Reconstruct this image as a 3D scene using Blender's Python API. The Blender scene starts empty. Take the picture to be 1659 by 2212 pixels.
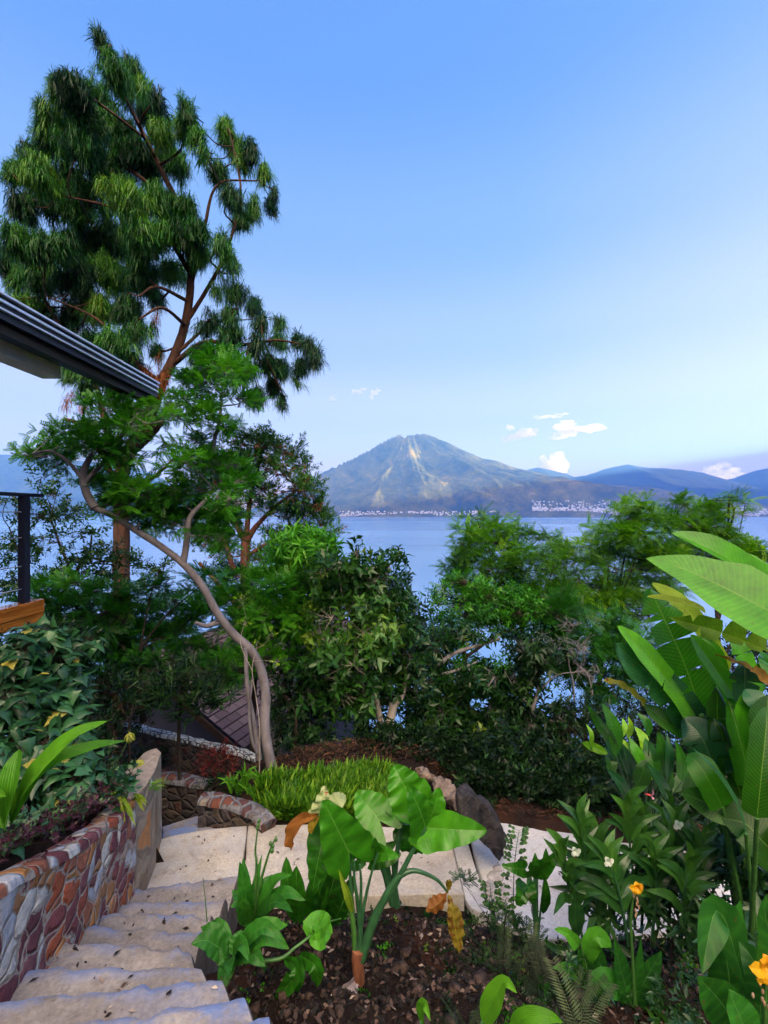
import bpy, math, random
import numpy as np
from mathutils import Vector

# ------------------------------------------------------------ camera, sky, sun, exposure
SC = bpy.context.scene
COL = SC.collection
R = math.radians
F, CU, CV = 1000.0, 829.5, 1106.0        # focal length and centre of the photograph, in measuring units

cam_d = bpy.data.cameras.new('camera')
cam = bpy.data.objects.new('camera', cam_d)
COL.objects.link(cam)
cam.location = (0, 0, 0)
cam.rotation_euler = (R(90), 0, 0)
cam_d.sensor_fit = 'VERTICAL'
cam_d.sensor_height = 24.0
cam_d.sensor_width = 18.0
cam_d.lens = 12.0 / 1.106
cam_d.clip_start = 0.05
cam_d.clip_end = 80000
SC.camera = cam

SUN_EL, SUN_AZ = 8.0, 96.0               # azimuth clockwise from +Y (the view direction)
SKY_GAIN = 0.090
world = bpy.data.worlds.new('World')
SC.world = world
world.use_nodes = True
nt = world.node_tree
for n in list(nt.nodes):
    nt.nodes.remove(n)
wo = nt.nodes.new('ShaderNodeOutputWorld')
bg = nt.nodes.new('ShaderNodeBackground')
sky = nt.nodes.new('ShaderNodeTexSky')
sky.sky_type = 'NISHITA'
sky.sun_disc = False
sky.sun_elevation = R(SUN_EL)
sky.sun_rotation = R(SUN_AZ)
sky.altitude = 1600
sky.air_density = 1.0
sky.dust_density = 0.6
sky.ozone_density = 1.5
tc = nt.nodes.new('ShaderNodeTexCoord')
sep = nt.nodes.new('ShaderNodeSeparateXYZ')
nt.links.new(tc.outputs['Generated'], sep.inputs[0])
ramp = nt.nodes.new('ShaderNodeValToRGB')
cr = ramp.color_ramp
cr.interpolation = 'EASE'
def s2l(c):
    return tuple((x / 12.92 if x <= .04045 else ((x + .055) / 1.055) ** 2.4) for x in [v / 255 for v in c])
SKYR = [(0.0, (246, 240, 244)), (0.08, (232, 238, 251)), (0.20, (210, 228, 255)), (0.34, (184, 214, 255)),
        (0.51, (150, 196, 255)), (0.70, (112, 172, 255)), (1.0, (52, 112, 225))]
cr.elements[0].position, cr.elements[0].color = SKYR[0][0], (*s2l(SKYR[0][1]), 1)
cr.elements[1].position, cr.elements[1].color = SKYR[-1][0], (*s2l(SKYR[-1][1]), 1)
for p, c in SKYR[1:-1]:
    e = cr.elements.new(p)
    e.color = (*s2l(c), 1)
for e in cr.elements:
    k = 1.15 * math.exp(-e.position * 5.0)
    e.color = (e.color[0] * (1 + k * 1.80) * .96, e.color[1] * (1 + k * .93), e.color[2] * (1 + k * .22) * 1.12, 1)
nt.links.new(sep.outputs['Z'], ramp.inputs[0])
# warm, brighter air toward the sun's side near the horizon
dot = nt.nodes.new('ShaderNodeVectorMath'); dot.operation = 'DOT_PRODUCT'
nt.links.new(tc.outputs['Generated'], dot.inputs[0])
SD = Vector((math.sin(R(SUN_AZ)) * math.cos(R(SUN_EL)), math.cos(R(SUN_AZ)) * math.cos(R(SUN_EL)), math.sin(R(SUN_EL))))
dot.inputs[1].default_value = SD
mr = nt.nodes.new('ShaderNodeMapRange')
mr.inputs['From Min'].default_value = 0.22; mr.inputs['From Max'].default_value = 1.0
nt.links.new(dot.outputs['Value'], mr.inputs[0])
mr2 = nt.nodes.new('ShaderNodeMapRange')
mr2.inputs['From Min'].default_value = 0.0; mr2.inputs['From Max'].default_value = 0.75
mr2.inputs['To Min'].default_value = 1.0; mr2.inputs['To Max'].default_value = 0.0
nt.links.new(sep.outputs['Z'], mr2.inputs[0])
mul = nt.nodes.new('ShaderNodeMath'); mul.operation = 'MULTIPLY'
nt.links.new(mr.outputs[0], mul.inputs[0]); nt.links.new(mr2.outputs[0], mul.inputs[1])
mixw = nt.nodes.new('ShaderNodeMix'); mixw.data_type = 'RGBA'
nt.links.new(mul.outputs[0], mixw.inputs['Factor'])
nt.links.new(ramp.outputs[0], mixw.inputs['A'])
mixw.inputs['B'].default_value = (1.75, 1.22, 0.80, 1)
# the physical sky adds its own variation on top of the measured gradient
add = nt.nodes.new('ShaderNodeMix'); add.data_type = 'RGBA'; add.blend_type = 'MIX'
scl = nt.nodes.new('ShaderNodeVectorMath'); scl.operation = 'SCALE'; scl.inputs['Scale'].default_value = 0.11
nt.links.new(sky.outputs[0], scl.inputs[0])
add.inputs['Factor'].default_value = 0.15
# warm bright patch of sky added high behind the camera to light the foreground
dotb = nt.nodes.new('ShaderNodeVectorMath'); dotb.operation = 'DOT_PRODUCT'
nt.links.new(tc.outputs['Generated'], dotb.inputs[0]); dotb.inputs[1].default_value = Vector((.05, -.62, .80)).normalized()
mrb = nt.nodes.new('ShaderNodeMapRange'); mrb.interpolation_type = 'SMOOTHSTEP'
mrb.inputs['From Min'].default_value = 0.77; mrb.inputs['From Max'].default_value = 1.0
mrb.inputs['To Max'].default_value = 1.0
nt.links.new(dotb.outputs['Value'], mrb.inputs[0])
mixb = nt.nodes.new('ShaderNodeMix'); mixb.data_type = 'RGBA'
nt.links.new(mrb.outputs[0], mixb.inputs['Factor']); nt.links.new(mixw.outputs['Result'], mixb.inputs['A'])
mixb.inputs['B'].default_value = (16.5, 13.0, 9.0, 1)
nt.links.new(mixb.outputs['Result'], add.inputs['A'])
# outside that added patch the sky behind the viewer is dimmed for foreground contrast
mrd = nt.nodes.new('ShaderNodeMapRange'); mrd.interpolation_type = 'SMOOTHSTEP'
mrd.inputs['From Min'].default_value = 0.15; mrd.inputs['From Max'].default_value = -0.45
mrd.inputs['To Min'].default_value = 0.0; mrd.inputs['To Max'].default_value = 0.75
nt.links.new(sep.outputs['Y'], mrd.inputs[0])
back_dim = nt.nodes.new('ShaderNodeMix'); back_dim.data_type = 'RGBA'
nt.links.new(mrd.outputs[0], back_dim.inputs['Factor']); nt.links.new(mixw.outputs['Result'], back_dim.inputs['A'])
back_dim.inputs['B'].default_value = (.10, .16, .28, 1)
nt.links.new(back_dim.outputs['Result'], mixb.inputs['A'])
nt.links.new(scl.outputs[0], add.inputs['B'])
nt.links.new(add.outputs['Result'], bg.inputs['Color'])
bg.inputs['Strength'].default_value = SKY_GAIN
nt.links.new(bg.outputs[0], wo.inputs[0])

sun_d = bpy.data.lights.new('sun', 'SUN')
sun_d.energy = 5.0
sun_d.angle = R(0.5)
sun_d.color = (1.0, 0.72, 0.30)
sun = bpy.data.objects.new('sun', sun_d)
COL.objects.link(sun)
sun.rotation_euler = SD.to_track_quat('Z', 'Y').to_euler()

SC.view_settings.view_transform = 'Standard'
SC.view_settings.look = 'None'
SC.view_settings.gamma = 1
SC.view_settings.exposure = 3.27
SC.cycles.use_denoising = True
SC.cycles.max_bounces = 6
SC.cycles.diffuse_bounces = 3
SC.cycles.transmission_bounces = 3
SC.cycles.glossy_bounces = 2
SC.cycles.volume_bounces = 3
SC.cycles.transparent_max_bounces = 8
SC.cycles.caustics_reflective = False
SC.cycles.caustics_refractive = False

# ------------------------------------------------------------ helpers
rng = np.random.default_rng(11)
random.seed(5)

def W(u, v, Y):
    return np.array([(u - CU) / F * Y, Y, -(v - CV) / F * Y])
def G(u, v, z):
    return W(u, v, -z * F / (v - CV))
def nrmz(a):
    a = np.asarray(a, float)
    return a / (np.linalg.norm(a, axis=-1, keepdims=True) + 1e-9)

def smooth_path(pts, n):
    P = np.asarray(pts, float)
    if len(P) == 2:
        t = np.linspace(0, 1, n)[:, None]
        return P[0] * (1 - t) + P[1] * t
    Q = np.vstack([2 * P[0] - P[1], P, 2 * P[-1] - P[-2]])
    seg = len(P) - 1
    out = []
    for x in np.linspace(0, seg, n):
        i = min(int(x), seg - 1); t = x - i
        a, b, c, d = Q[i], Q[i + 1], Q[i + 2], Q[i + 3]
        out.append(.5 * ((2 * b) + (c - a) * t + (2 * a - 5 * b + 4 * c - d) * t * t + (3 * b - a - 3 * c + d) * t ** 3))
    return np.array(out)

def vnoise(x, y, seed=0):
    x = np.asarray(x, float); y = np.asarray(y, float)
    xi = np.floor(x).astype(np.int64); yi = np.floor(y).astype(np.int64)
    xf = x - xi; yf = y - yi
    xf = xf * xf * (3 - 2 * xf); yf = yf * yf * (3 - 2 * yf)
    def h(a, b):
        n = (a * 374761393 + b * 668265263 + seed * 982451653) & 0x7fffffff
        n = ((n ^ (n >> 13)) * 1274126177) & 0x7fffffff
        return ((n ^ (n >> 16)) & 0xffff) / 65535.0
    return (h(xi, yi) * (1 - xf) + h(xi + 1, yi) * xf) * (1 - yf) + (h(xi, yi + 1) * (1 - xf) + h(xi + 1, yi + 1) * xf) * yf
def fbm(x, y, seed=0, o=4):
    s = 0; a = .5; f = 1
    for k in range(o):
        s = s + a * (vnoise(x * f, y * f, seed + k) - .5) * 2; a *= .5; f *= 2.03
    return s

class MB:
    """collects vertices and faces, then links them as ONE mesh object"""
    def __init__(s):
        s.V = []; s.F = []; s.T = []; s.L = []; s.M = []; s.n = 0
    def add(s, V, Fc, tint=.5, lu=None, mat=0):
        V = np.asarray(V, float).reshape(-1, 3)
        Fc = np.asarray(Fc, np.int64)
        s.V.append(V); s.F.append(Fc + s.n); s.n += len(V)
        s.T.append(np.broadcast_to(np.asarray(tint, float), (len(V),)))
        s.L.append(np.zeros((len(V), 3)) if lu is None else np.asarray(lu, float).reshape(-1, 3))
        s.M.append(np.full(len(Fc), mat))
    def mesh(s, name, mats, origin=(0, 0, 0), smooth=True):
        V = np.vstack(s.V) - np.asarray(origin, float)
        me = bpy.data.meshes.new(name)
        me.vertices.add(len(V)); me.vertices.foreach_set('co', V.astype(np.float32).ravel())
        li = np.concatenate([f.ravel() for f in s.F])
        sz = np.concatenate([np.full(len(f), f.shape[1]) for f in s.F])
        st = np.concatenate([[0], np.cumsum(sz)[:-1]])
        me.loops.add(len(li)); me.loops.foreach_set('vertex_index', li.astype(np.int32))
        me.polygons.add(len(sz)); me.polygons.foreach_set('loop_start', st.astype(np.int32))
        me.polygons.foreach_set('loop_total', sz.astype(np.int32))
        me.polygons.foreach_set('material_index', np.concatenate(s.M).astype(np.int32))
        me.polygons.foreach_set('use_smooth', np.full(len(sz), smooth))
        me.update(calc_edges=True)
        a = me.attributes.new('tint', 'FLOAT', 'POINT'); a.data.foreach_set('value', np.concatenate(s.T).astype(np.float32))
        a = me.attributes.new('lu', 'FLOAT_VECTOR', 'POINT'); a.data.foreach_set('vector', np.vstack(s.L).astype(np.float32).ravel())
        for m in (mats if isinstance(mats, (list, tuple)) else [mats]):
            me.materials.append(m)
        return me
    def build(s, name, mats, parent=None, smooth=True, loc=None):
        org = np.zeros(3)
        if parent is not None:
            p = parent
            while p is not None:
                org = org + np.array(p.location); p = p.parent
        elif loc is not None:
            org = np.array(loc, float)
        me = s.mesh(name, mats, org, smooth)
        o = bpy.data.objects.new(name, me)
        COL.objects.link(o)
        if parent is not None:
            o.parent = parent
        elif loc is not None:
            o.location = loc
        return o
    # shapes
    def tube(s, pts, r0, r1=None, sides=7, n=None, tint=.5, rough=0.0, cap=True, power=1.0):
        P = smooth_path(pts, n or max(4, 4 * len(pts)))
        m = len(P); r1 = r0 if r1 is None else r1
        t = np.linspace(0, 1, m)
        rad = (r0 + (r1 - r0) * t ** power)
        T = nrmz(np.gradient(P, axis=0))
        ref = np.array([0, 0, 1.]) if abs(T[0][2]) < .9 else np.array([1., 0, 0])
        A = np.zeros((m, 3)); a = nrmz(np.cross(T[0], ref))
        for i in range(m):
            a = nrmz(a - T[i] * np.dot(a, T[i])); A[i] = a
        B = np.cross(T, A)
        th = np.linspace(0, 2 * math.pi, sides, endpoint=False)
        rr = rad[:, None] * (1 + rough * (rng.random((m, sides)) - .5))
        V = P[:, None, :] + rr[..., None] * (A[:, None, :] * np.cos(th)[None, :, None] + B[:, None, :] * np.sin(th)[None, :, None])
        i = np.arange(m - 1)[:, None] * sides; j = np.arange(sides)[None, :]; k = (j + 1) % sides
        Fq = np.stack([i + j, i + k, i + sides + k, i + sides + j], -1).reshape(-1, 4)
        V = V.reshape(-1, 3)
        s.add(V, Fq, tint)
        if cap:
            b = s.n - len(V)
            for ring, rev in ((0, True), ((m - 1) * sides, False)):
                c = V[ring:ring + sides].mean(0)
                s.add(np.vstack([V[ring:ring + sides], c]), [[(q if not rev else (q + 1) % sides), ((q + 1) % sides if not rev else q), sides] for q in range(sides)], tint)
        return P
    def grid(s, P, tint=.5, lu=None, mat=0, flip=False):
        a, b = P.shape[:2]
        i = np.arange(a - 1)[:, None] * b; j = np.arange(b - 1)[None, :]
        Fq = np.stack([i + j, i + j + 1, i + b + j + 1, i + b + j], -1).reshape(-1, 4)
        if flip: Fq = Fq[:, ::-1]
        s.add(P.reshape(-1, 3), Fq, np.asarray(tint).ravel() if np.ndim(tint) else tint, lu, mat)
    def box(s, c, size, rot=0, tint=.5, mat=0, bev=0.0):
        x, y, z = np.array(size) / 2.0
        if bev > 0:
            b = bev
            prof = [(-x, -y + b), (-x + b, -y), (x - b, -y), (x, -y + b), (x, y - b), (x - b, y), (-x + b, y), (-x, y - b)]
            def ring(sc, zz):
                return [(px * (1 - sc * b / x), py * (1 - sc * b / y), zz) for px, py in prof]
            V = np.array(ring(1, -z) + ring(0, -z + b) + ring(0, z - b) + ring(1, z))
            Fq = [[r * 8 + k, r * 8 + (k + 1) % 8, (r + 1) * 8 + (k + 1) % 8, (r + 1) * 8 + k] for r in range(3) for k in range(8)]
            top = [[24 + k for k in range(8)]]; bot = [[7 - k for k in range(8)]]
        else:
            V = np.array([(-x, -y, -z), (x, -y, -z), (x, y, -z), (-x, y, -z), (-x, -y, z), (x, -y, z), (x, y, z), (-x, y, z)])
            Fq = [[0, 3, 2, 1], [4, 5, 6, 7], [0, 1, 5, 4], [1, 2, 6, 5], [2, 3, 7, 6], [3, 0, 4, 7]]
        ca, sa = math.cos(rot), math.sin(rot)
        V = V @ np.array([[ca, sa, 0], [-sa, ca, 0], [0, 0, 1]]) + np.array(c)
        n0 = s.n
        s.add(V, Fq, tint, None, mat)
        if bev > 0:
            s.add(V, top, tint, None, mat); s.add(V, bot, tint, None, mat)
    def twigs(s, A, B, r0, r1, sag=0.1, tint=.5):
        A = np.asarray(A, float); B = np.asarray(B, float); n = len(A)
        if n == 0: return
        L = np.linalg.norm(B - A, axis=1, keepdims=True)
        Mid = (A + B) / 2 + (rng.random((n, 3)) - .5) * L * sag * 2
        d = nrmz(B - A); ref = nrmz(rng.normal(size=(n, 3)))
        a = nrmz(np.cross(d, ref)); b = np.cross(d, a)
        rings = []
        for P, r in ((A, r0), (Mid, (r0 + r1) / 2), (B, r1)):
            for k in range(3):
                th = k * 2.0944
                rings.append(P + r * (a * math.cos(th) + b * math.sin(th)))
        V = np.stack(rings, 1).reshape(-1, 3)
        f = [[r * 3 + k, r * 3 + (k + 1) % 3, r * 3 + 3 + (k + 1) % 3, r * 3 + 3 + k] for r in range(2) for k in range(3)]
        Fq = (np.arange(n)[:, None, None] * 9 + np.array(f)[None]).reshape(-1, 4)
        s.add(V, Fq, tint)
    def scatter(s, tmpl, P, D, size, tint, up=(0, 0, 1), roll=.6, mat=0):
        """place template (list of variants) at P, its +Z along D, its +Y toward up"""
        P = np.asarray(P, float); n = len(P)
        if n == 0: return
        D = nrmz(D); size = np.broadcast_to(size, (n,)); tint = np.broadcast_to(tint, (n,))
        ref = nrmz(np.asarray(up)[None, :] + rng.normal(size=(n, 3)) * roll)
        X = nrmz(np.cross(ref, D)); Yv = np.cross(D, X)
        Mx = np.stack([X, Yv, D], -1)
        which = rng.integers(0, len(tmpl), n)
        for k, (TV, TF, TL) in enumerate(tmpl):
            idx = np.where(which == k)[0]
            if len(idx) == 0: continue
            V = np.einsum('nij,kj->nki', Mx[idx], TV) * size[idx][:, None, None] + P[idx][:, None, :]
            kk = len(TV)
            Fq = (np.arange(len(idx))[:, None, None] * kk + TF[None]).reshape(-1, TF.shape[1])
            tt = np.repeat(tint[idx], kk) + np.tile(TL[:, 2], len(idx))
            s.add(V.reshape(-1, 3), Fq, tt, np.tile(np.column_stack([TL[:, :2], np.zeros(kk)]), (len(idx), 1)), mat)

def tag(o, label=None, cat=None, group=None, kind=None):
    if label: o['label'] = label
    if cat: o['category'] = cat
    if group: o['group'] = group
    if kind: o['kind'] = kind
    return o
def empty(name, loc, label=None, cat=None, group=None):
    o = bpy.data.objects.new(name, None)
    COL.objects.link(o)
    o.location = tuple(float(x) for x in loc)
    o.empty_display_size = .1
    return tag(o, label, cat, group)

# ------------------------------------------------------------ materials
def newmat(name):
    m = bpy.data.materials.new(name); m.use_nodes = True
    t = m.node_tree
    for n in list(t.nodes): t.nodes.remove(n)
    out = t.nodes.new('ShaderNodeOutputMaterial')
    return m, t, out
def N(t, typ, **kw):
    n = t.nodes.new(typ)
    for k, v in kw.items(): setattr(n, k, v)
    return n
def ramp_node(t, cols, fac, interp='LINEAR'):
    r = N(t, 'ShaderNodeValToRGB'); c = r.color_ramp; c.interpolation = interp
    cols = sorted(cols, key=lambda q: q[0])
    c.elements[0].position = cols[0][0]; c.elements[0].color = (*cols[0][1], 1)
    c.elements[1].position = cols[-1][0]; c.elements[1].color = (*cols[-1][1], 1)
    for p, q in cols[1:-1]:
        e = c.elements.new(p); e.color = (*q, 1)
    t.links.new(fac, r.inputs[0])
    return r.outputs[0]
def noise(t, scale, detail=4, rough=.55, vec=None, dist=0.0):
    n = N(t, 'ShaderNodeTexNoise'); n.inputs['Scale'].default_value = scale
    n.inputs['Detail'].default_value = detail; n.inputs['Roughness'].default_value = rough
    n.inputs['Distortion'].default_value = dist
    if vec is not None: t.links.new(vec, n.inputs['Vector'])
    return n.outputs[0]
def geopos(t, sc=None):
    g = N(t, 'ShaderNodeNewGeometry').outputs['Position']
    if sc is None: return g
    m = N(t, 'ShaderNodeMapping'); m.inputs['Scale'].default_value = sc
    t.links.new(g, m.inputs[0]); return m.outputs[0]
def mixc(t, fac, a, b, mode='MIX'):
    m = N(t, 'ShaderNodeMix', data_type='RGBA', blend_type=mode)
    for sock, v in ((m.inputs['Factor'], fac), (m.inputs['A'], a), (m.inputs['B'], b)):
        if hasattr(v, 'links'): t.links.new(v, sock)
        elif isinstance(v, (int, float)): sock.default_value = v
        else: sock.default_value = (*v, 1)
    return m.outputs['Result']
def mth(t, op, a, b=None, clamp=False):
    m = N(t, 'ShaderNodeMath', operation=op); m.use_clamp = clamp
    for sock, v in ((m.inputs[0], a), (m.inputs[1], b)):
        if v is None: continue
        if hasattr(v, 'links'): t.links.new(v, sock)
        else: sock.default_value = v
    return m.outputs[0]
def bump(t, h, strength=.5, dist=.01):
    b = N(t, 'ShaderNodeBump'); b.inputs['Strength'].default_value = strength; b.inputs['Distance'].default_value = dist
    t.links.new(h, b.inputs['Height']); return b.outputs[0]
def bsdf(t, out, col, rough=.6, nrm=None, spec=.5, metal=0.0, coat=0.0):
    p = N(t, 'ShaderNodeBsdfPrincipled')
    for sock, v in ((p.inputs['Base Color'], col), (p.inputs['Roughness'], rough)):
        if hasattr(v, 'links'): t.links.new(v, sock)
        elif isinstance(v, (int, float)): sock.default_value = v
        else: sock.default_value = (*v, 1)
    p.inputs['Specular IOR Level'].default_value = spec
    p.inputs['Metallic'].default_value = metal
    p.inputs['Coat Weight'].default_value = coat
    if nrm is not None: t.links.new(nrm, p.inputs['Normal'])
    if out is not None: t.links.new(p.outputs[0], out.inputs[0])
    return p.outputs[0]

def m_leaf(name, cols, rough=.42, trans=.3, veins=0, spec=.28, tcol=(1.25, 1.35, .5), rib=None, spots=None, lv=0):
    """cols: colour ramp over the leaf's own random tint"""
    m, t, out = newmat(name)
    at = N(t, 'ShaderNodeAttribute', attribute_name='tint').outputs['Fac']
    c = ramp_node(t, cols, at)
    g = geopos(t)
    nz = noise(t, 9.0, 3, .6, g)
    c = mixc(t, .55, c, ramp_node(t, [(0.25, (.42, .48, .5)), (.75, (1.65, 1.6, 1.35))], nz), 'MULTIPLY')
    nrm = None
    lu = N(t, 'ShaderNodeAttribute', attribute_name='lu').outputs['Vector']
    sp = N(t, 'ShaderNodeSeparateXYZ'); t.links.new(lu, sp.inputs[0])
    if veins:
        a = mth(t, 'ABSOLUTE', sp.outputs[0])
        q = mth(t, 'ADD', mth(t, 'MULTIPLY', sp.outputs[1], veins), mth(t, 'MULTIPLY', a, -veins * .10))
        w = mth(t, 'SINE', mth(t, 'MULTIPLY', q, 6.283))
        w = mth(t, 'POWER', mth(t, 'ADD', mth(t, 'MULTIPLY', w, .5), .5), 3.0)
        c = mixc(t, mth(t, 'MULTIPLY', w, .05), c, tuple(min(1, x * 2.2) for x in cols[-1][1]))
        fine = mth(t, 'SINE', mth(t, 'MULTIPLY', q, 6.283 * 5.0))
        nrm = bump(t, mth(t, 'ADD', mth(t, 'ADD', w, mth(t, 'MULTIPLY', fine, .15)), mth(t, 'MULTIPLY', noise(t, 30, 3, .6, g), 1.6)), .17, .004)
        bl = noise(t, 5.0, 5, .7, g, 1.0)
        c = mixc(t, mth(t, 'MULTIPLY', mth(t, 'GREATER_THAN', noise(t, 60, 2, .5, g), .70), .6), c, (.10, .07, .02))
        c = mixc(t, .5, c, ramp_node(t, [(.3, (.55, .62, .7)), (.7, (1.5, 1.35, 1.1))], bl), 'MULTIPLY')
        if rib is not None:
            rm = mth(t, 'MULTIPLY', mth(t, 'LESS_THAN', a, .028), .55)
            c = mixc(t, rm, c, rib)
    if lv:
        w = mth(t, 'SINE', mth(t, 'MULTIPLY', sp.outputs[0], lv))
        c = mixc(t, mth(t, 'MULTIPLY', mth(t, 'ADD', mth(t, 'MULTIPLY', w, .5), .5), .25), c, tuple(min(1, x * 1.8) for x in cols[-1][1]))
        nrm = bump(t, w, .35, .003)
    if spots is not None:
        sn = noise(t, 22, 3, .7, g)
        c = mixc(t, mth(t, 'GREATER_THAN', sn, spots[0]), c, spots[1])
    p = bsdf(t, None, c, rough, nrm, spec)
    tr = N(t, 'ShaderNodeBsdfTranslucent')
    tcn = mixc(t, 1.0, c, tcol, 'MULTIPLY'); t.links.new(tcn, tr.inputs[0])
    mx = N(t, 'ShaderNodeMixShader'); mx.inputs[0].default_value = trans
    t.links.new(p, mx.inputs[1]); t.links.new(tr.outputs[0], mx.inputs[2])
    t.links.new(mx.outputs[0], out.inputs[0])
    return m

def m_bark(name, c0, c1, scale=14, stretch=.25, strength=.8, rough=.85, rings=False):
    m, t, out = newmat(name)
    g = geopos(t, (scale, scale, scale * stretch))
    n1 = noise(t, 1.0, 6, .65, g, .4)
    n2 = noise(t, 2.2, 3, .5, geopos(t))
    c = ramp_node(t, [(0.3, c0), (.7, c1)], n1)
    c = mixc(t, .5, c, ramp_node(t, [(0.35, (.55, .55, .58)), (.7, (1.35, 1.3, 1.25))], n2), 'MULTIPLY')
    bsdf(t, out, c, rough, bump(t, n1, strength, .02), .25)
    return m

def m_simple(name, c0, c1, scale=8, rough=.6, bs=.3, spec=.4, bd=.01, metal=0.0, coat=0.0, stretch=None, detail=6):
    m, t, out = newmat(name)
    g = geopos(t, stretch)
    n1 = noise(t, scale, detail, .6, g)
    c = ramp_node(t, [(0.3, c0), (.7, c1)], n1)
    bsdf(t, out, c, rough, bump(t, n1, bs, bd) if bs else None, spec, metal, coat)
    return m

# ============================================================ SETTING: lake, mountains, far town, clouds
LAKE = -66.0
# ---- water
m, t, out = newmat('lake_water')
g = geopos(t, (1, .35, 1))
w1 = noise(t, .9, 5, .62, g); w2 = noise(t, .03, 4, .6, g)
big = noise(t, .0012, 3, .5, geopos(t, (.35, 1, 1)))
hgt = mth(t, 'ADD', w1, mth(t, 'MULTIPLY', w2, 6.0))
colr = ramp_node(t, [(.35, (.10, .24, .52)), (.65, (.15, .29, .56))], big)
bsdf(t, out, colr, ramp_node(t, [(.35, (.16, .16, .16)), (.7, (.30, .30, .30))], big), bump(t, hgt, .16, .06), .5)
M_WATER = m
mb = MB()
mb.add([(-14000, 40, LAKE), (14000, 40, LAKE), (14000, 9000, LAKE), (-14000, 9000, LAKE)], [[0, 1, 2, 3]])
tag(mb.build('lake_water', M_WATER), kind='structure')

# ---- mountains
def m_mountain(name, dark, green, dry, s=1.0):
    m, t, out = newmat(name)
    g = geopos(t)
    n1 = noise(t, .0016 * s, 5, .6, g); n2 = noise(t, .022 * s, 4, .7, g)
    n3 = noise(t, .005 * s, 6, .65, g)
    c = ramp_node(t, [(.40, dark), (.58, green), (.76, dry)], mth(t, 'ADD', mth(t, 'MULTIPLY', n1, .55), mth(t, 'MULTIPLY', n3, .45)))
    c = mixc(t, .7, c, ramp_node(t, [(.3, (.45, .5, .5)), (.7, (1.6, 1.5, 1.4))], n2), 'MULTIPLY')
    bsdf(t, out, c, .95, bump(t, mth(t, 'ADD', n2, mth(t, 'MULTIPLY', n3, 2.0)), 1.0, 15.0), .1)
    return m
M_VOLC = m_mountain('forested_slope', (.022, .040, .014), (.115, .115, .018), (.50, .31, .055))
M_HILL = m_mountain('wooded_ridge', (.016, .034, .014), (.035, .055, .02), (.08, .08, .03))

def px2x(u, Y): return (u - CU) / F * Y
VX, VY = px2x(886, 8800), 8800.0
rp = np.array([0, 30, 55, 105, 155, 205, 245, 295, 345, 400, 500, 640, 900]) * 8.8
hp = np.array([164, 163, 150, 122, 101, 85, 78, 66, 54, 41, 22, 0, -12]) * 8.8
rl = np.array([0, 10, 24, 41, 86, 126, 186, 250, 300, 345, 700]) * 8.8
hl = np.array([164, 161, 163, 155, 127, 102, 71, 42, 18, -8, -40]) * 8.8
def volcano(x, y):
    dx, dy = x - VX, y - VY
    r = np.hypot(dx, dy); th = np.arctan2(dy, dx)
    wr = np.clip((np.cos(th) + .15) / .9, 0, 1) ** 1.3
    h = np.interp(r, rp, hp) * wr + np.interp(r, rl, hl) * (1 - wr)
    k = np.clip(r / 500, 0, 1) * np.clip((3400 - r) / 1800, 0, 1)
    wob = fbm(r / 900, th * 2, 3) * .28
    a = th + wob * .5
    gul = np.abs(fbm(a * 3.0, r / 5200, 21, 3)) * 2.0
    gul2 = np.abs(fbm(a * 12.0, r / 1800, 31, 3)) * 2.0
    h = h - 34 * np.exp(-((x - (VX - 105)) / 55) ** 2) * np.exp(-(dy / 400) ** 2) + 14 * np.exp(-((x - (VX - 200)) / 60) ** 2)
    h = h - k * (300 * gul ** .9 + 60 * gul2) + k * 112
    h = h + fbm(x / 210, y / 210, 41, 4) * (12 + 20 * np.clip(r / 1500, 0, 1)) * np.clip(r / 300 + .25, 0, 1)
    return h
sk1 = np.array([(900, 1100), (1040, 1078), (1100, 1060), (1180, 1052), (1230, 1056), (1290, 1049), (1340, 1046), (1400, 1051), (1460, 1060), (1520, 1072), (1600, 1084), (1700, 1090), (1900, 1092), (2300, 1080)])
def ridge1(x, y):
    Yr = 8200.0
    z = np.interp(x, px2x(sk1[:, 0], Yr), (CV - sk1[:, 1]) / F * Yr)
    t_ = np.clip((y - 5950) / (Yr - 5950), 0, 1.0)
    back = np.clip((y - Yr) / 2500, 0, 1)
    p = (t_ ** 1.25) * (1 - back * .8)
    rid = fbm(x / 620 + y / 2600, y / 2300, 77, 4)
    return LAKE - 4 + (z - LAKE) * p + rid * 75 * np.clip(t_ * 1.6, 0, 1) * (1 - .75 * (t_ > .9) * 0) * (1 - t_ * .72) + fbm(x / 170, y / 170, 78, 3) * 16 * t_
def terrain_far(x, y):
    shore = np.clip((y - (5960 + 110 * fbm(x / 900, 0 * x, 5))) / 500, -1, 1)
    a = volcano(x, y); b = ridge1(x, y)
    k = 60.0
    h = np.maximum(a, b) + k * np.exp(-np.abs(a - b) / k) * .35
    return np.where(shore < 0, LAKE - 6, LAKE + (h - LAKE) * np.clip(shore, 0, 1) ** .6 + 1.0 * (shore > 0))

def heightfield(name, fn, x0, x1, y0, y1, nx, ny, mat, loc=None):
    xs = np.linspace(x0, x1, nx); ys = np.linspace(y0, y1, ny)
    X, Y = np.meshgrid(xs, ys)
    mb = MB(); mb.grid(np.stack([X, Y, fn(X, Y)], -1))
    return mb.build(name, mat)
tag(heightfield('volcano', terrain_far, -2900, 9200, 5850, 9700, 640, 210, M_VOLC), kind='structure')

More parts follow.
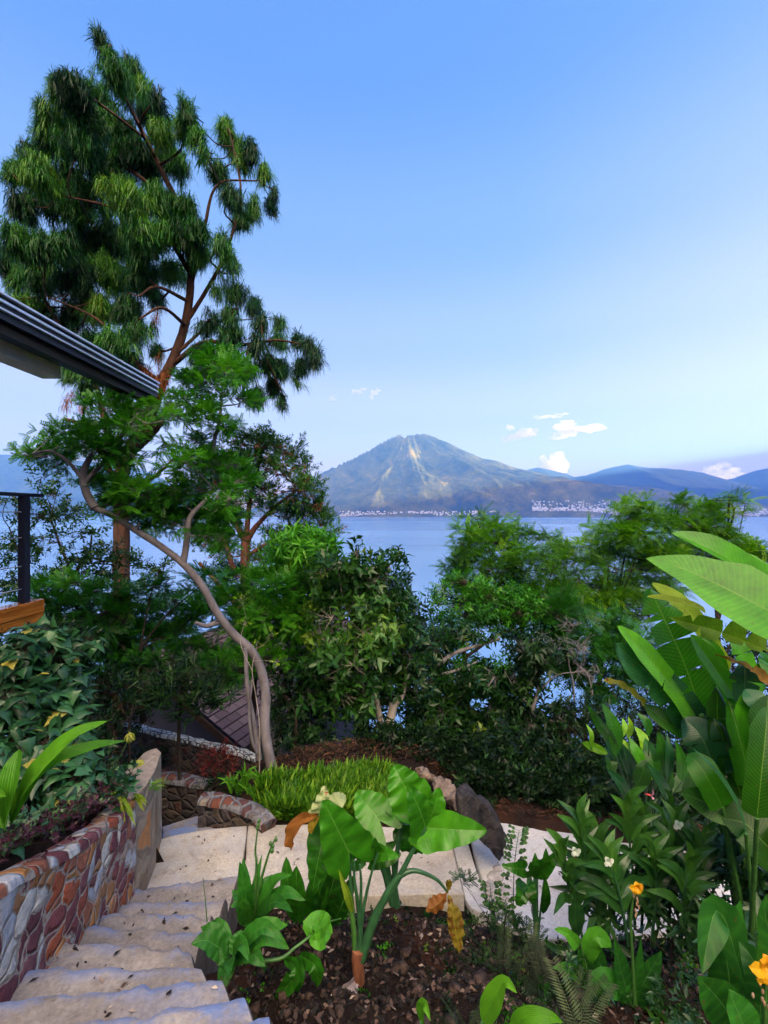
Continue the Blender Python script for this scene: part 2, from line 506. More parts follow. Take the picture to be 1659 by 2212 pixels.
sk2 = np.array([(600, 1090), (1000, 1060), (1100, 1036), (1128, 1023), (1150, 1012), (1162, 1009), (1186, 1014), (1215, 1021), (1240, 1030), (1275, 1027), (1310, 1017), (1332, 1009), (1355, 1003), (1382, 1008), (1420, 1011), (1470, 1014), (1520, 1022), (1545, 1030), (1572, 1036), (1600, 1036), (1625, 1030), (1645, 1022), (1680, 1010), (1800, 990), (2000, 975), (2300, 985)])
def ridge2(x, y):
    Yr = 12500.0
    z = np.interp(x, px2x(sk2[:, 0], Yr), (CV - sk2[:, 1]) / F * Yr)
    t_ = np.clip((y - 8300) / (Yr - 8300), 0, 1)
    rid = fbm(x / 900 + y / 4000, y / 2600, 177, 4)
    return LAKE - 30 + (z - LAKE + 30) * (t_ ** 1.1) + rid * 260 * t_ * (1 - t_ ** 3) + fbm(x / 260, y / 260, 178, 3) * 26
tag(heightfield('mountains', ridge2, -1800, 13500, 8300, 13200, 520, 150, M_HILL), kind='structure')

sk3 = np.array([(-900, 960), (-500, 930), (-200, 955), (0, 982), (60, 986), (120, 990), (180, 996), (250, 1004), (290, 1018), (320, 1036), (350, 1058), (400, 1088), (440, 1112), (700, 1130)])
def ridge3(x, y):
    Yr = 9500.0
    z = np.interp(x, px2x(sk3[:, 0], Yr), (CV - sk3[:, 1]) / F * Yr)
    t_ = np.clip((y - 7000) / (Yr - 7000), 0, 1)
    rid = fbm(x / 700 + y / 3000, y / 2000, 277, 4)
    return LAKE - 20 + (z - LAKE + 20) * (t_ ** 1.0) + rid * 220 * t_ * (1 - t_ ** 3) + fbm(x / 240, y / 240, 278, 3) * 22
tag(heightfield('mountain', ridge3, -13500, -2950, 6800, 10400, 360, 120, M_HILL), kind='structure')

# ridge to the west, outside the frame: it is what keeps the low sun off the garden and the feet of the hills
def ridge4(x, y):
    base = 1770 + 70 * fbm(x * 0 + 3, y / 1500, 377, 4)
    t_ = np.clip(1 - np.abs(x - 11200) / 1900, 0, 1)
    ends = np.clip((y + 7000) / 2000, 0, 1) * np.clip((11000 - y) / 1500, 0, 1)
    return LAKE - 20 + (base) * t_ ** 1.1 * ends
tag(heightfield('hills', ridge4, 9300, 13100, -7000, 11000, 80, 330, M_HILL), kind='structure')

# ---- far town: every house of the near rows is a thing
def m_flat(name, c, rough=.8, var=.12):
    return m_simple(name, tuple(x * (1 - var) for x in c), tuple(x * (1 + var) for x in c), .3, rough, 0, .2)
M_HW = m_flat('white_plaster', (.52, .52, .52)); M_HC = m_flat('cream_plaster', (.42, .37, .31)); M_HR = m_flat('rust_roof', (.42, .2, .13)); M_HG = m_flat('grey_sheet_roof', (.55, .57, .6))
def house_mesh(w, d, h, rh, wall, roof, nm):
    mb = MB()
    x, y = w / 2, d / 2
    V = [(-x, -y, -8), (x, -y, -8), (x, y, -8), (-x, y, -8), (-x, -y, h), (x, -y, h), (x, y, h), (-x, y, h)]
    mb.add(V, [[0, 1, 5, 4], [1, 2, 6, 5], [2, 3, 7, 6], [3, 0, 4, 7]], mat=0)
    mb.add([(-x, -y, h), (-x, y, h), (-x, 0, h + rh), (x, -y, h), (x, y, h), (x, 0, h + rh)], [[0, 2, 1], [3, 4, 5]], mat=0)
    e = .8
    mb.add([(-x - e, -y - e, h - .2), (x + e, -y - e, h - .2), (x + e, 0, h + rh + .25), (-x - e, 0, h + rh + .25), (-x - e, y + e, h - .2), (x + e, y + e, h - .2)], [[0, 1, 2, 3], [3, 2, 5, 4]], mat=1)
    return mb.mesh(nm, [wall, roof], smooth=False)
HM = [house_mesh(13, 10, 6, 2.5, M_HW, M_HG, 'far_house'), house_mesh(18, 11, 9, 2.0, M_HW, M_HR, 'far_house'), house_mesh(11, 10, 11, 1.6, M_HC, M_HG, 'far_house'),
      house_mesh(24, 12, 7, 3.0, M_HW, M_HW, 'far_house'), house_mesh(12, 9, 5, 2.6, M_HC, M_HR, 'far_house')]
hr = np.random.default_rng(99)
def town_spot():
    while True:
        q = hr.random()
        if q < .20:
            u = hr.uniform(735, 1150); Y = 6010 + hr.random() ** 2 * 260
        elif q < .70:
            u = hr.uniform(1120, 1345); Y = 6020 + hr.random() ** 1.5 * (700 if u > 1180 else 350)
        elif q < .86:
            u = hr.normal(1262, 45); Y = hr.uniform(6500, 7300)
        elif q < .93:
            u = hr.uniform(1060, 1300); Y = hr.uniform(6400, 7500)
        else:
            u = hr.uniform(1560, 1670); Y = 6020 + hr.random() * 420
        x = px2x(u, Y); z = float(terrain_far(np.array([x]), np.array([Y]))[0])
        if z > LAKE + .8 and z < (10 if u < 1150 else 60 + 90 * (hr.random() < .25)): return x, Y, z
names = ['distant pale house', 'distant white house with rusty roof', 'distant cream house with grey roof', 'distant wide white-roofed building', 'distant small cream house with rusty roof']
spots = sorted([town_spot() for _ in range(900)], key=lambda s: s[1])
for i, (x, Y, z) in enumerate(spots[:285]):
    k = int(hr.integers(0, 5))
    o = bpy.data.objects.new('house', HM[k]); COL.objects.link(o)
    o.location = (x, Y, z); o.rotation_euler = (0, 0, hr.uniform(-.6, .6)); o.scale = (hr.uniform(.8, 1.3),) * 3
    uu = CU + x / Y * F
    zone = 'on the shore below the volcano' if uu < 930 else 'on the shore right of the volcano' if uu < 1130 else 'at the far right edge of the lake' if uu > 1400 else 'on the upper slope of the town' if z > 10 else 'in the crowded lakefront of the town'
    tag(o, names[k] + ' ' + zone, 'house', names[k] + 's ' + zone)
mb = MB()
for (x, Y, z) in spots[285:]:
    w, d, h = hr.uniform(9, 20), hr.uniform(8, 12), hr.uniform(5, 10)
    k = int(hr.integers(0, 2)); c, s_ = math.cos(hr.uniform(-.5, .5)), 0.2
    a, b = w / 2, d / 2
    mb.add(np.array([(-a, -b, -8), (a, -b, -8), (a, b, -8), (-a, b, -8), (-a, -b, h), (a, -b, h), (a, b, h), (-a, b, h), (-a, 0, h + 2), (a, 0, h + 2)]) + (x, Y, z),
           [[0, 1, 5, 4], [1, 2, 6, 5], [2, 3, 7, 6], [3, 0, 4, 7], [4, 5, 9, 8], [8, 9, 6, 7]], mat=k)
tag(mb.build('distant_town', [M_HW, M_HG], smooth=False), 'rest of the pale town climbing the slope across the lake', 'town', kind='stuff')

# ---- clouds: closed lumpy volumes of even density, far beyond the air box
import bmesh
ICO = bmesh.new(); bmesh.ops.create_icosphere(ICO, subdivisions=3, radius=1.0)
IV = np.array([v.co[:] for v in ICO.verts]); IF = np.array([[v.index for v in f.verts] for f in ICO.faces]); ICO.free()
def n3(P, s, seed=0):
    return fbm(P[:, 0] * s + P[:, 2] * s * .7, P[:, 1] * s - P[:, 2] * s * .6, seed, 4)
def m_cloud(name, dens, col):
    m, t, out = newmat(name)
    v = N(t, 'ShaderNodeVolumePrincipled'); v.inputs['Color'].default_value = (*col, 1); g_ = noise(t, .0038, 6, .68, geopos(t, (1, 1, 1.7)), .6)
    t.links.new(mth(t, 'MULTIPLY', mth(t, 'SUBTRACT', g_, .30, True), dens * 12), v.inputs['Density'])
    v.inputs['Anisotropy'].default_value = 0.80
    t.links.new(v.outputs[0], out.inputs['Volume']); return m
def cloud(puffs, Y, dens, col, label):
    """puffs: (u, v, ru, rv) - each puff is a noisy ellipsoid; together one cloud"""
    crn = np.random.default_rng(len(label) * 7 + len(puffs))
    c0 = W(puffs[0][0], puffs[0][1], Y)
    root = None
    mb = MB()
    for k, (u, v, ru, rv) in enumerate(puffs):
        for q in range(11):
            a = crn.normal(size=3); a = a / np.linalg.norm(a) * crn.random() ** .5 * .85
            s_ = crn.uniform(.36, .66) * (1 - .25 * abs(a[2])); e = min(ru, rv)
            c = W(u + a[0] * ru, v - a[2] * rv, Y) + np.array([0, a[1] * ru / F * Y * .6, 0]); P = IV.copy()
            d = 1.0 + .55 * n3(P + k * 7.7 + q, 2.6, k)[:, None] + .30 * n3(P + k * 3.1 + q, 7.0, k + 9)[:, None]
            P = P * d * np.array([(ru * .45 + e * .55) * s_, (ru + rv) * .5 * s_, (rv * .7 + e * .3) * s_]) / F * Y + c
            mb.add(P, IF)
    me = mb.mesh('cloud', m_cloud('cloud_vapour', dens, col), c0)
    o = bpy.data.objects.new('cloud', me); COL.objects.link(o); o.location = tuple(c0)
    rm = o.modifiers.new('join', 'REMESH'); rm.mode = 'VOXEL'; rm.voxel_size = .55 / F * Y
    tag(o, label, 'cloud')
    return o
YC = 26000.0
wc = (1.0, .93, .66)
cloud([(1121, 941, 34, 8), (1142, 935, 22, 11), (1105, 946, 22, 8), (1152, 931, 12, 8), (1100, 923, 10, 8), (1094, 950, 12, 7), (1130, 936, 20, 9)], YC, .0011, wc, 'warm puffy cloud left of the other two above the lake')
cloud([(1250, 926, 60, 8), (1215, 922, 26, 12), (1290, 923, 24, 8), (1208, 941, 24, 8), (1232, 934, 34, 9), (1270, 930, 30, 7), (1225, 914, 26, 7), (1195, 944, 12, 7)], YC, .0010, wc, 'largest warm cloud, stretched to the right above the ridge')
cloud([(1175, 902, 24, 4), (1205, 898, 22, 4), (1160, 902, 10, 6), (1222, 894, 10, 3)], YC, .0006, wc, 'thin wisp of cloud above the large warm cloud')
cloud([(1190, 1010, 30, 20), (1208, 1000, 20, 24), (1178, 1000, 16, 16), (1196, 990, 14, 12), (1216, 1010, 15, 22), (1166, 1014, 16, 12), (1205, 988, 10, 9)], YC + 3000, .0012, wc, 'tall cumulus cloud rising behind the left ridge')
cloud([(1560, 1030, 40, 12), (1545, 1014, 22, 13), (1575, 1020, 26, 12), (1562, 1006, 14, 9), (1520, 1024, 22, 8), (1600, 1028, 18, 10)], YC + 6000, .00045, (.92, .93, .96), 'faint grey cloud behind the right ridge')
cloud([(771, 846, 13, 6), (784, 841, 12, 4), (762, 851, 6, 3)], YC, .0005, wc, 'small wisp of cloud beside the twisted wisp over the volcano')
cloud([(808, 848, 10, 8), (803, 856, 7, 7), (815, 843, 8, 5)], YC, .0006, wc, 'small twisted cloud above the left side of the volcano')
cloud([(716, 860, 12, 7), (724, 854, 8, 4)], YC, .00022, wc, 'faintest wisp of cloud nearest the pine branches')
cloud([(700, 1028, 16, 8), (690, 1036, 18, 7)], YC, .0004, (.93, .94, .97), 'low pale cloud at the left foot of the volcano')

# ---- the air
m, t, out = newmat('haze_air')
v = N(t, 'ShaderNodeVolumePrincipled')
v.inputs['Color'].default_value = (.14, .35, .96, 1)
v.inputs['Density'].default_value = 7.4e-5
v.inputs['Anisotropy'].default_value = .25
t.links.new(v.outputs[0], out.inputs['Volume'])
mb = MB(); mb.box((0, 3500, 700), (28400, 22000, 2400))
hz = mb.build('haze', m, smooth=False)
tag(hz, kind='stuff')

# ============================================================ GROUND, PATH, STAIRS, WALLS
def concrete(name, a, b, stain=None, scale=5.0):
    m, t, out = newmat(name)
    g = geopos(t)
    n1 = noise(t, scale, 7, .65, g, .3); n2 = noise(t, 55, 4, .6, g); n3_ = noise(t, 1.7, 4, .55, g)
    pits = noise(t, 60, 2, .5, g)
    c = ramp_node(t, [(.28, a), (.72, b)], n1)
    c = mixc(t, .6, c, ramp_node(t, [(.35, (.52, .50, .50)), (.65, (1.25, 1.22, 1.18))], n3_), 'MULTIPLY')
    c = mixc(t, .45, c, ramp_node(t, [(.35, (.55, .53, .52)), (.7, (1.35, 1.35, 1.35))], n2), 'MULTIPLY')
    dk = noise(t, 2.6, 8, .75, g, 1.6)
    c = mixc(t, ramp_node(t, [(.54, (0, 0, 0)), (.68, (.6, .6, .6))], dk), c, tuple(x * .42 for x in a))
    c = mixc(t, mth(t, 'LESS_THAN', pits, .26), c, tuple(x * .45 for x in a))
    if stain:
        at = N(t, 'ShaderNodeAttribute', attribute_name='tint').outputs['Fac']
        sm = mth(t, 'MULTIPLY', mth(t, 'MULTIPLY', mth(t, 'SUBTRACT', noise(t, 4.5, 5, .7, g, .6), .42, True), 7.0, True), at, True)
        c = mixc(t, sm, c, stain)
    h = mth(t, 'ADD', mth(t, 'MULTIPLY', n1, 1.0), mth(t, 'MULTIPLY', n2, .35))
    bsdf(t, out, c, .85, bump(t, h, .7, .012), .25)
    return m
M_STEP = concrete('worn_concrete', (.20, .18, .175), (.36, .33, .32), (.15, .22, .44))
M_SOILED = concrete('soil_stained_concrete', (.05, .04, .035), (.16, .13, .115))
M_SLAB = concrete('pale_concrete', (.36, .32, .28), (.52, .48, .43), (.42, .44, .52), 3.5)
M_PATH = concrete('whitish_concrete', (.44, .43, .44), (.62, .61, .61), (.5, .52, .6), 3.5)

def stone_mat(name, cols, mortar, scale=(7, 7, 4.5), warp=.35, mw=.05):
    m, t, out = newmat(name)
    tc_ = N(t, 'ShaderNodeAttribute', attribute_name='lu').outputs['Vector']
    mp = N(t, 'ShaderNodeMapping'); mp.inputs['Scale'].default_value = scale
    t.links.new(tc_, mp.inputs[0])
    nz = N(t, 'ShaderNodeTexNoise'); nz.inputs['Scale'].default_value = .9; nz.inputs['Detail'].default_value = 3
    t.links.new(mp.outputs[0], nz.inputs['Vector'])
    off = N(t, 'ShaderNodeVectorMath', operation='SCALE'); off.inputs['Scale'].default_value = warp * 2
    t.links.new(nz.outputs['Color'], off.inputs[0])
    vv = N(t, 'ShaderNodeVectorMath', operation='ADD'); t.links.new(mp.outputs[0], vv.inputs[0]); t.links.new(off.outputs[0], vv.inputs[1])
    v1 = N(t, 'ShaderNodeTexVoronoi'); v1.inputs['Scale'].default_value = 1; t.links.new(vv.outputs[0], v1.inputs['Vector'])
    v2 = N(t, 'ShaderNodeTexVoronoi', feature='DISTANCE_TO_EDGE'); v2.inputs['Scale'].default_value = 1; t.links.new(vv.outputs[0], v2.inputs['Vector'])
    sp = N(t, 'ShaderNodeSeparateColor'); t.links.new(v1.outputs['Color'], sp.inputs[0])
    c = ramp_node(t, [(i / len(cols), q) for i, q in enumerate(cols)], sp.outputs[0], 'CONSTANT')
    g = geopos(t)
    n1 = noise(t, 18, 8, .75, g, .8)
    c = mixc(t, .8, c, ramp_node(t, [(.3, (.5, .5, .5)), (.7, (1.45, 1.4, 1.35))], n1), 'MULTIPLY')
    edge = mth(t, 'ADD', v2.outputs['Distance'], mth(t, 'MULTIPLY', mth(t, 'SUBTRACT', noise(t, 9, 3, .6, g), .5), .14))
    mk = mth(t, 'LESS_THAN', edge, mw)
    c = mixc(t, mk, c, mixc(t, n1, tuple(x * .6 for x in mortar), tuple(min(1, x * 1.3) for x in mortar)))
    h = mth(t, 'ADD', mth(t, 'MULTIPLY', mth(t, 'MINIMUM', edge, .18), 5.0), mth(t, 'MULTIPLY', n1, .55))
    bsdf(t, out, c, .72, bump(t, h, .9, .030), .2)
    return m
WALLC = [(.34, .09, .05), (.19, .06, .075), (.34, .17, .09), (.36, .29, .27), (.15, .05, .07), (.42, .19, .07), (.44, .46, .54), (.26, .07, .05), (.20, .08, .10), (.58, .56, .56), (.19, .07, .09), (.32, .12, .08)]
M_WALL = stone_mat('rubble_stone', WALLC, (.36, .31, .29), (8.5, 10.5, 1), .46, .05)
M_COPE = stone_mat('coping_stone', [(.16, .06, .045), (.13, .12, .13), (.10, .05, .055), (.2, .17, .15)], (.19, .19, .22), (9, 9, 1), .3, .12)
M_COPE2 = stone_mat('white_pebble_coping', [(.5, .56, .66), (.62, .68, .78), (.4, .45, .55)], (.06, .06, .08), (9, 14, 1), .2, .05)

# soil
m, t, out = newmat('garden_soil')
g = geopos(t)
n1 = noise(t, 14, 7, .7, g, .5); n2 = noise(t, 90, 4, .65, g); n4 = noise(t, 1.1, 3, .5, g)
c = ramp_node(t, [(.3, (.005, .0035, .0035)), (.55, (.025, .015, .013)), (.75, (.09, .06, .052))], mth(t, 'ADD', mth(t, 'MULTIPLY', n1, .5), mth(t, 'MULTIPLY', n2, .5)))  # dark earth, deepened further to carry the undergrowth's deep shade
c = mixc(t, ramp_node(t, [(.52, (0, 0, 0)), (.62, (1, 1, 1))], n4), c, mixc(t, n2, (.03, .012, .008), (.09, .04, .025)))
bsdf(t, out, c, .95, bump(t, mth(t, 'ADD', n1, n2), 1.0, .03), .15)
M_SOIL = m

LZ = -2.95
CP = []
for (u, v, z) in [(800, 2130, -2.40), (700, 2212, -2.0), (620, 2150, -2.1), (560, 2060, -2.4), (540, 1960, -2.85), (900, 1935, -3.04), (620, 1945, -3.02), (1000, 2212, -2.02), (1300, 2212, -2.02), (1659, 2212, -2.02),
                  (1100, 2060, -2.85), (1000, 1950, -3.1), (1150, 2030, -3.16), (1300, 2060, -2.95), (1659, 2030, -3.1), (1450, 2050, -3.0), (900, 2060, -2.62), (1200, 2150, -2.3),
                  (600, 1775, -3.0), (700, 1775, -3.0), (840, 1775, -3.0), (600, 1690, -3.02), (840, 1670, -3.1), (760, 1640, -3.15), (520, 1715, -3.05), (640, 1650, -3.2), (950, 1720, -3.15),
                  (1100, 1765, -3.08), (1240, 1792, -3.12), (1400, 1815, -3.15), (1505, 1832, -3.15), (1659, 1900, -3.1), (1000, 1690, -3.35), (1200, 1730, -3.4), (1400, 1750, -3.4), (1600, 1790, -3.3),
                  (0, 1850, -1.45), (100, 1815, -1.65), (200, 1775, -1.95), (290, 1712, -2.1), (100, 1740, -1.65), (0, 1740, -1.3), (-200, 1740, -1.1), (150, 1680, -1.95), (260, 1660, -2.3),
                  (330, 1640, -3.1), (420, 1640, -3.3), (480, 1650, -3.3), (330, 1600, -3.5), (500, 1630, -3.5), (200, 1600, -3.0), (0, 1620, -2.0)]:
    CP.append(G(u, v, z))
for q in [(-1.0, 3.3, -3.2), (-1.45, 3.3, -3.2), (-1.3, 2.8, -3.0), (-1.2, 2.2, -2.6), (-1.0, 1.8, -2.3), (-.9, 1.3, -1.9), (0, .6, -1.6), (2, .6, -1.6), (-1.5, .6, -1.6), (-2.2, 1.0, -1.1), (-3, 0, -.6),
          (-1.5, 3.9, -3.3), (-.5, 3.9, -3.3), (.3, 4.0, -3.3), (1.2, 4.0, -3.35), (2.4, 3.8, -3.35), (3.4, 3.6, -3.3), (-2.1, 4.9, -4.1), (-2.4, 5.2, -4.1), (-1.9, 4.5, -3.9), (-1.6, 4.4, -3.6), (4.5, 3, -3.2), (4.5, 1, -2.2), (-5, 4, -1.9), (-4, 2.2, -1.2)]:
    CP.append(np.array(q, float))
CP = np.array(CP)
steps = [  # z, left (x, y), right (x, y): the outer edge (nosing) of each tread
    (-2.78, (-1.80, 3.42), (-1.12, 3.56)), (-2.61, (-1.75, 3.10), (-1.075, 3.13)), (-2.44, (-1.67, 2.83), (-1.05, 2.81)),
    (-2.27, (-1.60, 2.56), (-.99, 2.51)), (-2.10, (-1.535, 2.28), (-.93, 2.23)), (-1.93, (-1.50, 1.97), (-.78, 1.97)),
    (-1.76, (-1.42, 1.67), (-.62, 1.76)), (-1.60, (-1.45, 1.36), (-.47, 1.54)), (-1.43, (-1.5, 1.05), (-.33, 1.32)), (-1.26, (-1.5, .75), (-.24, 1.05)), (-1.1, (-1.5, .4), (-.3, .7))]
_sy = np.array([q[1][1] for q in steps][::-1]); _sz = np.array([q[0] for q in steps][::-1])
_xl = np.array([q[1][0] for q in steps][::-1]); _xr = np.array([q[2][0] for q in steps][::-1]); _yr = np.array([q[2][1] for q in steps][::-1])
def shape_beds(x, y, z):
    zs = np.interp(y, _sy, _sz); xw = np.interp(y, _sy, _xl) - .07 - np.clip(y - 3.3, 0, 1.2) * .30; xr = np.interp(y, _yr, _xr)
    inb = (y < 3.9)
    st = np.minimum(z, zs - .28 - np.clip(x - xr, 0, .4) * .3)
    wr_ = np.clip(1 - (x - xr) / .35, 0, 1) * inb
    right = z * (1 - wr_) + st * wr_
    bed = np.interp(y, [0, 1, 1.45, 1.75, 2.35, 3.2, 3.6], [-.9, -1.13, -1.34, -1.46, -1.77, -2.10, -2.12]) - .04
    wl_ = np.clip(1 - (xw - x) / .5, 0, 1) * np.clip((4.3 - y) / .4, 0, 1)
    left = z * (1 - wl_) + bed * wl_
    k = np.clip((x - (xw - .03)) / .06, 0, 1)
    z = left * (1 - k) + right * k
    lo = np.interp(x, [-2, -1.2, -1, .6, 1.1, 1.7, 3, 5], [3.3, 3.4, 3.56, 3.56, 3.40, 3.42, 3.42, 3.2])
    hi = np.interp(x, [-2, -1.6, -1.2, -.5, .6, 1.1, 2, 2.9, 3.4, 5], [5.3, 4.5, 4.3, 4.33, 4.25, 4.65, 4.45, 4.25, 3.8, 3.7])
    dist = np.maximum(np.maximum(lo - y, y - hi), 0)
    cap = np.where(x < .7, LZ - .03, LZ - .24) + dist * .9
    return np.where((x > -1.75), np.minimum(z, cap), z)
def ground_z(x, y):
    x = np.asarray(x, float); y = np.asarray(y, float)
    d2 = (x[..., None] - CP[:, 0]) ** 2 + (y[..., None] - CP[:, 1]) ** 2 + .015
    w = 1 / d2 ** 1.9
    near = (w * CP[:, 2]).sum(-1) / w.sum(-1)
    far = np.where(y > 5.6, -3.3 - (y - 5.6) * .60 + .02 * x, np.where(y < 1, -1.6 - (y - 1) * .5, -3.2))
    far = np.maximum(far, LAKE - 6)
    k = np.clip((np.hypot(x, (y - 3.4) * 1.25) - 3.1) / 2.2, 0, 1)
    k = k * k * (3 - 2 * k)
    mid = np.where(y > 5.6, far, near)
    k2 = np.clip((np.abs(x) - 5) / 4, 0, 1)
    z = near * (1 - k) + k * np.where(y > 5.6, far, near * (1 - k2) + far * k2)
    return shape_beds(x, y, z)
def gnoise(x, y):
    return fbm(x * 5, y * 5, 9, 4) * .03 + fbm(x * 1.1, y * 1.1, 19, 2) * .015
def gz(x, y):
    return float(ground_z(np.array([x]), np.array([y]))[0] + gnoise(np.array([x]), np.array([y]))[0])
tag(heightfield('garden_soil', lambda x, y: ground_z(x, y) + gnoise(x, y), -6, 6.5, .4, 8.5, 400, 260, M_SOIL), kind='structure')
def hill_fn(x, y):
    z = ground_z(x, y)
    near = np.clip(1 - np.maximum(np.abs(x) - 5.2, np.abs(y - 4.4) - 3.4) / .7, 0, 1)
    return z - .5 * near + fbm(x / 3, y / 3, 55, 3) * .5 * np.clip((np.hypot(x, y) - 8) / 6, 0, 1)
tag(heightfield('hillside', hill_fn, -140, 140, -90, 125, 281, 216, M_SOIL), kind='structure')

# ---- stairs
mb = MB()
S = np.linspace(0, 1, 46)
rows = []; tin = []
for i in range(len(steps) - 1, -1, -1):
    z, l, r = steps[i]
    lo = steps[i + 1] if i + 1 < len(steps) else (z + .17, (l[0], l[1] - .3), (r[0], r[1] - .3))
    l = np.array(l) + (-.06, 0); r = np.array(r)
    nl, nr = np.array(lo[1]) + (-.06, 0), np.array(lo[2])
    E = l + (r - l) * S[:, None]; B = nl + (nr - nl) * S[:, None]
    zn = steps[i - 1][0] if i > 0 else LZ
    wob = fbm(S * 3.3, 0 * S + i * 3.1, 60 + i, 3)[:, None] * .010 + fbm(S * 18, 0 * S + i, 90 + i, 2)[:, None] * .022
    E = E + wob * np.array([0, 1.]); 
    for q, f in enumerate([.0, .12, .3, .5, .7, .85, .94, .985, 1.0]):
        P = B + (E - B) * f
        zz = z - .012 * (f > .98) - .004 * (f > .93) + fbm(P[:, 0] * 9, P[:, 1] * 9, 71, 3) * .013
        rows.append(np.column_stack([P, zz])); tin.append(np.clip((f - .72) * 3.2, 0, 1) * .9 * np.ones(len(S)) + np.clip((i - 5) / 3, 0, 1) * .75 * np.clip((S - .55) * 3.5, 0, 1))
    for f in (.15, .6, 1.0):
        P = E + (0, .006 + .014 * f)
        rows.append(np.column_stack([P, np.full(len(S), z + (zn - z) * f - .01)])); tin.append(np.full(len(S), .55))
rows = np.array(rows); tin = np.clip(np.array(tin), 0, 1)
mb.grid(rows, tin, flip=True)
sk = np.stack([rows[:, -1], rows[:, -1] - (0, 0, .02) + (.012, 0, 0), rows[:, -1] * (1, 1, 1) - (-.02, 0, .55)], 1)
mb.grid(sk, .3, mat=1, flip=True)
tag(mb.build('stairs', [M_STEP, M_SOILED]), kind='structure')

def slab(name, outline, z, th, mat, drop=None, res=.05, tint=0.15, wob=.006, kindv='structure', edge_noise=.012):
    """flat concrete slab with a worn rim; outline counter-clockwise seen from above, (x, y)"""
    O = np.asarray(outline, float)
    D = np.vstack([O, O[:1]]); pts = []
    for a, b in zip(D[:-1], D[1:]):
        n = max(1, int(np.linalg.norm(b - a) / res))
        for k in range(n): pts.append(a + (b - a) * k / n)
    P = np.array(pts); c = P.mean(0)
    P = P + nrmz(P - c) * (fbm(P[:, 0] * 4, P[:, 1] * 4, 5, 3) * edge_noise)[:, None]
    zz = z if np.ndim(z) else z
    mb = MB(); rings = []
    fr = [0.0, .12, .25, .4, .55, .7, .82, .92, .975, .992, 1.0]
    for f in fr:
        Q = c + (P - c) * f
        h = (z(Q[:, 0], Q[:, 1]) if callable(z) else z) + fbm(Q[:, 0] * 6, Q[:, 1] * 6, 15, 3) * wob - (.010 if f == 1.0 else .002 if f > .99 else 0)
        rings.append(np.column_stack([Q, np.broadcast_to(h, (len(Q),))]))
    Q = rings[-1].copy(); Q[:, 2] -= th
    rings.append(Q)
    A = np.array(rings); A = np.concatenate([A, A[:, :1]], 1)
    mb.grid(A, tint)
    o = mb.build(name, mat)
    if kindv: tag(o, kind=kindv)
    return o
def gp(u, v, z): return tuple(G(u, v, z)[:2])
def ccw(pts):
    P = np.array(pts); a = np.sum(P[:, 0] * np.roll(P[:, 1], -1) - np.roll(P[:, 0], -1) * P[:, 1])
    return pts if a > 0 else pts[::-1]
arc = [(345, 1813), (372, 1805), (410, 1797), (460, 1789), (500, 1785), (533, 1783)]
slab('landing', ccw([gp(u, v, LZ) for u, v in arc] + [gp(526, 1860, LZ), gp(517, 1886, LZ), (-1.12, 3.50), (-1.92, 3.34), gp(300, 1900, LZ)]), LZ, .6, M_SLAB, tint=.3)
slab('path', ccw([gp(u, v, LZ) for u, v in [(537, 1782.5), (620, 1780), (700, 1780), (800, 1783), (905, 1791), (970, 1799), (1002, 1930), (850, 1933), (700, 1936), (560, 1934), (519, 1890), (529, 1860)]]), LZ, .5, M_SLAB, tint=.2)
slab('path', ccw([gp(u, v, LZ - .1) for u, v in [(966, 1790), (1005, 1800), (1022, 1860), (1050, 1940), (1062, 1975), (1020, 1962), (1006, 1944), (975, 1812)]]), LZ - .1, .5, M_PATH, tint=.3)
PZ = LZ - .2
slab('path', ccw([gp(u, v, PZ) for u, v in [(1010, 1790), (1082, 1775), (1160, 1787), (1249, 1802), (1343, 1818), (1408, 1827), (1505, 1841), (1580, 1866), (1680, 1910), (1900, 1960), (1950, 2070), (1700, 2010), (1500, 2012), (1300, 2025), (1170, 2030), (1120, 2010), (1066, 1988), (1050, 1930)]]), PZ, .5, M_PATH, tint=.4)
# rubble-and-lime patch between the steps
mb = MB()
for k in range(9):
    u = 1040 + hr.uniform(-10, 55); v = 1850 + hr.uniform(-10, 110)
    c = G(u, v, PZ); P = IV * np.array([hr.uniform(.03, .07), hr.uniform(.03, .07), .022]) * (1 + .25 * n3(IV + k, 2.2, k)[:, None]); mb.add(P + c + (0, 0, .004), IF, hr.random())
M_PEB = m_simple('embedded_stone', (.2, .17, .17), (.5, .48, .5), 9, .8, .5, .3)
tag(mb.build('path_stones', M_PEB), kind='structure')
# winding steps that go down behind the landing
a1 = [(352, 1800), (366, 1792), (410, 1782), (460, 1768), (500, 1757), (536, 1748)]
slab('steps', ccw([gp(u, v, LZ - .16) for u, v in a1] + [gp(548, 1800, LZ - .16), gp(440, 1830, LZ - .16), gp(350, 1840, LZ - .16)]), LZ - .16, .4, M_STEP, tint=.9)
a2 = [(350, 1785), (385, 1775), (440, 1758), (480, 1742), (500, 1735)]
slab('steps', ccw([gp(u, v, LZ - .33) for u, v in a2] + [gp(520, 1790, LZ - .33), gp(360, 1830, LZ - .33)]), LZ - .33, .5, M_STEP, tint=.5)
slab('steps', ccw([gp(u, v, LZ - .75) for u, v in [(350, 1752), (385, 1742), (432, 1735), (440, 1800), (350, 1820)]]), LZ - .75, .5, M_STEP, tint=.1)
slab('steps', ccw([gp(u, v, LZ - .95) for u, v in [(350, 1722), (400, 1700), (452, 1688), (470, 1770), (350, 1790)]]), LZ - .95, .5, M_STEP, tint=.1)

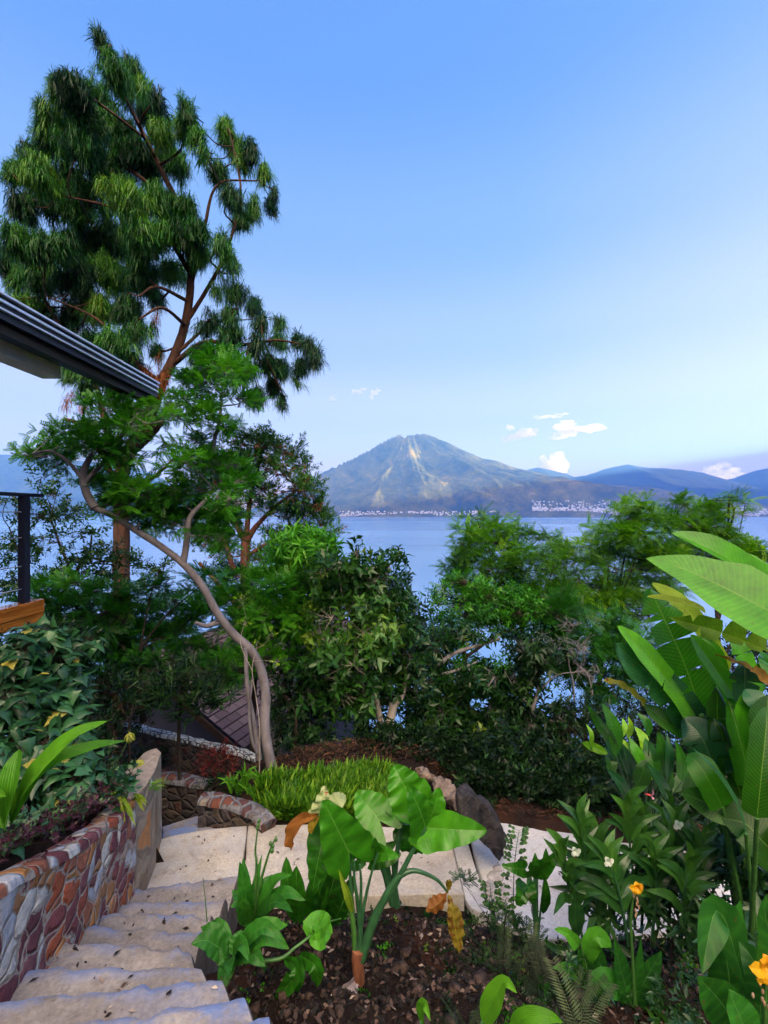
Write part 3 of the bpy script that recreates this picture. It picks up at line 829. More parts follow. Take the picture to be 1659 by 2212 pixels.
# ---- walls
def wall(name, pts, zt, zb, th, mats, label, seed=0, res=.03, lean=0.0):
    """pts: ground line (x, y); zt, zb: top and bottom height at each point; the coping is a child"""
    P = np.array([(p[0], p[1], a, b) for p, a, b in zip(pts, zt, zb)], float)
    L = np.concatenate([[0], np.cumsum(np.linalg.norm(np.diff(P[:, :2], axis=0), axis=1))])
    n = max(3, int(L[-1] / res)); s = np.linspace(0, L[-1], n)
    Q = np.column_stack([np.interp(s, L, P[:, k]) for k in range(4)])
    T = nrmz(np.gradient(Q[:, :2], axis=0)); Nn = np.column_stack([T[:, 1], -T[:, 0]])
    nv = 26
    root = empty(name, (Q[n // 2, 0], Q[n // 2, 1], Q[n // 2, 3]), label, 'wall')
    mb = MB()
    def side(sgn):
        g = []; lu = []
        for f in np.linspace(0, 1, nv):
            z = Q[:, 3] + (Q[:, 2] - Q[:, 3]) * f
            off = sgn * th / 2 + sgn * (fbm(s * 6, z * 6, seed + 3, 3) * .03 - lean * f * (1 if sgn > 0 else 0))
            g.append(np.column_stack([Q[:, :2] + Nn * np.reshape(off, (-1, 1)), z])); lu.append(np.column_stack([s, z, 0 * s + seed]))
        return np.array(g), np.array(lu)
    A, la = side(1); B, lb = side(-1)
    mb.grid(A, .5, la); mb.grid(B, .5, lb + (7, 0, 0), flip=True)
    for e in (0, -1):
        g = np.stack([A[:, e], (A[:, e] + B[:, e]) / 2, B[:, e]], 1)
        l2 = np.stack([la[:, e], la[:, e] + (th / 2, 0, 0), la[:, e] + (th, 0, 0)], 1)
        mb.grid(g, .5, l2, flip=(e == -1))
    mb.build('wall_face', mats[0], root)
    mb = MB()
    g = []; lu = []
    for f, dz in ((-.06, -.03), (-.03, .0), (.03, .012), (.25, .02), (.5, .022), (.75, .02), (.97, .012), (1.03, 0), (1.06, -.03)):
        base = A[-1] + (B[-1] - A[-1]) * f
        base = base + (0, 0, dz) + np.column_stack([0 * s, 0 * s, fbm(s * 8, s * 0 + f * 3, seed, 3) * .012])
        g.append(base); lu.append(np.column_stack([s, 0 * s + f * th, 0 * s + 5]))
    g = np.array(g); mb.grid(g, .5, np.array(lu))
    for e in (0, -1):
        ring = g[:, e]; c = ring.mean(0); low = ring.copy(); low[:, 2] -= .02
        mb.add(np.vstack([ring, c]), [[k, (k + 1), len(ring)] for k in range(len(ring) - 1)], .5)
    mb.build('coping', mats[1], root)
    return root
M_DARKW = stone_mat('dark_wall_stone', [(.05, .045, .05), (.09, .05, .045), (.07, .06, .065), (.10, .08, .07)], (.10, .09, .09), (7, 9, 1), .3, .03)
M_MORT = m_simple('rough_mortar', (.20, .16, .14), (.36, .31, .27), 14, .85, .8, .2, .02)
# left retaining wall, along the stairs
lw = [(-1.62, .5), (-1.60, 1.05), (-1.56, 1.45), (-1.52, 1.75), (-1.60, 2.05), (-1.66, 2.35), (-1.73, 2.65), (-1.80, 2.95), (-1.85, 3.2), (-1.88, 3.36)]
wall('retaining_wall', lw, [-.95, -1.14, -1.30, -1.42, -1.58, -1.73, -1.86, -1.98, -2.06, -2.10], [-2.2, -2.2, -2.3, -2.4, -2.6, -2.8, -2.9, -3.1, -3.2, -3.2], .14, [M_WALL, M_WALL], 'colourful rubble stone retaining wall running down beside the concrete stairs', 3)
# its end pillar
root = empty('wall_pillar', (*gp(325, 1900, LZ - .05), LZ - .05), 'upright mortared stone pillar ending the colourful retaining wall by the landing', 'pillar')
mb = MB()
A_ = G(302, 1912, LZ); B_ = G(330, 1895, LZ); C_ = G(363, 1806, LZ)
fr_ = np.array([-1.97, 3.36]); rt_ = np.array([-1.83, 3.50]); bk_ = np.array([-2.02, 4.28])
O = np.array([(-1.955, 3.43), (-1.885, 3.39), (-1.84, 3.42), (-1.85, 3.6), (-1.90, 3.85), (-2.02, 4.22), (-2.10, 4.28), (-2.17, 4.2), (-2.16, 3.9), (-2.10, 3.6)])
ringn = 60
D = np.vstack([O, O[:1]]); Ld = np.concatenate([[0], np.cumsum(np.linalg.norm(np.diff(D, axis=0), axis=1))]); sd = np.linspace(0, Ld[-1], ringn)
PX = np.interp(sd, Ld, D[:, 0]); PY = np.interp(sd, Ld, D[:, 1])
cx, cy = O.mean(0)
gg = []; ll = []
for f in np.linspace(0, 1, 30):
    zt = -2.13 + .02 * fbm(PX * 9, PY * 9, 4, 2) - (PY - 3.4) * .06
    z = -3.4 + (zt + 3.4) * f
    k = 1 - .04 * f + fbm(sd * 5, z * 5, 8, 4) * .025
    gg.append(np.column_stack([cx + (PX - cx) * k, cy + (PY - cy) * k, z])); ll.append(np.column_stack([sd * 1.1, z, 0 * z + 11]))
gg = np.array(gg); mb.grid(gg, .5, np.array(ll)); 
mb.build('pillar_body', stone_mat('mortared_pillar', [(.22, .16, .12), (.26, .19, .15), (.22, .16, .12), (.30, .24, .19), (.42, .2, .09), (.5, .5, .55)], (.27, .22, .18), (3.2, 3.4, 1), .35, .22), root)
mb = MB(); top = gg[-1]; c = top.mean(0) + (0, 0, .015)
rr = [c + (top - c) * f + (0, 0, .02 * (1 - f)) for f in (.0, .3, .6, .85, 1.0)]
mb.grid(np.array(rr)[::-1] + (0, 0, .004)); mb.build('coping', M_MORT, root)
# low walls around the beds
wz = -2.86
wall('low_garden_wall', [gp(434, 1722, wz), gp(455, 1722, wz), gp(490, 1729, wz), gp(530, 1741, wz), gp(560, 1754, wz), gp(580, 1772, wz)], [wz] * 5 + [wz - .02], [-4.1, -4.1, -3.9, -3.6, -3.4, -3.4], .15, [M_DARKW, M_COPE], 'low dark wall capped with red stones and white mortar beside the grass bed', 13)
wz = -3.05
wall('low_garden_wall', [gp(322, 1672, wz), gp(345, 1673, wz), gp(400, 1682, wz), (G(452, 1692, wz)[0], G(452, 1692, wz)[1])], [wz] * 4, [-4.4] * 4, .16, [M_DARKW, M_COPE], 'low dark stone wall behind the descending steps, under the mulch bed', 23)
wz = -3.42
wall('low_garden_wall', [gp(262, 1560, wz), gp(330, 1578, wz), gp(430, 1602, wz), gp(525, 1624, wz), gp(560, 1640, wz)], [wz] * 5, [-4.8] * 5, .13, [M_DARKW, M_COPE2], 'narrow wall topped with white pebbles in front of the shingle-roofed house', 33)

# ---- boulder and rocks
M_ROCK = m_simple('volcanic_rock', (.008, .008, .012), (.055, .048, .052), 11, .75, 1.0, .3, .06, detail=9)
def rock(c, size, seed, name='rock', label='', mat=None, rot=0.0, cat='rock', group=None, tilt=0.0):
    bm = bmesh.new(); bmesh.ops.create_icosphere(bm, subdivisions=5, radius=1)
    V = np.array([v.co[:] for v in bm.verts]); Fc = np.array([[v.index for v in f.verts] for f in bm.faces]); bm.free()
    r2 = np.random.default_rng(seed)
    for _ in range(16):                                  # planed facets
        d = nrmz(r2.normal(size=3)); k = r2.uniform(.38, .75)
        h = V @ d; V = V - np.outer(np.maximum(h - k, 0) * 1.0, d)
    V = V * (1.12 + .26 * n3(V, 1.9, seed) + .20 * n3(V, 5, seed + 1) + .04 * n3(V, 17, seed + 2))[:, None]
    V = V * np.array(size)
    ct, st_ = math.cos(tilt), math.sin(tilt); V = V @ np.array([[ct, 0, st_], [0, 1, 0], [-st_, 0, ct]])
    ca, sa = math.cos(rot), math.sin(rot)
    V = V @ np.array([[ca, sa, 0], [-sa, ca, 0], [0, 0, 1]])
    mb = MB(); mb.add(V + c, Fc)
    o = mb.build(name, mat or M_ROCK, loc=c); tag(o, label, cat, group); return o
rock(W(1042, 1768, 4.15) - (0, 0, .02), (.36, .26, .20), 3, 'boulder', 'large dark boulder resting on the edge of the pale path', rot=.1, cat='boulder', tilt=-.75)
rk = [(990, 1728, 4.6, .13, 'angular brown rock touching the left of the large boulder'), (968, 1712, 4.85, .12, 'brown rock second from the large boulder'), (948, 1694, 5.0, .11, 'rough rock in the middle of the row behind the elephant ear leaves'),
      (930, 1680, 5.2, .10, 'reddish rock near the top of the rock row'), (910, 1668, 5.4, .10, 'farthest rock at the top of the rock row'), (1004, 1745, 4.45, .10, 'small rock tucked against the boulder')]
M_ROCK2 = m_simple('brown_rock', (.09, .06, .05), (.26, .2, .17), 8, .8, 1.0, .3, .03, detail=9)
for i, (u, v, Y, s_, lb) in enumerate(rk):
    rock(W(u, v, Y), (s_ * 1.2, s_, s_ * .8), 40 + i, 'rock', lb, M_ROCK2, i * .8)

# ============================================================ HOUSES
def plain(name, c, rough=.6, spec=.4, metal=0.0, coat=0.0):
    return m_simple(name, tuple(x * .88 for x in c), tuple(min(1, x * 1.1) for x in c), 6, rough, .08, spec, .004, metal, coat)
M_ALU = plain('silver_metal', (.55, .60, .72), .35, .5, .5)
M_NAVY = plain('dark_gutter_metal', (.012, .014, .035), .5, .3, .0)
M_PLAS = plain('grey_plaster', (.80, .73, .66), .85, .2)
M_DKWD = m_simple('dark_stained_wood', (.012, .008, .006), (.04, .022, .014), 9, .6, .3, .3, .01, stretch=(1, .15, 1))
# lodge on the left: roof edge, soffit beam, balcony
m, t, out = newmat('varnished_wood')
g = geopos(t, (6, .55, 9))
n1 = noise(t, 2.2, 8, .6, g, 1.2); n2 = noise(t, 14, 4, .6, g)
c = ramp_node(t, [(.3, (.26, .065, .012)), (.52, (.50, .16, .028)), (.75, (.62, .25, .05))], n1)
c = mixc(t, .4, c, ramp_node(t, [(.4, (.6, .55, .5)), (.6, (1.2, 1.2, 1.2))], n2), 'MULTIPLY')
bsdf(t, out, c, .25, bump(t, n2, .15, .004), .5, 0, .6)
M_VARN = m
root = empty('lodge', (-4.6, 3.0, -1.6), 'corner of a lodge with striped metal roof edge and wooden balcony at left', 'house')
RX, RY = -3.0, 6.09
def rx(y_at_end_v, x=RX): return -x * (CV - y_at_end_v) / abs(337 - CU)
# roof: fascia profile runs along Y, x = RX; heights from the photograph
zt = [(-.000, 1.695, M_ALU, .030), (.0, 1.655, M_NAVY, .052), (-.0, 1.600, M_ALU, .026), (.0, 1.568, M_NAVY, .048), (.0, 1.518, M_ALU, .026)]
Y0, Y1 = -1.5, RY
ym, yl = (Y0 + Y1) / 2, (Y1 - Y0)
mb = MB(); mb.box((RX - .19, ym, 1.60), (.30, yl - .02, .18)); mb.box((-5.2, 1.5, 1.61), (3.7, 6.2, .16)); mb.build('roof_deck', M_DKWD, root, smooth=False)
mb = MB()
for k, (pr, z, mt, h) in enumerate([(.035, 1.690, 0, .022), (.018, 1.640, 0, .026), (.026, 1.572, 0, .020)]):
    mb.box((RX + pr, ym, z), (.05, yl, h), bev=.004)
mb.build('fascia_strip', M_ALU, root, smooth=False)
mb = MB()
mb.box((RX - .015, ym, 1.60), (.07, yl - .01, .19)); mb.build('gutter', M_NAVY, root, smooth=False)
mb = MB(); mb.box((RX - .10, ym, 1.475), (.12, yl - .03, .10)); mb.build('eave_board', M_DKWD, root, smooth=False)
mb = MB(); mb.box((-3.395, 1.6, 1.475), (.19, 6.26, .23), bev=.004); mb.build('plastered_beam', M_PLAS, root, smooth=False)
mb = MB(); mb.box((-4.8, 1.5, 1.515), (2.5, 6.1, .02)); mb.build('ceiling', M_DKWD, root, smooth=False)
mb = MB(); mb.box((-4.30, 1.65, -1.09), (1.1, 6.1, .08)); mb.build('deck', M_DKWD, root, smooth=False)
bx = MB(); bx.box((-3.66, 1.75, -.985), (.14, 6.30, .135), bev=.006); bx.box((-3.665, 1.75, -1.105), (.13, 6.30, .097), bev=.005)
bx.build('edge_beam', M_VARN, root, smooth=False)
rl_ = MB(); rl_.box((-3.66, 1.9, .175), (.07, 6.1, .035), bev=.006); rail = rl_.build('handrail', M_NAVY, root, smooth=False)
for yy in (4.72, 2.9, 1.1):
    p = MB(); p.box((-3.67, yy, -.38), (.075, .075, 1.08), bev=.004); p.build('post', M_NAVY, root, smooth=False)
for z in (-.26, -.55, -.78, .0):
    p = MB(); p.tube([(-3.67, -1, z), (-3.67, 4.72, z)], .006, sides=6, n=3); p.build('rail_cable', M_ALU, root)
# wall of the lodge, further left, carries the roof and the deck
mb = MB(); mb.box((-5.4, 1.0, -.2), (.3, 8.0, 3.3)); mb.build('wall', M_PLAS, root, smooth=False)

# shingle-roofed house below
m, t, out = newmat('shingles')
br = N(t, 'ShaderNodeTexBrick'); lu = N(t, 'ShaderNodeAttribute', attribute_name='lu').outputs['Vector']
t.links.new(lu, br.inputs['Vector'])
br.inputs['Scale'].default_value = 1.0; br.inputs['Brick Width'].default_value = .34; br.inputs['Row Height'].default_value = .16
br.inputs['Mortar Size'].default_value = .012; br.inputs['Color1'].default_value = (.075, .056, .078, 1); br.inputs['Color2'].default_value = (.125, .098, .125, 1); br.inputs['Mortar'].default_value = (.04, .03, .045, 1)
n1 = noise(t, 40, 4, .7, geopos(t)); n2 = noise(t, .9, 4, .6, geopos(t))
c = mixc(t, .6, br.outputs['Color'], ramp_node(t, [(.3, (.55, .55, .6)), (.7, (1.5, 1.45, 1.4))], n1), 'MULTIPLY')
c = mixc(t, .5, c, ramp_node(t, [(.3, (.6, .6, .6)), (.7, (1.3, 1.25, 1.2))], n2), 'MULTIPLY')
bsdf(t, out, c, .9, bump(t, br.outputs['Fac'], -.8, .02), .2)
M_SHIN = m
root = empty('house', (-4.5, 11, -8.6), 'dark walled house with purple-grey shingle roof down the slope', 'house')
B0 = np.array([-3.02, 10, -5.12]); rd = np.array([-.94, .35, 0]); ed = np.array([.35, .94, 0])
def roof_plane(o, r, run, rise, e, length, rows=14, nm='roof'):
    mb = MB()
    for k in range(rows):        # overlapping courses, each a tilted strip
        f0, f1 = k / rows, (k + 1.12) / rows
        A = o + r * run * f0 + np.array([0, 0, rise * f0 + .022]); C_ = o + r * run * f1 + np.array([0, 0, rise * f1 + .004])
        n = 40; tt = np.linspace(0, length, n)
        g = np.stack([A + np.outer(tt, e), C_ + np.outer(tt, e)], 0)
        ll = np.stack([np.column_stack([tt, 0 * tt + f0 * rows * .16, 0 * tt]), np.column_stack([tt, 0 * tt + f1 * rows * .16, 0 * tt])], 0)
        mb.grid(g, .5, ll)
        g2 = np.stack([A + np.outer(tt, e) - (0, 0, .035), A + np.outer(tt, e)], 0); mb.grid(g2, .3, ll[:1].repeat(2, 0))
    return mb
roof_plane(B0, rd, 3.1, 1.66, ed, 8.5, 16).build('roof', M_SHIN, root)
rise_ = np.array([0, 0, 1.66])
T0 = B0 + rd * 3.1 + rise_
roof_plane(T0 + rd * 3.1 - rise_, -rd, 3.1, 1.66, ed, 8.5, 16).build('roof', M_SHIN, root)
mb = MB()
tube_pts = [B0 + (0, 0, -.05) - ed * .02, T0 + (0, 0, -.05) - ed * .02, T0 + rd * 3.1 - rise_ + (0, 0, -.05) - ed * .02]
for a, b in zip(tube_pts[:-1], tube_pts[1:]):
    d = .16
    mb.add([a, b, b - (0, 0, d), a - (0, 0, d), a - ed * .05, b - ed * .05, b - ed * .05 - (0, 0, d), a - ed * .05 - (0, 0, d)], [[0, 1, 2, 3], [7, 6, 5, 4], [0, 4, 5, 1], [3, 2, 6, 7]])
mb.build('bargeboard', M_DKWD, root, smooth=False)
M_NWALL = plain('navy_wall_paint', (.03, .032, .06), .7, .3)
mb = MB()
g0 = B0 + rd * .35 + ed * .5; g1 = B0 + rd * 5.85 + ed * .5; gt = T0 + ed * .5 - (0, 0, .12)
zb = -9.0
sh = np.array([0, 0, .12])
mb.add([(g0[0], g0[1], zb), (g1[0], g1[1], zb), g1 + (0, 0, .08), gt, g0 + (0, 0, .08)], [[0, 4, 3, 2, 1]])
h0 = g0 + ed * 7.5; mb.add([(g0[0], g0[1], zb), (h0[0], h0[1], zb), h0 + (0, 0, .08), g0 + (0, 0, .08)], [[0, 1, 2, 3]])
mb.build('wall', M_NWALL, root, smooth=False)
M_GLASS = plain('dark_window_glass', (.012, .014, .02), .08, .6)
for a in (.9, 2.6):
    c_ = B0 + rd * a + ed * .47; w_ = .55
    p = MB(); q0 = c_ - (0, 0, 1.35); q1 = q0 + rd * w_ * 2
    p.add([q0, q1, q1 + (0, 0, 1.05), q0 + (0, 0, 1.05)], [[0, 3, 2, 1]]); wn = p.build('window', M_GLASS, root, smooth=False)
    p = MB()
    for (s0, s1) in ((q0, q1), (q1, q1 + (0, 0, 1.05)), (q1 + (0, 0, 1.05), q0 + (0, 0, 1.05)), (q0 + (0, 0, 1.05), q0), ((q0 + q1) / 2, (q0 + q1) / 2 + (0, 0, 1.05))):
        p.tube([s0 - ed * .03, s1 - ed * .03], .03, sides=4, n=2)
    p.build('frame', M_DKWD, wn, smooth=False)

# ============================================================ FOLIAGE TEMPLATES (unit length along +Z)
def T_(V, Fc, L=None):
    V = np.array(V, float); Fc = np.array(Fc)
    L = np.zeros((len(V), 3)) if L is None else np.array(L, float)
    return V, Fc, L
def leafquad(base, d, L, w, up, fold=.25, droop=.15):
    """folded pointed leaf of 6 vertices / 4 triangles-as-quads"""
    d = nrmz(d); s = nrmz(np.cross(d, up)); n = np.cross(s, d)
    m = base + d * L * .45 + n * (-.02 * L)
    tip = base + d * L - n * droop * L
    l = base + d * L * .42 + s * w + n * fold * w; r = base + d * L * .42 - s * w + n * fold * w
    return [base, l, tip, m, r], [[0, 1, 2, 3], [0, 3, 2, 4]]
def sprig(nl=9, L=.34, w=.075, spread=1.0, seed=0, droop=.2, whorl=False, stem=True):
    r = np.random.default_rng(seed); V = []; Fc = []; Ls = []
    for k in range(nl):
        t_ = (k + .6) / nl if not whorl else .75 + .25 * r.random()
        th = k * 2.4 + r.random() * .5
        d = np.array([math.cos(th) * spread, math.sin(th) * spread, .75 - (.4 if whorl else 0) * r.random()]) + r.normal(size=3) * .15
        v, f = leafquad(np.array([0, 0, t_ * .8]), d, L * r.uniform(.75, 1.2), w * r.uniform(.8, 1.2), np.array([0, .3, 1.]) + r.normal(size=3) * .3, .3, droop)
        n0 = len(V); V += v; Fc += [[a + n0 for a in q] for q in f]
        tt = r.uniform(-.12, .12); Ls += [[0, 0, tt]] * 5
    return T_(V, Fc, Ls)
def feather(np_=9, L=.2, w=.035, seed=0, arch=.25, taper=True):
    """pinnate leaf: leaflets in pairs along a rachis that arches down"""
    r = np.random.default_rng(seed); V = []; Fc = []; Ls = []
    for k in range(np_):
        t_ = (k + .7) / np_
        c = np.array([0, -arch * t_ * t_, t_])
        l = L * (1.0 - .5 * abs(t_ - .45) if taper else 1) * r.uniform(.85, 1.1)
        for s_ in (-1, 1):
            d = nrmz(np.array([s_ * 1.0, -.15 + r.normal() * .1, .45]))
            q = np.array([0, .0, 1.]); e = nrmz(np.cross(d, [0, 1, 0])) * w
            n0 = len(V); V += [c, c + d * l * .5 + e, c + d * l, c + d * l * .5 - e]; Fc += [[n0, n0 + 1, n0 + 2, n0 + 3]]
            tt = r.uniform(-.06, .06); Ls += [[0, 0, tt]] * 4
    n0 = len(V)
    V += [[-.008, 0, 0], [.008, 0, 0], [.004, -arch, 1], [-.004, -arch, 1]]; Fc += [[n0, n0 + 1, n0 + 2, n0 + 3]]; Ls += [[0, 0, 0]] * 4
    return T_(V, Fc, Ls)
def bough(nf=5, seed=0, **k):
    """several feathers fanned from one twig"""
    r = np.random.default_rng(seed); V = []; Fc = []; Ls = []; n0 = 0
    for i in range(nf):
        v, f, l = feather(seed=seed * 9 + i, **k)
        a = (i / (nf - 1) - .5) * 2.6 if nf > 1 else 0; b = r.normal() * .35
        ca, sa = math.cos(a), math.sin(a); cb, sb = math.cos(b), math.sin(b)
        M1 = np.array([[ca, 0, sa], [0, 1, 0], [-sa, 0, ca]]); M2 = np.array([[1, 0, 0], [0, cb, -sb], [0, sb, cb]])
        v = (v * r.uniform(.55, .8)) @ (M1 @ M2).T + np.array([0, 0, .35 * r.random()])
        V.append(v); Fc.append(f + n0); Ls.append(l + [0, 0, r.uniform(-.08, .08)]); n0 += len(v)
    return np.vstack(V), np.vstack(Fc), np.vstack(Ls)
def pine_tuft(nn=64, seed=0, w=.016):
    """long needles that rise from a shoot tip and hang down; +Z is straight up"""
    r = np.random.default_rng(seed); V = []; Fc = []; Ls = []
    for k in range(nn):
        th = r.uniform(0, 6.283); el = r.uniform(-.2, 1.25)
        b = np.array([0, 0, r.uniform(-.75, .05)]) + r.normal(size=3) * .03
        h = np.array([math.cos(th), math.sin(th), 0])
        L = r.uniform(.65, 1.1)
        p1 = b + (h * math.cos(el) + np.array([0, 0, math.sin(el)])) * L * .35
        p2 = p1 + (h * .26 + np.array([0, 0, -.38])) * L * .36
        p3 = p2 + (h * .12 + np.array([0, 0, -1.0])) * L * .42
        if k % 4 == 0:
            u_ = h * .55 + np.array([0, 0, .85]); p1 = b + u_ * L * .22; p2 = p1 + (u_ + h * .15) * L * .2; p3 = p2 + (h * .8 + np.array([0, 0, .2])) * L * .2
        s_ = np.array([-math.sin(th), math.cos(th), 0]) * w
        n0 = len(V)
        V += [b - s_ * .5, b + s_ * .5, p1 - s_, p1 + s_, p2 - s_, p2 + s_, p3 - s_ * .3, p3 + s_ * .3]
        Fc += [[n0 + a, n0 + a + 1, n0 + a + 3, n0 + a + 2] for a in (0, 2, 4)]
        tt = r.uniform(-.1, .1); Ls += [[0, 0, tt]] * 8
    return T_(V, Fc, Ls)
def spray(nl=44, seed=0, L=.17, w=.03):
    """upright brushy spray of small scale-like leaves"""
    r = np.random.default_rng(seed); V = []; Fc = []; Ls = []
    for k in range(nl):
        t_ = r.random(); th = r.uniform(0, 6.283)
        rad = .26 * (1 - t_) + .05
        b = np.array([math.cos(th) * rad * .4, math.sin(th) * rad * .4, t_ * .9])
        d = np.array([math.cos(th), math.sin(th), 1.1]) + r.normal(size=3) * .2
        v, f = leafquad(b, d, L * r.uniform(.8, 1.6), w, np.array([0, 0, 1.]), .2, .0)
        n0 = len(V); V += v; Fc += [[a + n0 for a in q] for q in f]; Ls += [[0, 0, r.uniform(-.15, .15)]] * 5
    return T_(V, Fc, Ls)
def lobed(seed=0):
    """three-lobed drooping leaf"""
    r = np.random.default_rng(seed)
    o = [(0, 0), (.18, .06), (.46, .02), (.40, .26), (.30, .42), (.16, .62), (0, 1.0), (-.16, .62), (-.30, .42), (-.40, .26), (-.46, .02), (-.18, .06)]
    V = [[0, .05, .35]] + [[x * r.uniform(.85, 1.1), -.22 * abs(x) - .18 * z * z, z] for x, z in o]
    Fc = [[0, 1 + k, 1 + (k + 1) % 12, 1 + (k + 2) % 12] for k in range(0, 12, 2)]
    V = V; return T_(V, Fc, [[0, 0, r.uniform(-.1, .1)]] * 13)

TP_SPRIG = [sprig(9, .36, .07, 1.0, s) for s in range(5)]
TP_LANCE = [sprig(10, .62, .05, .8, s + 20, .45, True) for s in range(5)]
TP_AVO = [sprig(8, .50, .10, .85, s + 40, .35) for s in range(5)]
TP_FEA = [bough(5, s, np_=8, L=.24, w=.07, arch=.22) for s in range(5)]
TP_ACA = [bough(6, s + 30, np_=10, L=.17, w=.038, arch=.28) for s in range(5)]
TP_FINE = [bough(5, s + 60, np_=11, L=.22, w=.045, arch=.15) for s in range(5)]
TP_PINE = [pine_tuft(60, s) for s in range(5)]
TP_SPRAY = [spray(34, s) for s in range(4)]
TP_LOBE = [lobed(s) for s in range(6)]
TP_DOTS = [sprig(7, .30, .11, 1.0, s + 80, .1) for s in range(4)]

DG = (.010, .030, .008)
M_PINE = m_leaf('pine_needles', [(0, (.006, .028, .016)), (.30, (.014, .070, .024)), (.55, (.038, .17, .026)), (.80, (.12, .30, .03)), (.95, (.20, .24, .04)), (1.0, (.32, .10, .03))], .45, .25)
M_LFG = m_leaf('fresh_green_leaves', [(0, (.010, .055, .008)), (.5, (.034, .185, .010)), (.85, (.10, .36, .016)), (1, (.20, .38, .03))], .38, .34)
M_LFD = m_leaf('dark_glossy_leaves', [(0, (.004, .020, .005)), (.5, (.014, .065, .010)), (.85, (.055, .17, .02)), (1, (.18, .28, .03))], .36, .25, spec=.4)
M_LFA = m_leaf('feathery_leaves', [(0, (.012, .06, .006)), (.5, (.085, .27, .010)), (.85, (.24, .44, .012)), (1, (.32, .44, .03))], .5, .45)
M_LFC = m_leaf('cypress_leaves', [(0, (.012, .055, .010)), (.5, (.032, .14, .016)), (.8, (.085, .22, .025)), (.9, (.12, .10, .04)), (1, (.28, .07, .03))], .55, .25)
M_LFB = m_leaf('bluish_creeper_leaves', [(0, (.006, .035, .014)), (.5, (.020, .095, .035)), (.85, (.055, .17, .06)), (.96, (.16, .22, .09)), (1, (.42, .36, .06))], .42, .2, spec=.6)
M_LFX = m_leaf('shade_darkened_leaves', [(0, (.003, .011, .004)), (.6, (.008, .032, .009)), (1, (.028, .085, .018))], .45, .2)  # leaf colours darkened to stand in for deep shade under the trees
M_BK_PINE = m_bark('pine_bark', (.025, .014, .011), (.14, .065, .045), 9, .22, 1.0)
M_BK_GREY = m_bark('smooth_grey_bark', (.12, .105, .12), (.27, .245, .28), 6, .6, .5)
M_BK_DARK = m_bark('dark_bark', (.018, .014, .012), (.075, .055, .045), 12, .4, .8)
M_BK_PALE = m_bark('pale_bark', (.20, .17, .15), (.46, .42, .38), 8, .35, .6)
M_BK_RED = m_bark('reddish_bark', (.07, .028, .022), (.24, .10, .075), 12, .3, .7)
M_BK_BARE = m_bark('bleached_twigs', (.12, .11, .12), (.30, .28, .30), 12, .4, .3)

def blobs3(blobs, Y, jit=0.0, rd=1.0):
    out = []
    for b in blobs:
        u, v, ru, rv = b[:4]; y = b[4] if len(b) > 4 else Y
        y = y + rng.uniform(-jit, jit)
        out.append((W(u, v, y), np.array([ru / F * y, (ru + rv) * .5 / F * y * rd, rv / F * y])))
    return out

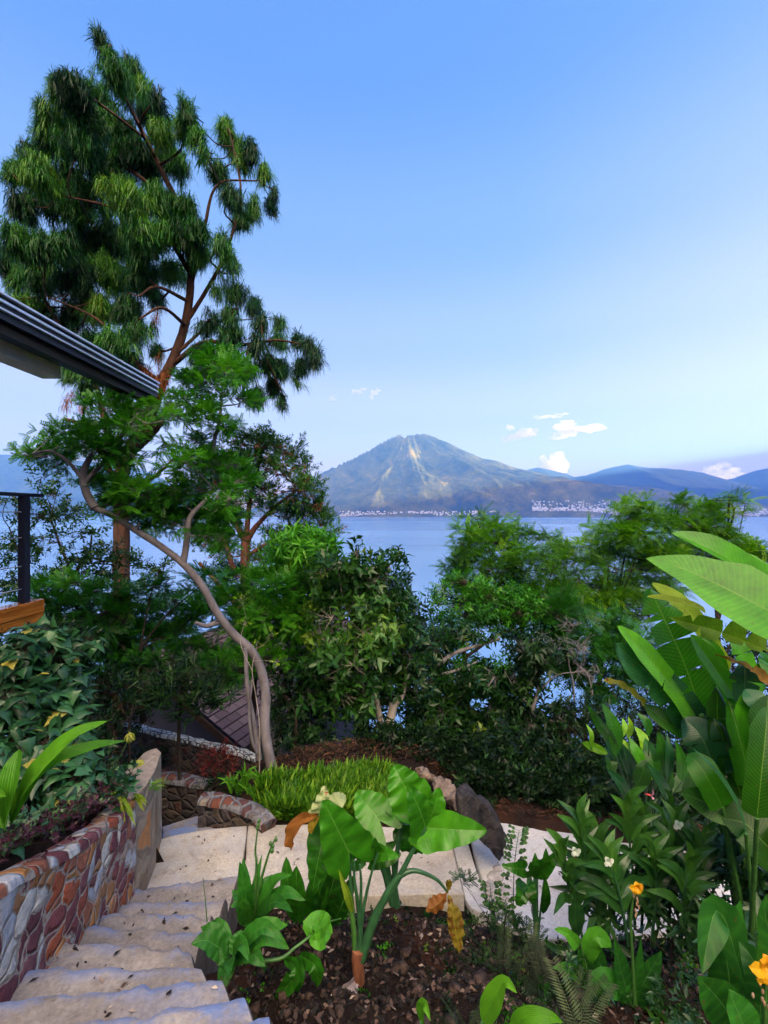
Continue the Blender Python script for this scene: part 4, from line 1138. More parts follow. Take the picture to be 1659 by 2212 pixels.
DM, SM = 3.1, 1.12
def tree(label, cat, base, mains, blobs, tmpl, lmat, bmat, size, dens, trunk_tint=.5, tint=(.1, .85), up=.5, out_w=.8, group=None, seed=1, twig=.008, limb=.03,
         roll=.7, gap=.0, name='tree', hang=False, shell=.45, subn=6, crown_extra=None, world_up=False, sides=9, sz_var=.3, yellow=.0, trunk_rough=.12):
    """a tree: trunk (with limbs and twigs) and crown; blobs are ellipsoids (centre, radii) of foliage, dens = clusters per square metre of blob"""
    global rng
    dens = dens * DM; size = size * SM
    rng = np.random.default_rng(seed)
    # stand the trunk on the slope
    p0 = np.array(mains[0][0][0], float); zg = float(ground_z(np.array([p0[0]]), np.array([p0[1]]))[0]) - .06
    base = np.array(base, float)
    if p0[2] > zg + .02:
        mains = [([np.array([p0[0], p0[1], zg])] + [np.array(q) for q in mains[0][0]], mains[0][1], mains[0][2])] + list(mains[1:])
        base = np.array([p0[0], p0[1], zg])
    root = empty(name, base, label, cat, group)
    tb = MB(); nodes = []
    for (pts, r0, r1) in mains:
        P = tb.tube(pts, r0, r1, sides=sides if r0 > .03 else 6, n=max(6, 6 * len(pts)), rough=trunk_rough, power=1.0)
        nodes += [(p, r0 + (r1 - r0) * i / len(P)) for i, p in enumerate(P) if i > len(P) * .25]
    NP = np.array([n_[0] for n_ in nodes]); NR = np.array([n_[1] for n_ in nodes])
    cl = MB(); Ps = []; Ds = []; Ts = []; A = []; B = []
    for (c, r) in blobs:
        d = np.linalg.norm(NP - c, axis=1) + np.maximum(0, NP[:, 2] - c[2]) * .6
        j = int(np.argmin(d)); a = NP[j]
        L = np.linalg.norm(c - a)
        if L > .05:
            mid = (a + c) / 2 + rng.normal(size=3) * L * .10 + (0, 0, -L * .06)
            lp = tb.tube([a, mid, c], min(NR[j] * .7, limb * (.6 + L * .25)), limb * .3, sides=5, n=7, cap=False)
        m_ = max(3, int(subn * (r[0] * r[2]) ** .5 / .5))
        q = nrmz(rng.normal(size=(m_, 3))) * rng.uniform(.35, .85, (m_, 1)) * r + c
        src = np.repeat(((a * .35 + c * .65) if L > .05 else c)[None], m_, 0); src[::2] = c
        tb.twigs(src, q, limb * .35, twig, .12)
        n_ = int(dens * 4 * (r[0] * r[1] + r[0] * r[2] + r[1] * r[2]) / 3) + 2
        uvec = nrmz(rng.normal(size=(n_, 3))); rad = rng.random((n_, 1)) ** shell
        p = c + uvec * rad * r * (1 + .22 * rng.normal(size=(n_, 1)))
        if gap > 0:
            nz = np.sin(p[:, 0] * 3.1 / (r.mean() + .2) + 1.3 * c[0]) * np.sin(p[:, 1] * 2.7 + c[2]) + np.sin(p[:, 2] * 4.3 / (r.mean() + .2) + p[:, 0] * 2)
            p = p[nz > gap - 1.0]; uvec = uvec[:0]
        dd = np.linalg.norm(p[:, None] - q[None], axis=2); k = dd.argmin(1)
        A.append(q[k]); B.append(p)
        o = nrmz(p - q[k] * .5 - c * .5) * out_w + rng.normal(size=p.shape) * .45 + np.array([0, 0, up])
        Ps.append(p); Ds.append(o)
        base_t = rng.uniform(tint[0], tint[1], 1)
        tt = np.clip(base_t * .6 + rng.uniform(tint[0], tint[1], len(p)) * .4, 0, .93)
        if yellow: tt = np.where(rng.random(len(p)) < yellow, 1.0, tt)
        Ts.append(tt)
    A = np.vstack(A); B = np.vstack(B); P = np.vstack(Ps); D = np.vstack(Ds); Tt = np.concatenate(Ts)
    tb.twigs(A, B, twig, twig * .5, .08)
    if world_up: D = np.array([0, 0, 1.]) + rng.normal(size=D.shape) * .22
    sz = size * rng.uniform(1 - sz_var, 1 + sz_var, len(P))
    cl.scatter(tmpl, P, D, sz, Tt, roll=roll)
    tb.build('trunk', bmat, root)
    cl.build('crown', lmat, root)
    return root

# ============================================================ TREES
# 1. the big pine
YP = 12.0
pt = lambda *q: [W(u, v, y) for u, v, y in q]
pine_blobs = [(222,105,18,30),(250,150,26,34),(285,150,20,26),(268,190,22,26),(312,190,18,24),(345,205,16,24),(165,190,42,34),(128,190,24,30),(205,220,44,38),(105,250,26,30),(150,255,48,40),(330,250,36,36),(250,285,56,40),(180,300,50,44),(110,300,40,34),
    (402,235,18,30),(395,275,24,30),(345,280,34,34),(425,300,24,30),(490,280,20,32),(505,310,22,26),(540,320,18,24),(520,345,20,22),(572,372,15,20),(592,410,14,20),(588,436,14,18),(545,440,24,20),(500,420,26,20),(470,370,26,30),(440,340,24,24),(380,345,40,34),
    (62,330,32,30),(25,360,20,20),(85,370,46,34),(55,440,34,34),(120,420,44,40),(300,350,50,40),(230,370,54,44),(160,380,44,40),(190,450,56,44),(280,440,60,44),(350,430,50,40),(400,440,30,26),
    (45,520,40,34),(15,560,20,34),(110,520,50,36),(180,530,50,40),(250,520,60,40),(320,510,56,40),(385,500,44,34),(430,490,30,26),(520,470,30,14),(478,520,26,24),(430,545,34,30),(375,575,44,30),(310,590,40,30),(240,590,50,36),(170,600,46,40),
    (100,590,46,34),(40,600,30,30),(20,650,24,20),(80,660,44,24),(150,670,50,34),(220,660,44,34),(275,660,34,34),(330,640,24,20),(490,590,18,24),(500,560,16,16),(460,630,30,20),(510,630,28,22),(545,655,26,22),(500,670,34,22),(565,690,24,20),(600,690,12,14),(450,690,34,28),(500,720,38,24),(550,735,34,20),
    (600,735,26,18),(640,735,20,16),(668,742,16,14),(680,765,14,20),(650,785,20,16),(610,790,24,16),(570,780,30,18),(530,790,30,22),(480,780,30,26),(590,830,18,16),(560,850,20,20),(612,862,8,12),(640,820,14,12),(440,760,34,26),(300,720,34,28),(240,730,34,28),(190,720,34,26),(340,760,26,24),(280,780,34,24),(220,790,40,22),(165,770,30,26),(190,830,30,14),(250,830,30,14),(150,800,18,14)]
prng = np.random.default_rng(31)
pbl = []
for (u, v, ru, rv) in pine_blobs:
    edge = min(1.0, abs(u - 250) / 350)
    y = YP + prng.uniform(-1.7, 1.5) * (1 - .4 * edge)
    pbl.append((W(u, v, y), np.array([ru / F * y, (ru + rv) * .6 / F * y, rv / F * y]) * (.70 if u > 330 else .86)))
g_p = gz(-6.8, 12.0)
pm = [([W(262, 1600, YP), W(262, 1420, YP), W(262, 1290, YP), W(262, 1180, YP), W(262, 1060, YP), W(268, 1000, YP), W(292, 955, YP), W(330, 880, YP)], .24, .15),
      ([W(330, 880, YP), W(350, 825, YP), W(372, 780, YP + .1), W(400, 700, YP + .2), W(412, 600, YP + .1), W(398, 480, YP), W(350, 370, YP), W(290, 250, YP), W(262, 180, YP), W(230, 110, YP)], .15, .02),
      ([W(285, 965, YP), W(318, 935, YP - .2), W(343, 905, YP - .35)], .20, .17),
      ([W(262, 1010, YP), W(238, 950, YP + .3), W(222, 890, YP + .6), W(205, 830, YP + .7), W(150, 740, YP + .5), W(70, 600, YP + .3)], .12, .03),
      ([W(248, 1045, YP), W(225, 985, YP - .3), W(190, 925, YP - .5), W(140, 905, YP - .6)], .07, .045),
      ([W(268, 1045, YP), W(300, 1050, YP - .1), W(345, 1020, YP - .2), W(375, 990, YP - .2)], .07, .02),
      ([W(400, 700, YP + .2), W(450, 620, YP + .2), W(490, 540, YP), W(520, 420, YP), W(500, 300, YP)], .06, .02),
      ([W(412, 620, YP + .1), W(440, 500, YP), W(470, 400, YP), W(560, 390, YP)], .06, .015),
      ([W(370, 790, YP + .1), W(440, 740, YP - .2), W(520, 745, YP - .4), W(600, 735, YP - .5), W(675, 750, YP - .5)], .07, .012),
      ([W(385, 760, YP + .1), W(460, 700, YP + .4), W(540, 690, YP + .6)], .05, .012),
      ([W(398, 700, YP + .1), W(350, 665, YP - .8), W(300, 690, YP - 1.0)], .05, .02),
      ([W(405, 650, YP + .1), W(340, 620, YP - .6), W(300, 640, YP - .9)], .05, .02),
      ([W(412, 590, YP), W(350, 500, YP - .6), W(250, 450, YP - .9), W(120, 420, YP - .8)], .07, .015),
      ([W(395, 480, YP), W(300, 380, YP + .4), W(180, 320, YP + .5), W(110, 250, YP + .5)], .06, .015),
      ([W(350, 830, YP), W(280, 770, YP - .5), W(210, 690, YP - .8), W(100, 640, YP - .8)], .06, .015)]
root = tree('tall long-needled pine with drooping tufts and a reddish sawn-off limb', 'pine tree', (W(262, 1600, YP)[0], YP, W(262, 1600, YP)[2]), pm, pbl, TP_PINE, M_PINE, M_BK_PINE, .345, 35, tint=(.0, .86), world_up=True,
     name='pine_tree', seed=7, twig=.012, limb=.045, sides=12, subn=7, yellow=.0, gap=.35)
# dead hanging needles, a look of their own
mb = MB(); rng = np.random.default_rng(3); pp = []
for (u, v, n_) in [(325, 805, 4), (340, 825, 6), (355, 805, 3), (158, 865, 2), (182, 855, 2), (342, 690, 2), (290, 805, 2)]:
    for k in range(n_): pp.append(W(u + rng.normal() * 9, v + rng.normal() * 14, YP - .2 + rng.normal() * .3))
mb.scatter(TP_PINE, np.array(pp), np.array([[0, 0, 1.]] * len(pp)) + rng.normal(size=(len(pp), 3)) * .1, .36, .95)
M_DEADN = m_leaf('dead_needles', [(0, (.12, .035, .015)), (1, (.28, .09, .03))], .7, .2)
mb.build('dead_needles', M_DEADN, root)

# 2. slender curved tree in front
Y2 = 5.7
def w2(*q): return [W(u, v, y) for u, v, y in q]
bs = W(592, 1678, 5.5)
fm = [(w2((594, 1685, 5.5), (583, 1640, 5.5), (572, 1570, 5.5), (574, 1500, 5.55), (563, 1445, 5.6), (540, 1402, 5.6), (505, 1370, 5.6), (470, 1325, 5.55), (440, 1270, 5.5), (400, 1222, 5.5), (350, 1182, 5.45), (300, 1150, 5.4), (245, 1115, 5.35), (200, 1095, 5.3)), .064, .032),
      (w2((395, 1220, 5.5), (402, 1180, 5.5), (410, 1120, 5.5), (440, 1085, 5.55), (462, 1060, 5.6)), .042, .02),
      (w2((205, 1097, 5.3), (185, 1060, 5.3), (180, 1020, 5.3), (200, 980, 5.3)), .05, .03),
      (w2((185, 1040, 5.3), (230, 990, 5.3), (270, 930, 5.35), (300, 890, 5.4)), .03, .012),
      (w2((185, 1045, 5.3), (150, 1000, 5.2), (110, 975, 5.2), (70, 980, 5.2)), .025, .01),
      (w2((480, 1050, 5.7), (470, 1020, 5.7), (462, 960, 5.7), (472, 920, 5.7), (478, 870, 5.7), (480, 830, 5.7)), .035, .012),
      (w2((474, 1045, 5.7), (455, 1065, 5.6)), .03, .03),
      (w2((470, 1345, 5.6), (445, 1352, 5.5), (422, 1345, 5.4)), .035, .02),
      (w2((560, 1640, 5.5), (548, 1560, 5.45), (535, 1490, 5.4), (530, 1400, 5.4)), .036, .022),
      (w2((556, 1625, 5.45), (545, 1600, 5.4), (538, 1540, 5.35), (545, 1470, 5.3)), .024, .014)]
fb = [(270,885,62,20),(210,870,30,12),(330,890,40,20),(250,915,60,20),(160,935,50,20),(110,945,34,12),(190,960,60,20),(110,985,50,16),(60,985,24,10),(150,1005,40,16),(240,975,56,28),(290,930,30,24),(240,1030,44,30),(200,1040,30,18),(290,1060,56,34),(250,1090,50,24),(330,1100,60,34),(300,1130,40,22),(370,1130,40,26),
      (470,770,40,18),(440,800,40,20),(500,800,36,24),(430,830,50,22),(480,850,44,24),(400,865,46,20),(520,870,36,16),(450,900,36,20),(480,920,30,16),(380,900,30,14),(370,960,32,18),(400,1000,46,26),(450,1000,30,30),(500,1010,34,30),(420,1060,54,30),(500,1075,40,34),(480,1110,46,28),(430,1120,40,26),(460,1160,46,24),(380,1070,40,24),(520,1040,26,24),(430,960,26,20)]
tree('slender grey tree with curved leaning trunk rising from the grass bed', 'tree', bs, fm, blobs3(fb, 5.55, .35, 1.2), TP_FEA, M_LFG, M_BK_GREY, .155, 92, tint=(.15, .88), up=.25, seed=12, twig=.004, limb=.018, gap=.25, sides=12, subn=7, trunk_rough=.05, roll=.45)

# 3. reddish branched cypress behind
Yc = 14.0
cb = W(530, 1420, Yc)
cmn = [(w2((530, 1420, Yc), (530, 1270, Yc), (530, 1190, Yc), (535, 1160, Yc)), .17, .13), (w2((535, 1165, Yc), (555, 1135, Yc), (600, 1090, Yc), (640, 1060, Yc)), .10, .03), (w2((530, 1170, Yc), (505, 1120, Yc), (490, 1050, Yc), (500, 980, Yc)), .10, .03),
       (w2((532, 1165, Yc), (540, 1080, Yc), (560, 1000, Yc), (570, 960, Yc)), .09, .025), (w2((505, 1230, Yc - .3), (480, 1160, Yc - .5), (450, 1100, Yc - .5), (430, 1050, Yc - .5)), .08, .02), (w2((535, 1200, Yc), (600, 1160, Yc), (660, 1140, Yc)), .06, .02), (w2((530, 1240, Yc), (600, 1230, Yc - .3), (680, 1180, Yc - .5)), .06, .02),
       (w2((430, 1215, Yc), (470, 1260, Yc), (530, 1330, Yc)), .05, .06)]
cbl = [(520,955,34,16),(570,960,40,18),(620,975,30,20),(490,985,34,24),(545,995,44,24),(600,1010,40,26),(645,1010,24,22),(665,1050,22,26),(630,1060,40,26),(570,1050,50,28),(500,1040,40,30),(455,1010,24,26),(440,1060,30,30),(680,1090,22,24),(650,1110,40,26),(590,1110,44,24),(520,1090,44,24),(465,1110,36,26),(700,1135,24,20),(660,1160,36,18),(720,1150,16,12),(610,1160,40,16),(440,1160,34,20),(480,1190,34,16),(690,1185,26,14),(570,1210,40,16),(500,1240,40,20),(640,1205,30,14)]
tree('round-crowned evergreen with bare reddish inner branches, right of the pine trunk', 'tree', cb, cmn, blobs3(cbl, Yc, 1.2, 1.0), TP_SPRAY, M_LFC, M_BK_RED, .36, 52, tint=(.1, .80), up=.8, seed=21, twig=.009, limb=.035, gap=.45, subn=12, yellow=.06, trunk_rough=.15)

# 4. lopped pale trunk with mop crown, and its lower mate
for (lbl, pts, r0, r1, bl, sd) in [
    ('lopped pale trunk with a bushy mop of long leaves and red bromeliads', [(600, 1560, 8.2), (628, 1440, 8.2), (655, 1350, 8.2), (640, 1290, 8.2), (650, 1250, 8.2), (656, 1225, 8.2)], .12, .10, [(654,1204,38,26,8.2),(640,1190,24,16,8.2),(675,1190,20,18,8.2),(660,1222,34,14,8.1)], 5),
    ('shorter lopped trunk with a small mop crown, lower right of the taller one', [(640, 1560, 8.4), (655, 1400, 8.4), (672, 1340, 8.4), (684, 1310, 8.4), (690, 1290, 8.4)], .09, .07, [(690,1270,30,18,8.4),(712,1262,18,14,8.4),(672,1280,18,12,8.4)], 6)]:
    r_ = tree(lbl, 'tree', W(*pts[0]), [([W(*p) for p in pts], r0, r1)], blobs3(bl, 8.2), TP_LANCE, M_LFG, M_BK_PALE, .34, 150, tint=(.35, .95), up=.1, seed=sd, twig=.006, limb=.03, subn=5, shell=.6)
    mb = MB(); rng = np.random.default_rng(sd)
    u0, v0, y0 = pts[-2]
    for k in range(2 if sd == 5 else 1):
        c = W(u0 + (22, 16)[k], v0 + (-4, 42)[k], y0 - .12)
        mb.scatter([sprig(14, .8, .06, .35, 200 + k, .1)], c[None], np.array([[0, 0, 1.]]), .22, .5)
    mb.build('bromeliad', m_leaf('red_bromeliad', [(0, (.35, .03, .02)), (1, (.5, .08, .03))], .5, .2), r_)

# 5. avocado-like tree in the middle
tree('broad glossy-leaved tree with forked pale trunk in the middle of the garden', 'tree', W(822, 1655, 7.4),
     [(w2((822, 1658, 7.4), (828, 1610, 7.4), (842, 1560, 7.4), (850, 1520, 7.45)), .085, .07), (w2((848, 1530, 7.45), (870, 1500, 7.5), (880, 1440, 7.5)), .05, .03), (w2((826, 1600, 7.4), (822, 1560, 7.4), (815, 1520, 7.4), (800, 1440, 7.4), (790, 1350, 7.4)), .06, .03), (w2((815, 1500, 7.4), (760, 1440, 7.4), (720, 1400, 7.4)), .04, .02)],
     blobs3([(790,1245,50,30),(745,1270,50,36),(820,1280,46,34),(700,1290,36,30),(780,1310,70,40),(850,1330,40,40),(720,1350,60,44),(800,1370,70,50),(870,1400,46,46),(740,1430,70,50),(820,1450,70,50),(690,1420,40,50),(880,1480,40,40),(760,1500,60,40),(700,1500,40,40),(820,1510,40,24),(840,1235,16,16),(690,1240,36,20),(730,1225,36,20),(770,1195,14,18),(850,1205,10,14)], 7.4, .5, 1.0),
     TP_AVO, M_LFD, M_BK_PALE, .24, 66, tint=(.2, .9), up=.15, seed=33, twig=.005, limb=.022, gap=.1, yellow=.015)
# dark one right of it, over the water
tree('thin dark-leaved tree standing against the water behind the middle tree', 'tree', W(880, 1560, 9.5), [(w2((880, 1560, 9.5), (885, 1450, 9.5), (880, 1360, 9.5), (875, 1290, 9.5)), .06, .015)],
     blobs3([(880,1310,26,30),(905,1340,24,20),(895,1370,30,24),(870,1270,16,20),(920,1380,24,18),(900,1420,30,24)], 9.5, .3), TP_AVO, M_LFX, M_BK_DARK, .24, 42, up=.2, seed=34, twig=.006, gap=.2)

# 6. mid-right trees
tree('sprawling tree with grey horizontal limbs and mixed leaves right of the middle tree', 'tree', W(960, 1680, 8.6),
     [(w2((945, 1700, 8.6), (930, 1600, 8.6), (925, 1500, 8.6), (935, 1455, 8.6), (975, 1415, 8.6), (1030, 1395, 8.6), (1080, 1380, 8.6)), .07, .025), (w2((930, 1460, 8.6), (980, 1450, 8.6), (1030, 1430, 8.6)), .035, .015), (w2((925, 1520, 8.6), (990, 1500, 8.6), (1080, 1480, 8.6), (1120, 1490, 8.6)), .03, .015)],
     blobs3([(940,1400,34,26),(920,1450,30,30),(930,1500,40,34),(980,1480,50,26),(1040,1470,50,26),(960,1550,60,44),(1030,1540,60,44),(920,1580,40,40),(1000,1600,70,40),(1080,1530,50,50),(1060,1600,60,50),(950,1640,50,34),(1020,1660,60,34),(900,1520,24,50),(1000,1370,50,16),(1120,1470,36,30)], 8.6, .5, 1.0),
     TP_AVO, M_LFD, M_BK_BARE, .23, 74, tint=(.1, .75), up=.05, seed=41, twig=.006, limb=.022, gap=.2, yellow=.02)
tree('tall dark tree with crooked trunk at the edge of the deep shade', 'tree', W(1165, 1700, 8.2),
     [(w2((1165, 1705, 8.2), (1160, 1620, 8.2), (1150, 1540, 8.2), (1162, 1490, 8.2), (1150, 1440, 8.2)), .045, .02), (w2((1160, 1500, 8.2), (1200, 1460, 8.2), (1260, 1450, 8.2)), .02, .006), (w2((1155, 1530, 8.2), (1120, 1500, 8.2), (1090, 1450, 8.2)), .02, .006)],
     blobs3([(1140,1400,40,26),(1180,1420,40,26),(1130,1460,40,30),(1120,1540,40,40),(1160,1580,50,50),(1110,1620,50,50),(1180,1640,40,50),(1130,1690,50,30),(1210,1560,34,40),(1090,1680,40,30)], 8.2, .5), TP_AVO, M_LFX, M_BK_BARE, .22, 66, tint=(.2, 1), up=.0, seed=42, twig=.005, gap=.25)
tree('leafy tree with layered green crown overlapping the water, left of the feathery trees', 'tree', W(1010, 1560, 10.5),
     [(w2((1010, 1600, 10.5), (1005, 1450, 10.5), (1000, 1370, 10.5), (1010, 1300, 10.5)), .09, .03), (w2((1005, 1420, 10.5), (1080, 1370, 10.5), (1150, 1350, 10.5)), .04, .015)],
     blobs3([(960,1270,30,16),(1000,1260,34,20),(940,1300,20,16),(985,1300,36,22),(1040,1280,40,24),(1090,1290,44,26),(1020,1330,50,24),(1080,1340,50,26),(1140,1320,44,28),(950,1340,24,16),(1190,1340,40,26),(1130,1370,46,22),(1000,1380,30,18),(1200,1390,30,20),(960,1380,40,26),(940,1430,40,30),(1020,1440,44,24),(1170,1430,40,30),(1230,1440,50,34),(1090,1450,50,26)], 10.5, .5), TP_SPRIG, M_LFG, M_BK_DARK, .25, 66, tint=(.1, .7), up=.3, seed=43, gap=.2)
# bare twiggy shrub
tree('leafless grey twiggy shrub in front of the water gap at right', 'shrub', W(1240, 1480, 8.8), [(w2((1240, 1500, 8.8), (1230, 1440, 8.8), (1225, 1400, 8.8)), .02, .008), (w2((1280, 1500, 8.6), (1270, 1460, 8.6), (1240, 1430, 8.6)), .015, .005)],
     blobs3([(1200,1390,50,30),(1250,1400,40,30),(1270,1450,40,30),(1160,1400,34,24),(1230,1350,34,20)], 8.8, .3), TP_DOTS, M_LFX, M_BK_BARE, .03, 60, seed=44, twig=.005, limb=.012, subn=16, name='shrub')

# 7. feathery trees at right
Ya = 12.5
aca = [('feathery light green tree at left of the group, tips against the lake', [(1120, 1560), (1130, 1420), (1120, 1320), (1110, 1240)],
        [(1030,1122,30,12),(1060,1140,40,14),(1010,1150,26,14),(1005,1180,26,16),(1050,1172,44,14),(1110,1158,34,12),(1150,1150,30,12),(1180,1165,30,12),(1210,1175,20,10),(1090,1195,50,16),(1150,1195,50,16),(1020,1215,36,16),(980,1230,24,14),(1200,1205,36,14),(1070,1230,50,18),(1130,1235,50,18),(1000,1250,30,12),(1180,1240,50,18),(1060,1265,40,14),(1120,1275,50,16),(1000,1290,50,22),(1090,1310,60,24),(1180,1290,60,24),(1040,1340,50,24),(1150,1340,60,26)], 51, Ya),
       ('tallest bushy feathery tree in the centre of the right-hand group', [(1290, 1600), (1300, 1420), (1330, 1300), (1350, 1200)],
        [(1375,1098,36,12),(1395,1115,36,12),(1350,1125,34,14),(1415,1130,34,14),(1310,1105,24,7),(1320,1150,36,14),(1370,1155,50,16),(1430,1160,40,16),(1270,1180,30,16),(1310,1190,44,18),(1380,1190,56,20),(1440,1200,40,20),(1250,1215,34,14),(1330,1225,54,20),(1400,1235,54,20),(1240,1255,40,16),(1300,1270,60,20),(1380,1275,60,22),(1440,1280,40,30),(1250,1300,50,20),(1330,1320,60,24),(1400,1330,50,26)], 52, Ya),
       ('airy feathery tree with a thin twiggy top at far right of the group', [(1560, 1500), (1550, 1350), (1545, 1240), (1560, 1180), (1585, 1110), (1575, 1080)],
        [(1465,1090,26,9),(1495,1105,30,10),(1450,1115,30,10),(1530,1095,30,9),(1575,1072,22,6),(1548,1082,18,6),(1610,1088,24,6),(1560,1108,30,8),(1480,1135,40,14),(1530,1135,36,14),(1500,1165,46,16),(1550,1160,34,14),(1600,1175,30,10),(1570,1195,50,14),(1630,1190,40,12),(1640,1210,40,16),(1500,1200,50,18),(1590,1230,60,18)], 53, Ya + 1.0),
       ('lower feathery tree in shade beneath the tall ones, above the big banana-like leaves', [(1260, 1640), (1270, 1500), (1290, 1420)],
        [(1170,1290,40,18),(1210,1320,50,20),(1270,1340,50,22),(1330,1370,50,24),(1200,1370,40,20),(1260,1390,50,22),(1320,1420,50,26),(1380,1390,40,26),(1250,1440,40,20),(1310,1470,46,26),(1370,1450,40,30),(1400,1500,50,30),(1320,1520,40,24)], 54, 10.6)]
for lbl, tr, bl, sd, yy in aca:
    u0, v0 = tr[0]
    mains = [([W(u, v, yy) for u, v in tr], .10 if sd != 53 else .07, .02)]
    uc, vc = tr[-1]; r3 = np.random.default_rng(sd)
    for k in range(7):
        b = bl[int(r3.integers(0, len(bl)))]; a = tr[int(r3.integers(1, len(tr)))]
        mains.append(([W(a[0], a[1], yy), W((a[0] + b[0]) / 2, (a[1] + b[1]) / 2 + 10, yy + r3.uniform(-.5, .5)), W(b[0], b[1], yy)], .035, .008))
    tree(lbl, 'tree', W(u0, v0, yy), mains, blobs3(bl, yy, .9 if sd != 53 else .3, 1.6), TP_ACA, M_LFA if sd != 54 else M_LFG, M_BK_DARK, .42, 21, tint=(.0, .93) if sd != 54 else (0, .6), up=.35, out_w=.9, seed=sd, twig=.006, limb=.022, gap=.15, roll=.35, group='feathery trees above the lake')

# 8. left side: loose small-leaved tree in front of the water
tree('loose small-leaved tree behind the balcony railing with water glinting through', 'tree', W(120, 1420, 7.6),
     [(w2((120, 1430, 7.6), (125, 1330, 7.6), (150, 1240, 7.6), (130, 1180, 7.6), (110, 1120, 7.6)), .05, .012), (w2((150, 1250, 7.6), (190, 1200, 7.6), (200, 1140, 7.6)), .03, .01), (w2((125, 1330, 7.6), (60, 1240, 7.6), (20, 1140, 7.6)), .035, .01)],
     blobs3([(15,1075,26,20),(30,1120,36,26),(100,1070,34,20),(90,1120,40,26),(150,1110,40,26),(30,1180,40,26),(110,1170,46,26),(180,1150,36,26),(190,1200,40,24),(60,1220,46,24),(140,1230,46,22),(210,1240,40,20),(20,1260,36,24),(90,1030,20,14),(250,1200,30,20),(300,1210,24,14),(130,1040,20,14),(230,1180,30,22),(70,1160,40,26),(250,1250,40,24),(340,1230,30,20),(60,1270,50,24)], 7.6, .5), TP_SPRIG, M_LFD, M_BK_DARK, .19, 54, tint=(.0, .7), up=.1, seed=61, twig=.004, limb=.016, gap=.35)
# bushy shrubs below it
tree('dense dark green tree filling the slope left of the curved trunk', 'tree', W(200, 1640, 6.9),
     [(w2((215, 1640, 6.9), (225, 1560, 6.9), (235, 1450, 6.9), (240, 1380, 6.9)), .08, .05), (w2((310, 1560, 6.4), (305, 1500, 6.4), (300, 1440, 6.4), (303, 1400, 6.4)), .045, .035), (w2((300, 1440, 6.4), (250, 1380, 6.6), (200, 1330, 6.8)), .03, .015)],
     blobs3([(110,1265,40,20),(160,1270,44,22),(220,1285,44,24),(280,1290,44,24),(100,1310,50,30),(170,1320,56,30),(240,1330,56,30),(310,1330,50,30),(370,1310,46,26),(420,1330,40,34),(390,1370,50,30),(330,1380,50,30),(260,1390,56,34),(180,1380,60,34),(120,1370,50,30),(350,1430,50,26),(420,1410,40,26),(280,1440,50,24),(200,1440,60,30),(470,1440,30,24),(500,1440,40,26),(540,1450,34,26),(450,1460,40,22),(350,1480,44,26),(440,1260,40,24),(330,1270,40,18),(160,1430,50,30)], 6.9, .55), TP_FINE, M_LFG, M_BK_DARK, .22, 60, tint=(.05, .8), up=.25, seed=62, twig=.004, limb=.02, gap=.0, roll=.4)
tree('bright leafy bush between the curved trunk and the lopped trees', 'tree', W(540, 1560, 7.6),
     [(w2((545, 1600, 7.6), (550, 1480, 7.6), (555, 1400, 7.6), (560, 1330, 7.6)), .05, .03)],
     blobs3([(500,1260,40,24),(560,1255,44,26),(610,1270,36,24),(480,1300,36,26),(540,1300,46,26),(600,1310,44,28),(560,1340,50,28),(620,1350,34,28),(510,1340,36,24),(590,1380,40,28),(540,1390,34,24),(630,1300,24,30),(590,1420,30,20),(640,1370,34,30),(530,1420,30,24),(660,1420,30,30)], 7.6, .45), TP_FINE, M_LFG, M_BK_DARK, .22, 62, tint=(.15, .85), up=.25, seed=63, twig=.004, limb=.018, gap=.0, roll=.4)
tree('small tree with straight dark stem and hanging lance leaves before the shingle roof', 'tree', W(386, 1672, 5.25),
     [(w2((388, 1675, 5.25), (386, 1600, 5.25), (389, 1530, 5.25), (392, 1480, 5.25)), .024, .016), (w2((389, 1520, 5.25), (430, 1490, 5.25), (470, 1485, 5.25)), .012, .004), (w2((391, 1500, 5.25), (360, 1460, 5.25)), .012, .004)],
     blobs3([(390,1465,34,20),(430,1480,34,18),(350,1460,34,22),(460,1490,26,16),(320,1480,24,18),(430,1450,34,20),(480,1470,24,16),(400,1500,30,14)], 5.25, .25), TP_LANCE, M_LFX, M_BK_DARK, .19, 75, tint=(.1, 1), up=-.55, seed=64, twig=.003, limb=.01, subn=8)
tree('pine trunk foot wrapped in shade at the left, low shrub beside it', 'shrub', W(240, 1640, 5.9), [(w2((236, 1650, 5.9), (240, 1600, 5.9)), .02, .01)],
     blobs3([(220,1500,50,34),(260,1540,40,34),(180,1540,40,34),(300,1560,24,20),(230,1590,40,24)], 6.2, .3), TP_SPRIG, M_LFX, M_BK_DARK, .16, 60, tint=(.1, .9), up=.1, seed=65, twig=.004, name='shrub')
# sapling with pale new leaves beside the curved trunk
tree('spindly sapling with yellow-green new leaves beside the curved trunk', 'sapling', W(520, 1480, 5.3), [(w2((560, 1560, 5.3), (545, 1450, 5.3), (555, 1400, 5.3)), .008, .004), (w2((545, 1450, 5.3), (520, 1390, 5.3), (530, 1340, 5.3)), .006, .003)],
     blobs3([(585,1370,12,8),(530,1345,14,8),(555,1390,10,8),(600,1430,8,8),(520,1290,12,10)], 5.3, .1), TP_DOTS, M_LFA, M_BK_PALE, .06, 130, tint=(.7, 1), seed=66, twig=.002, limb=.005, name='sapling')

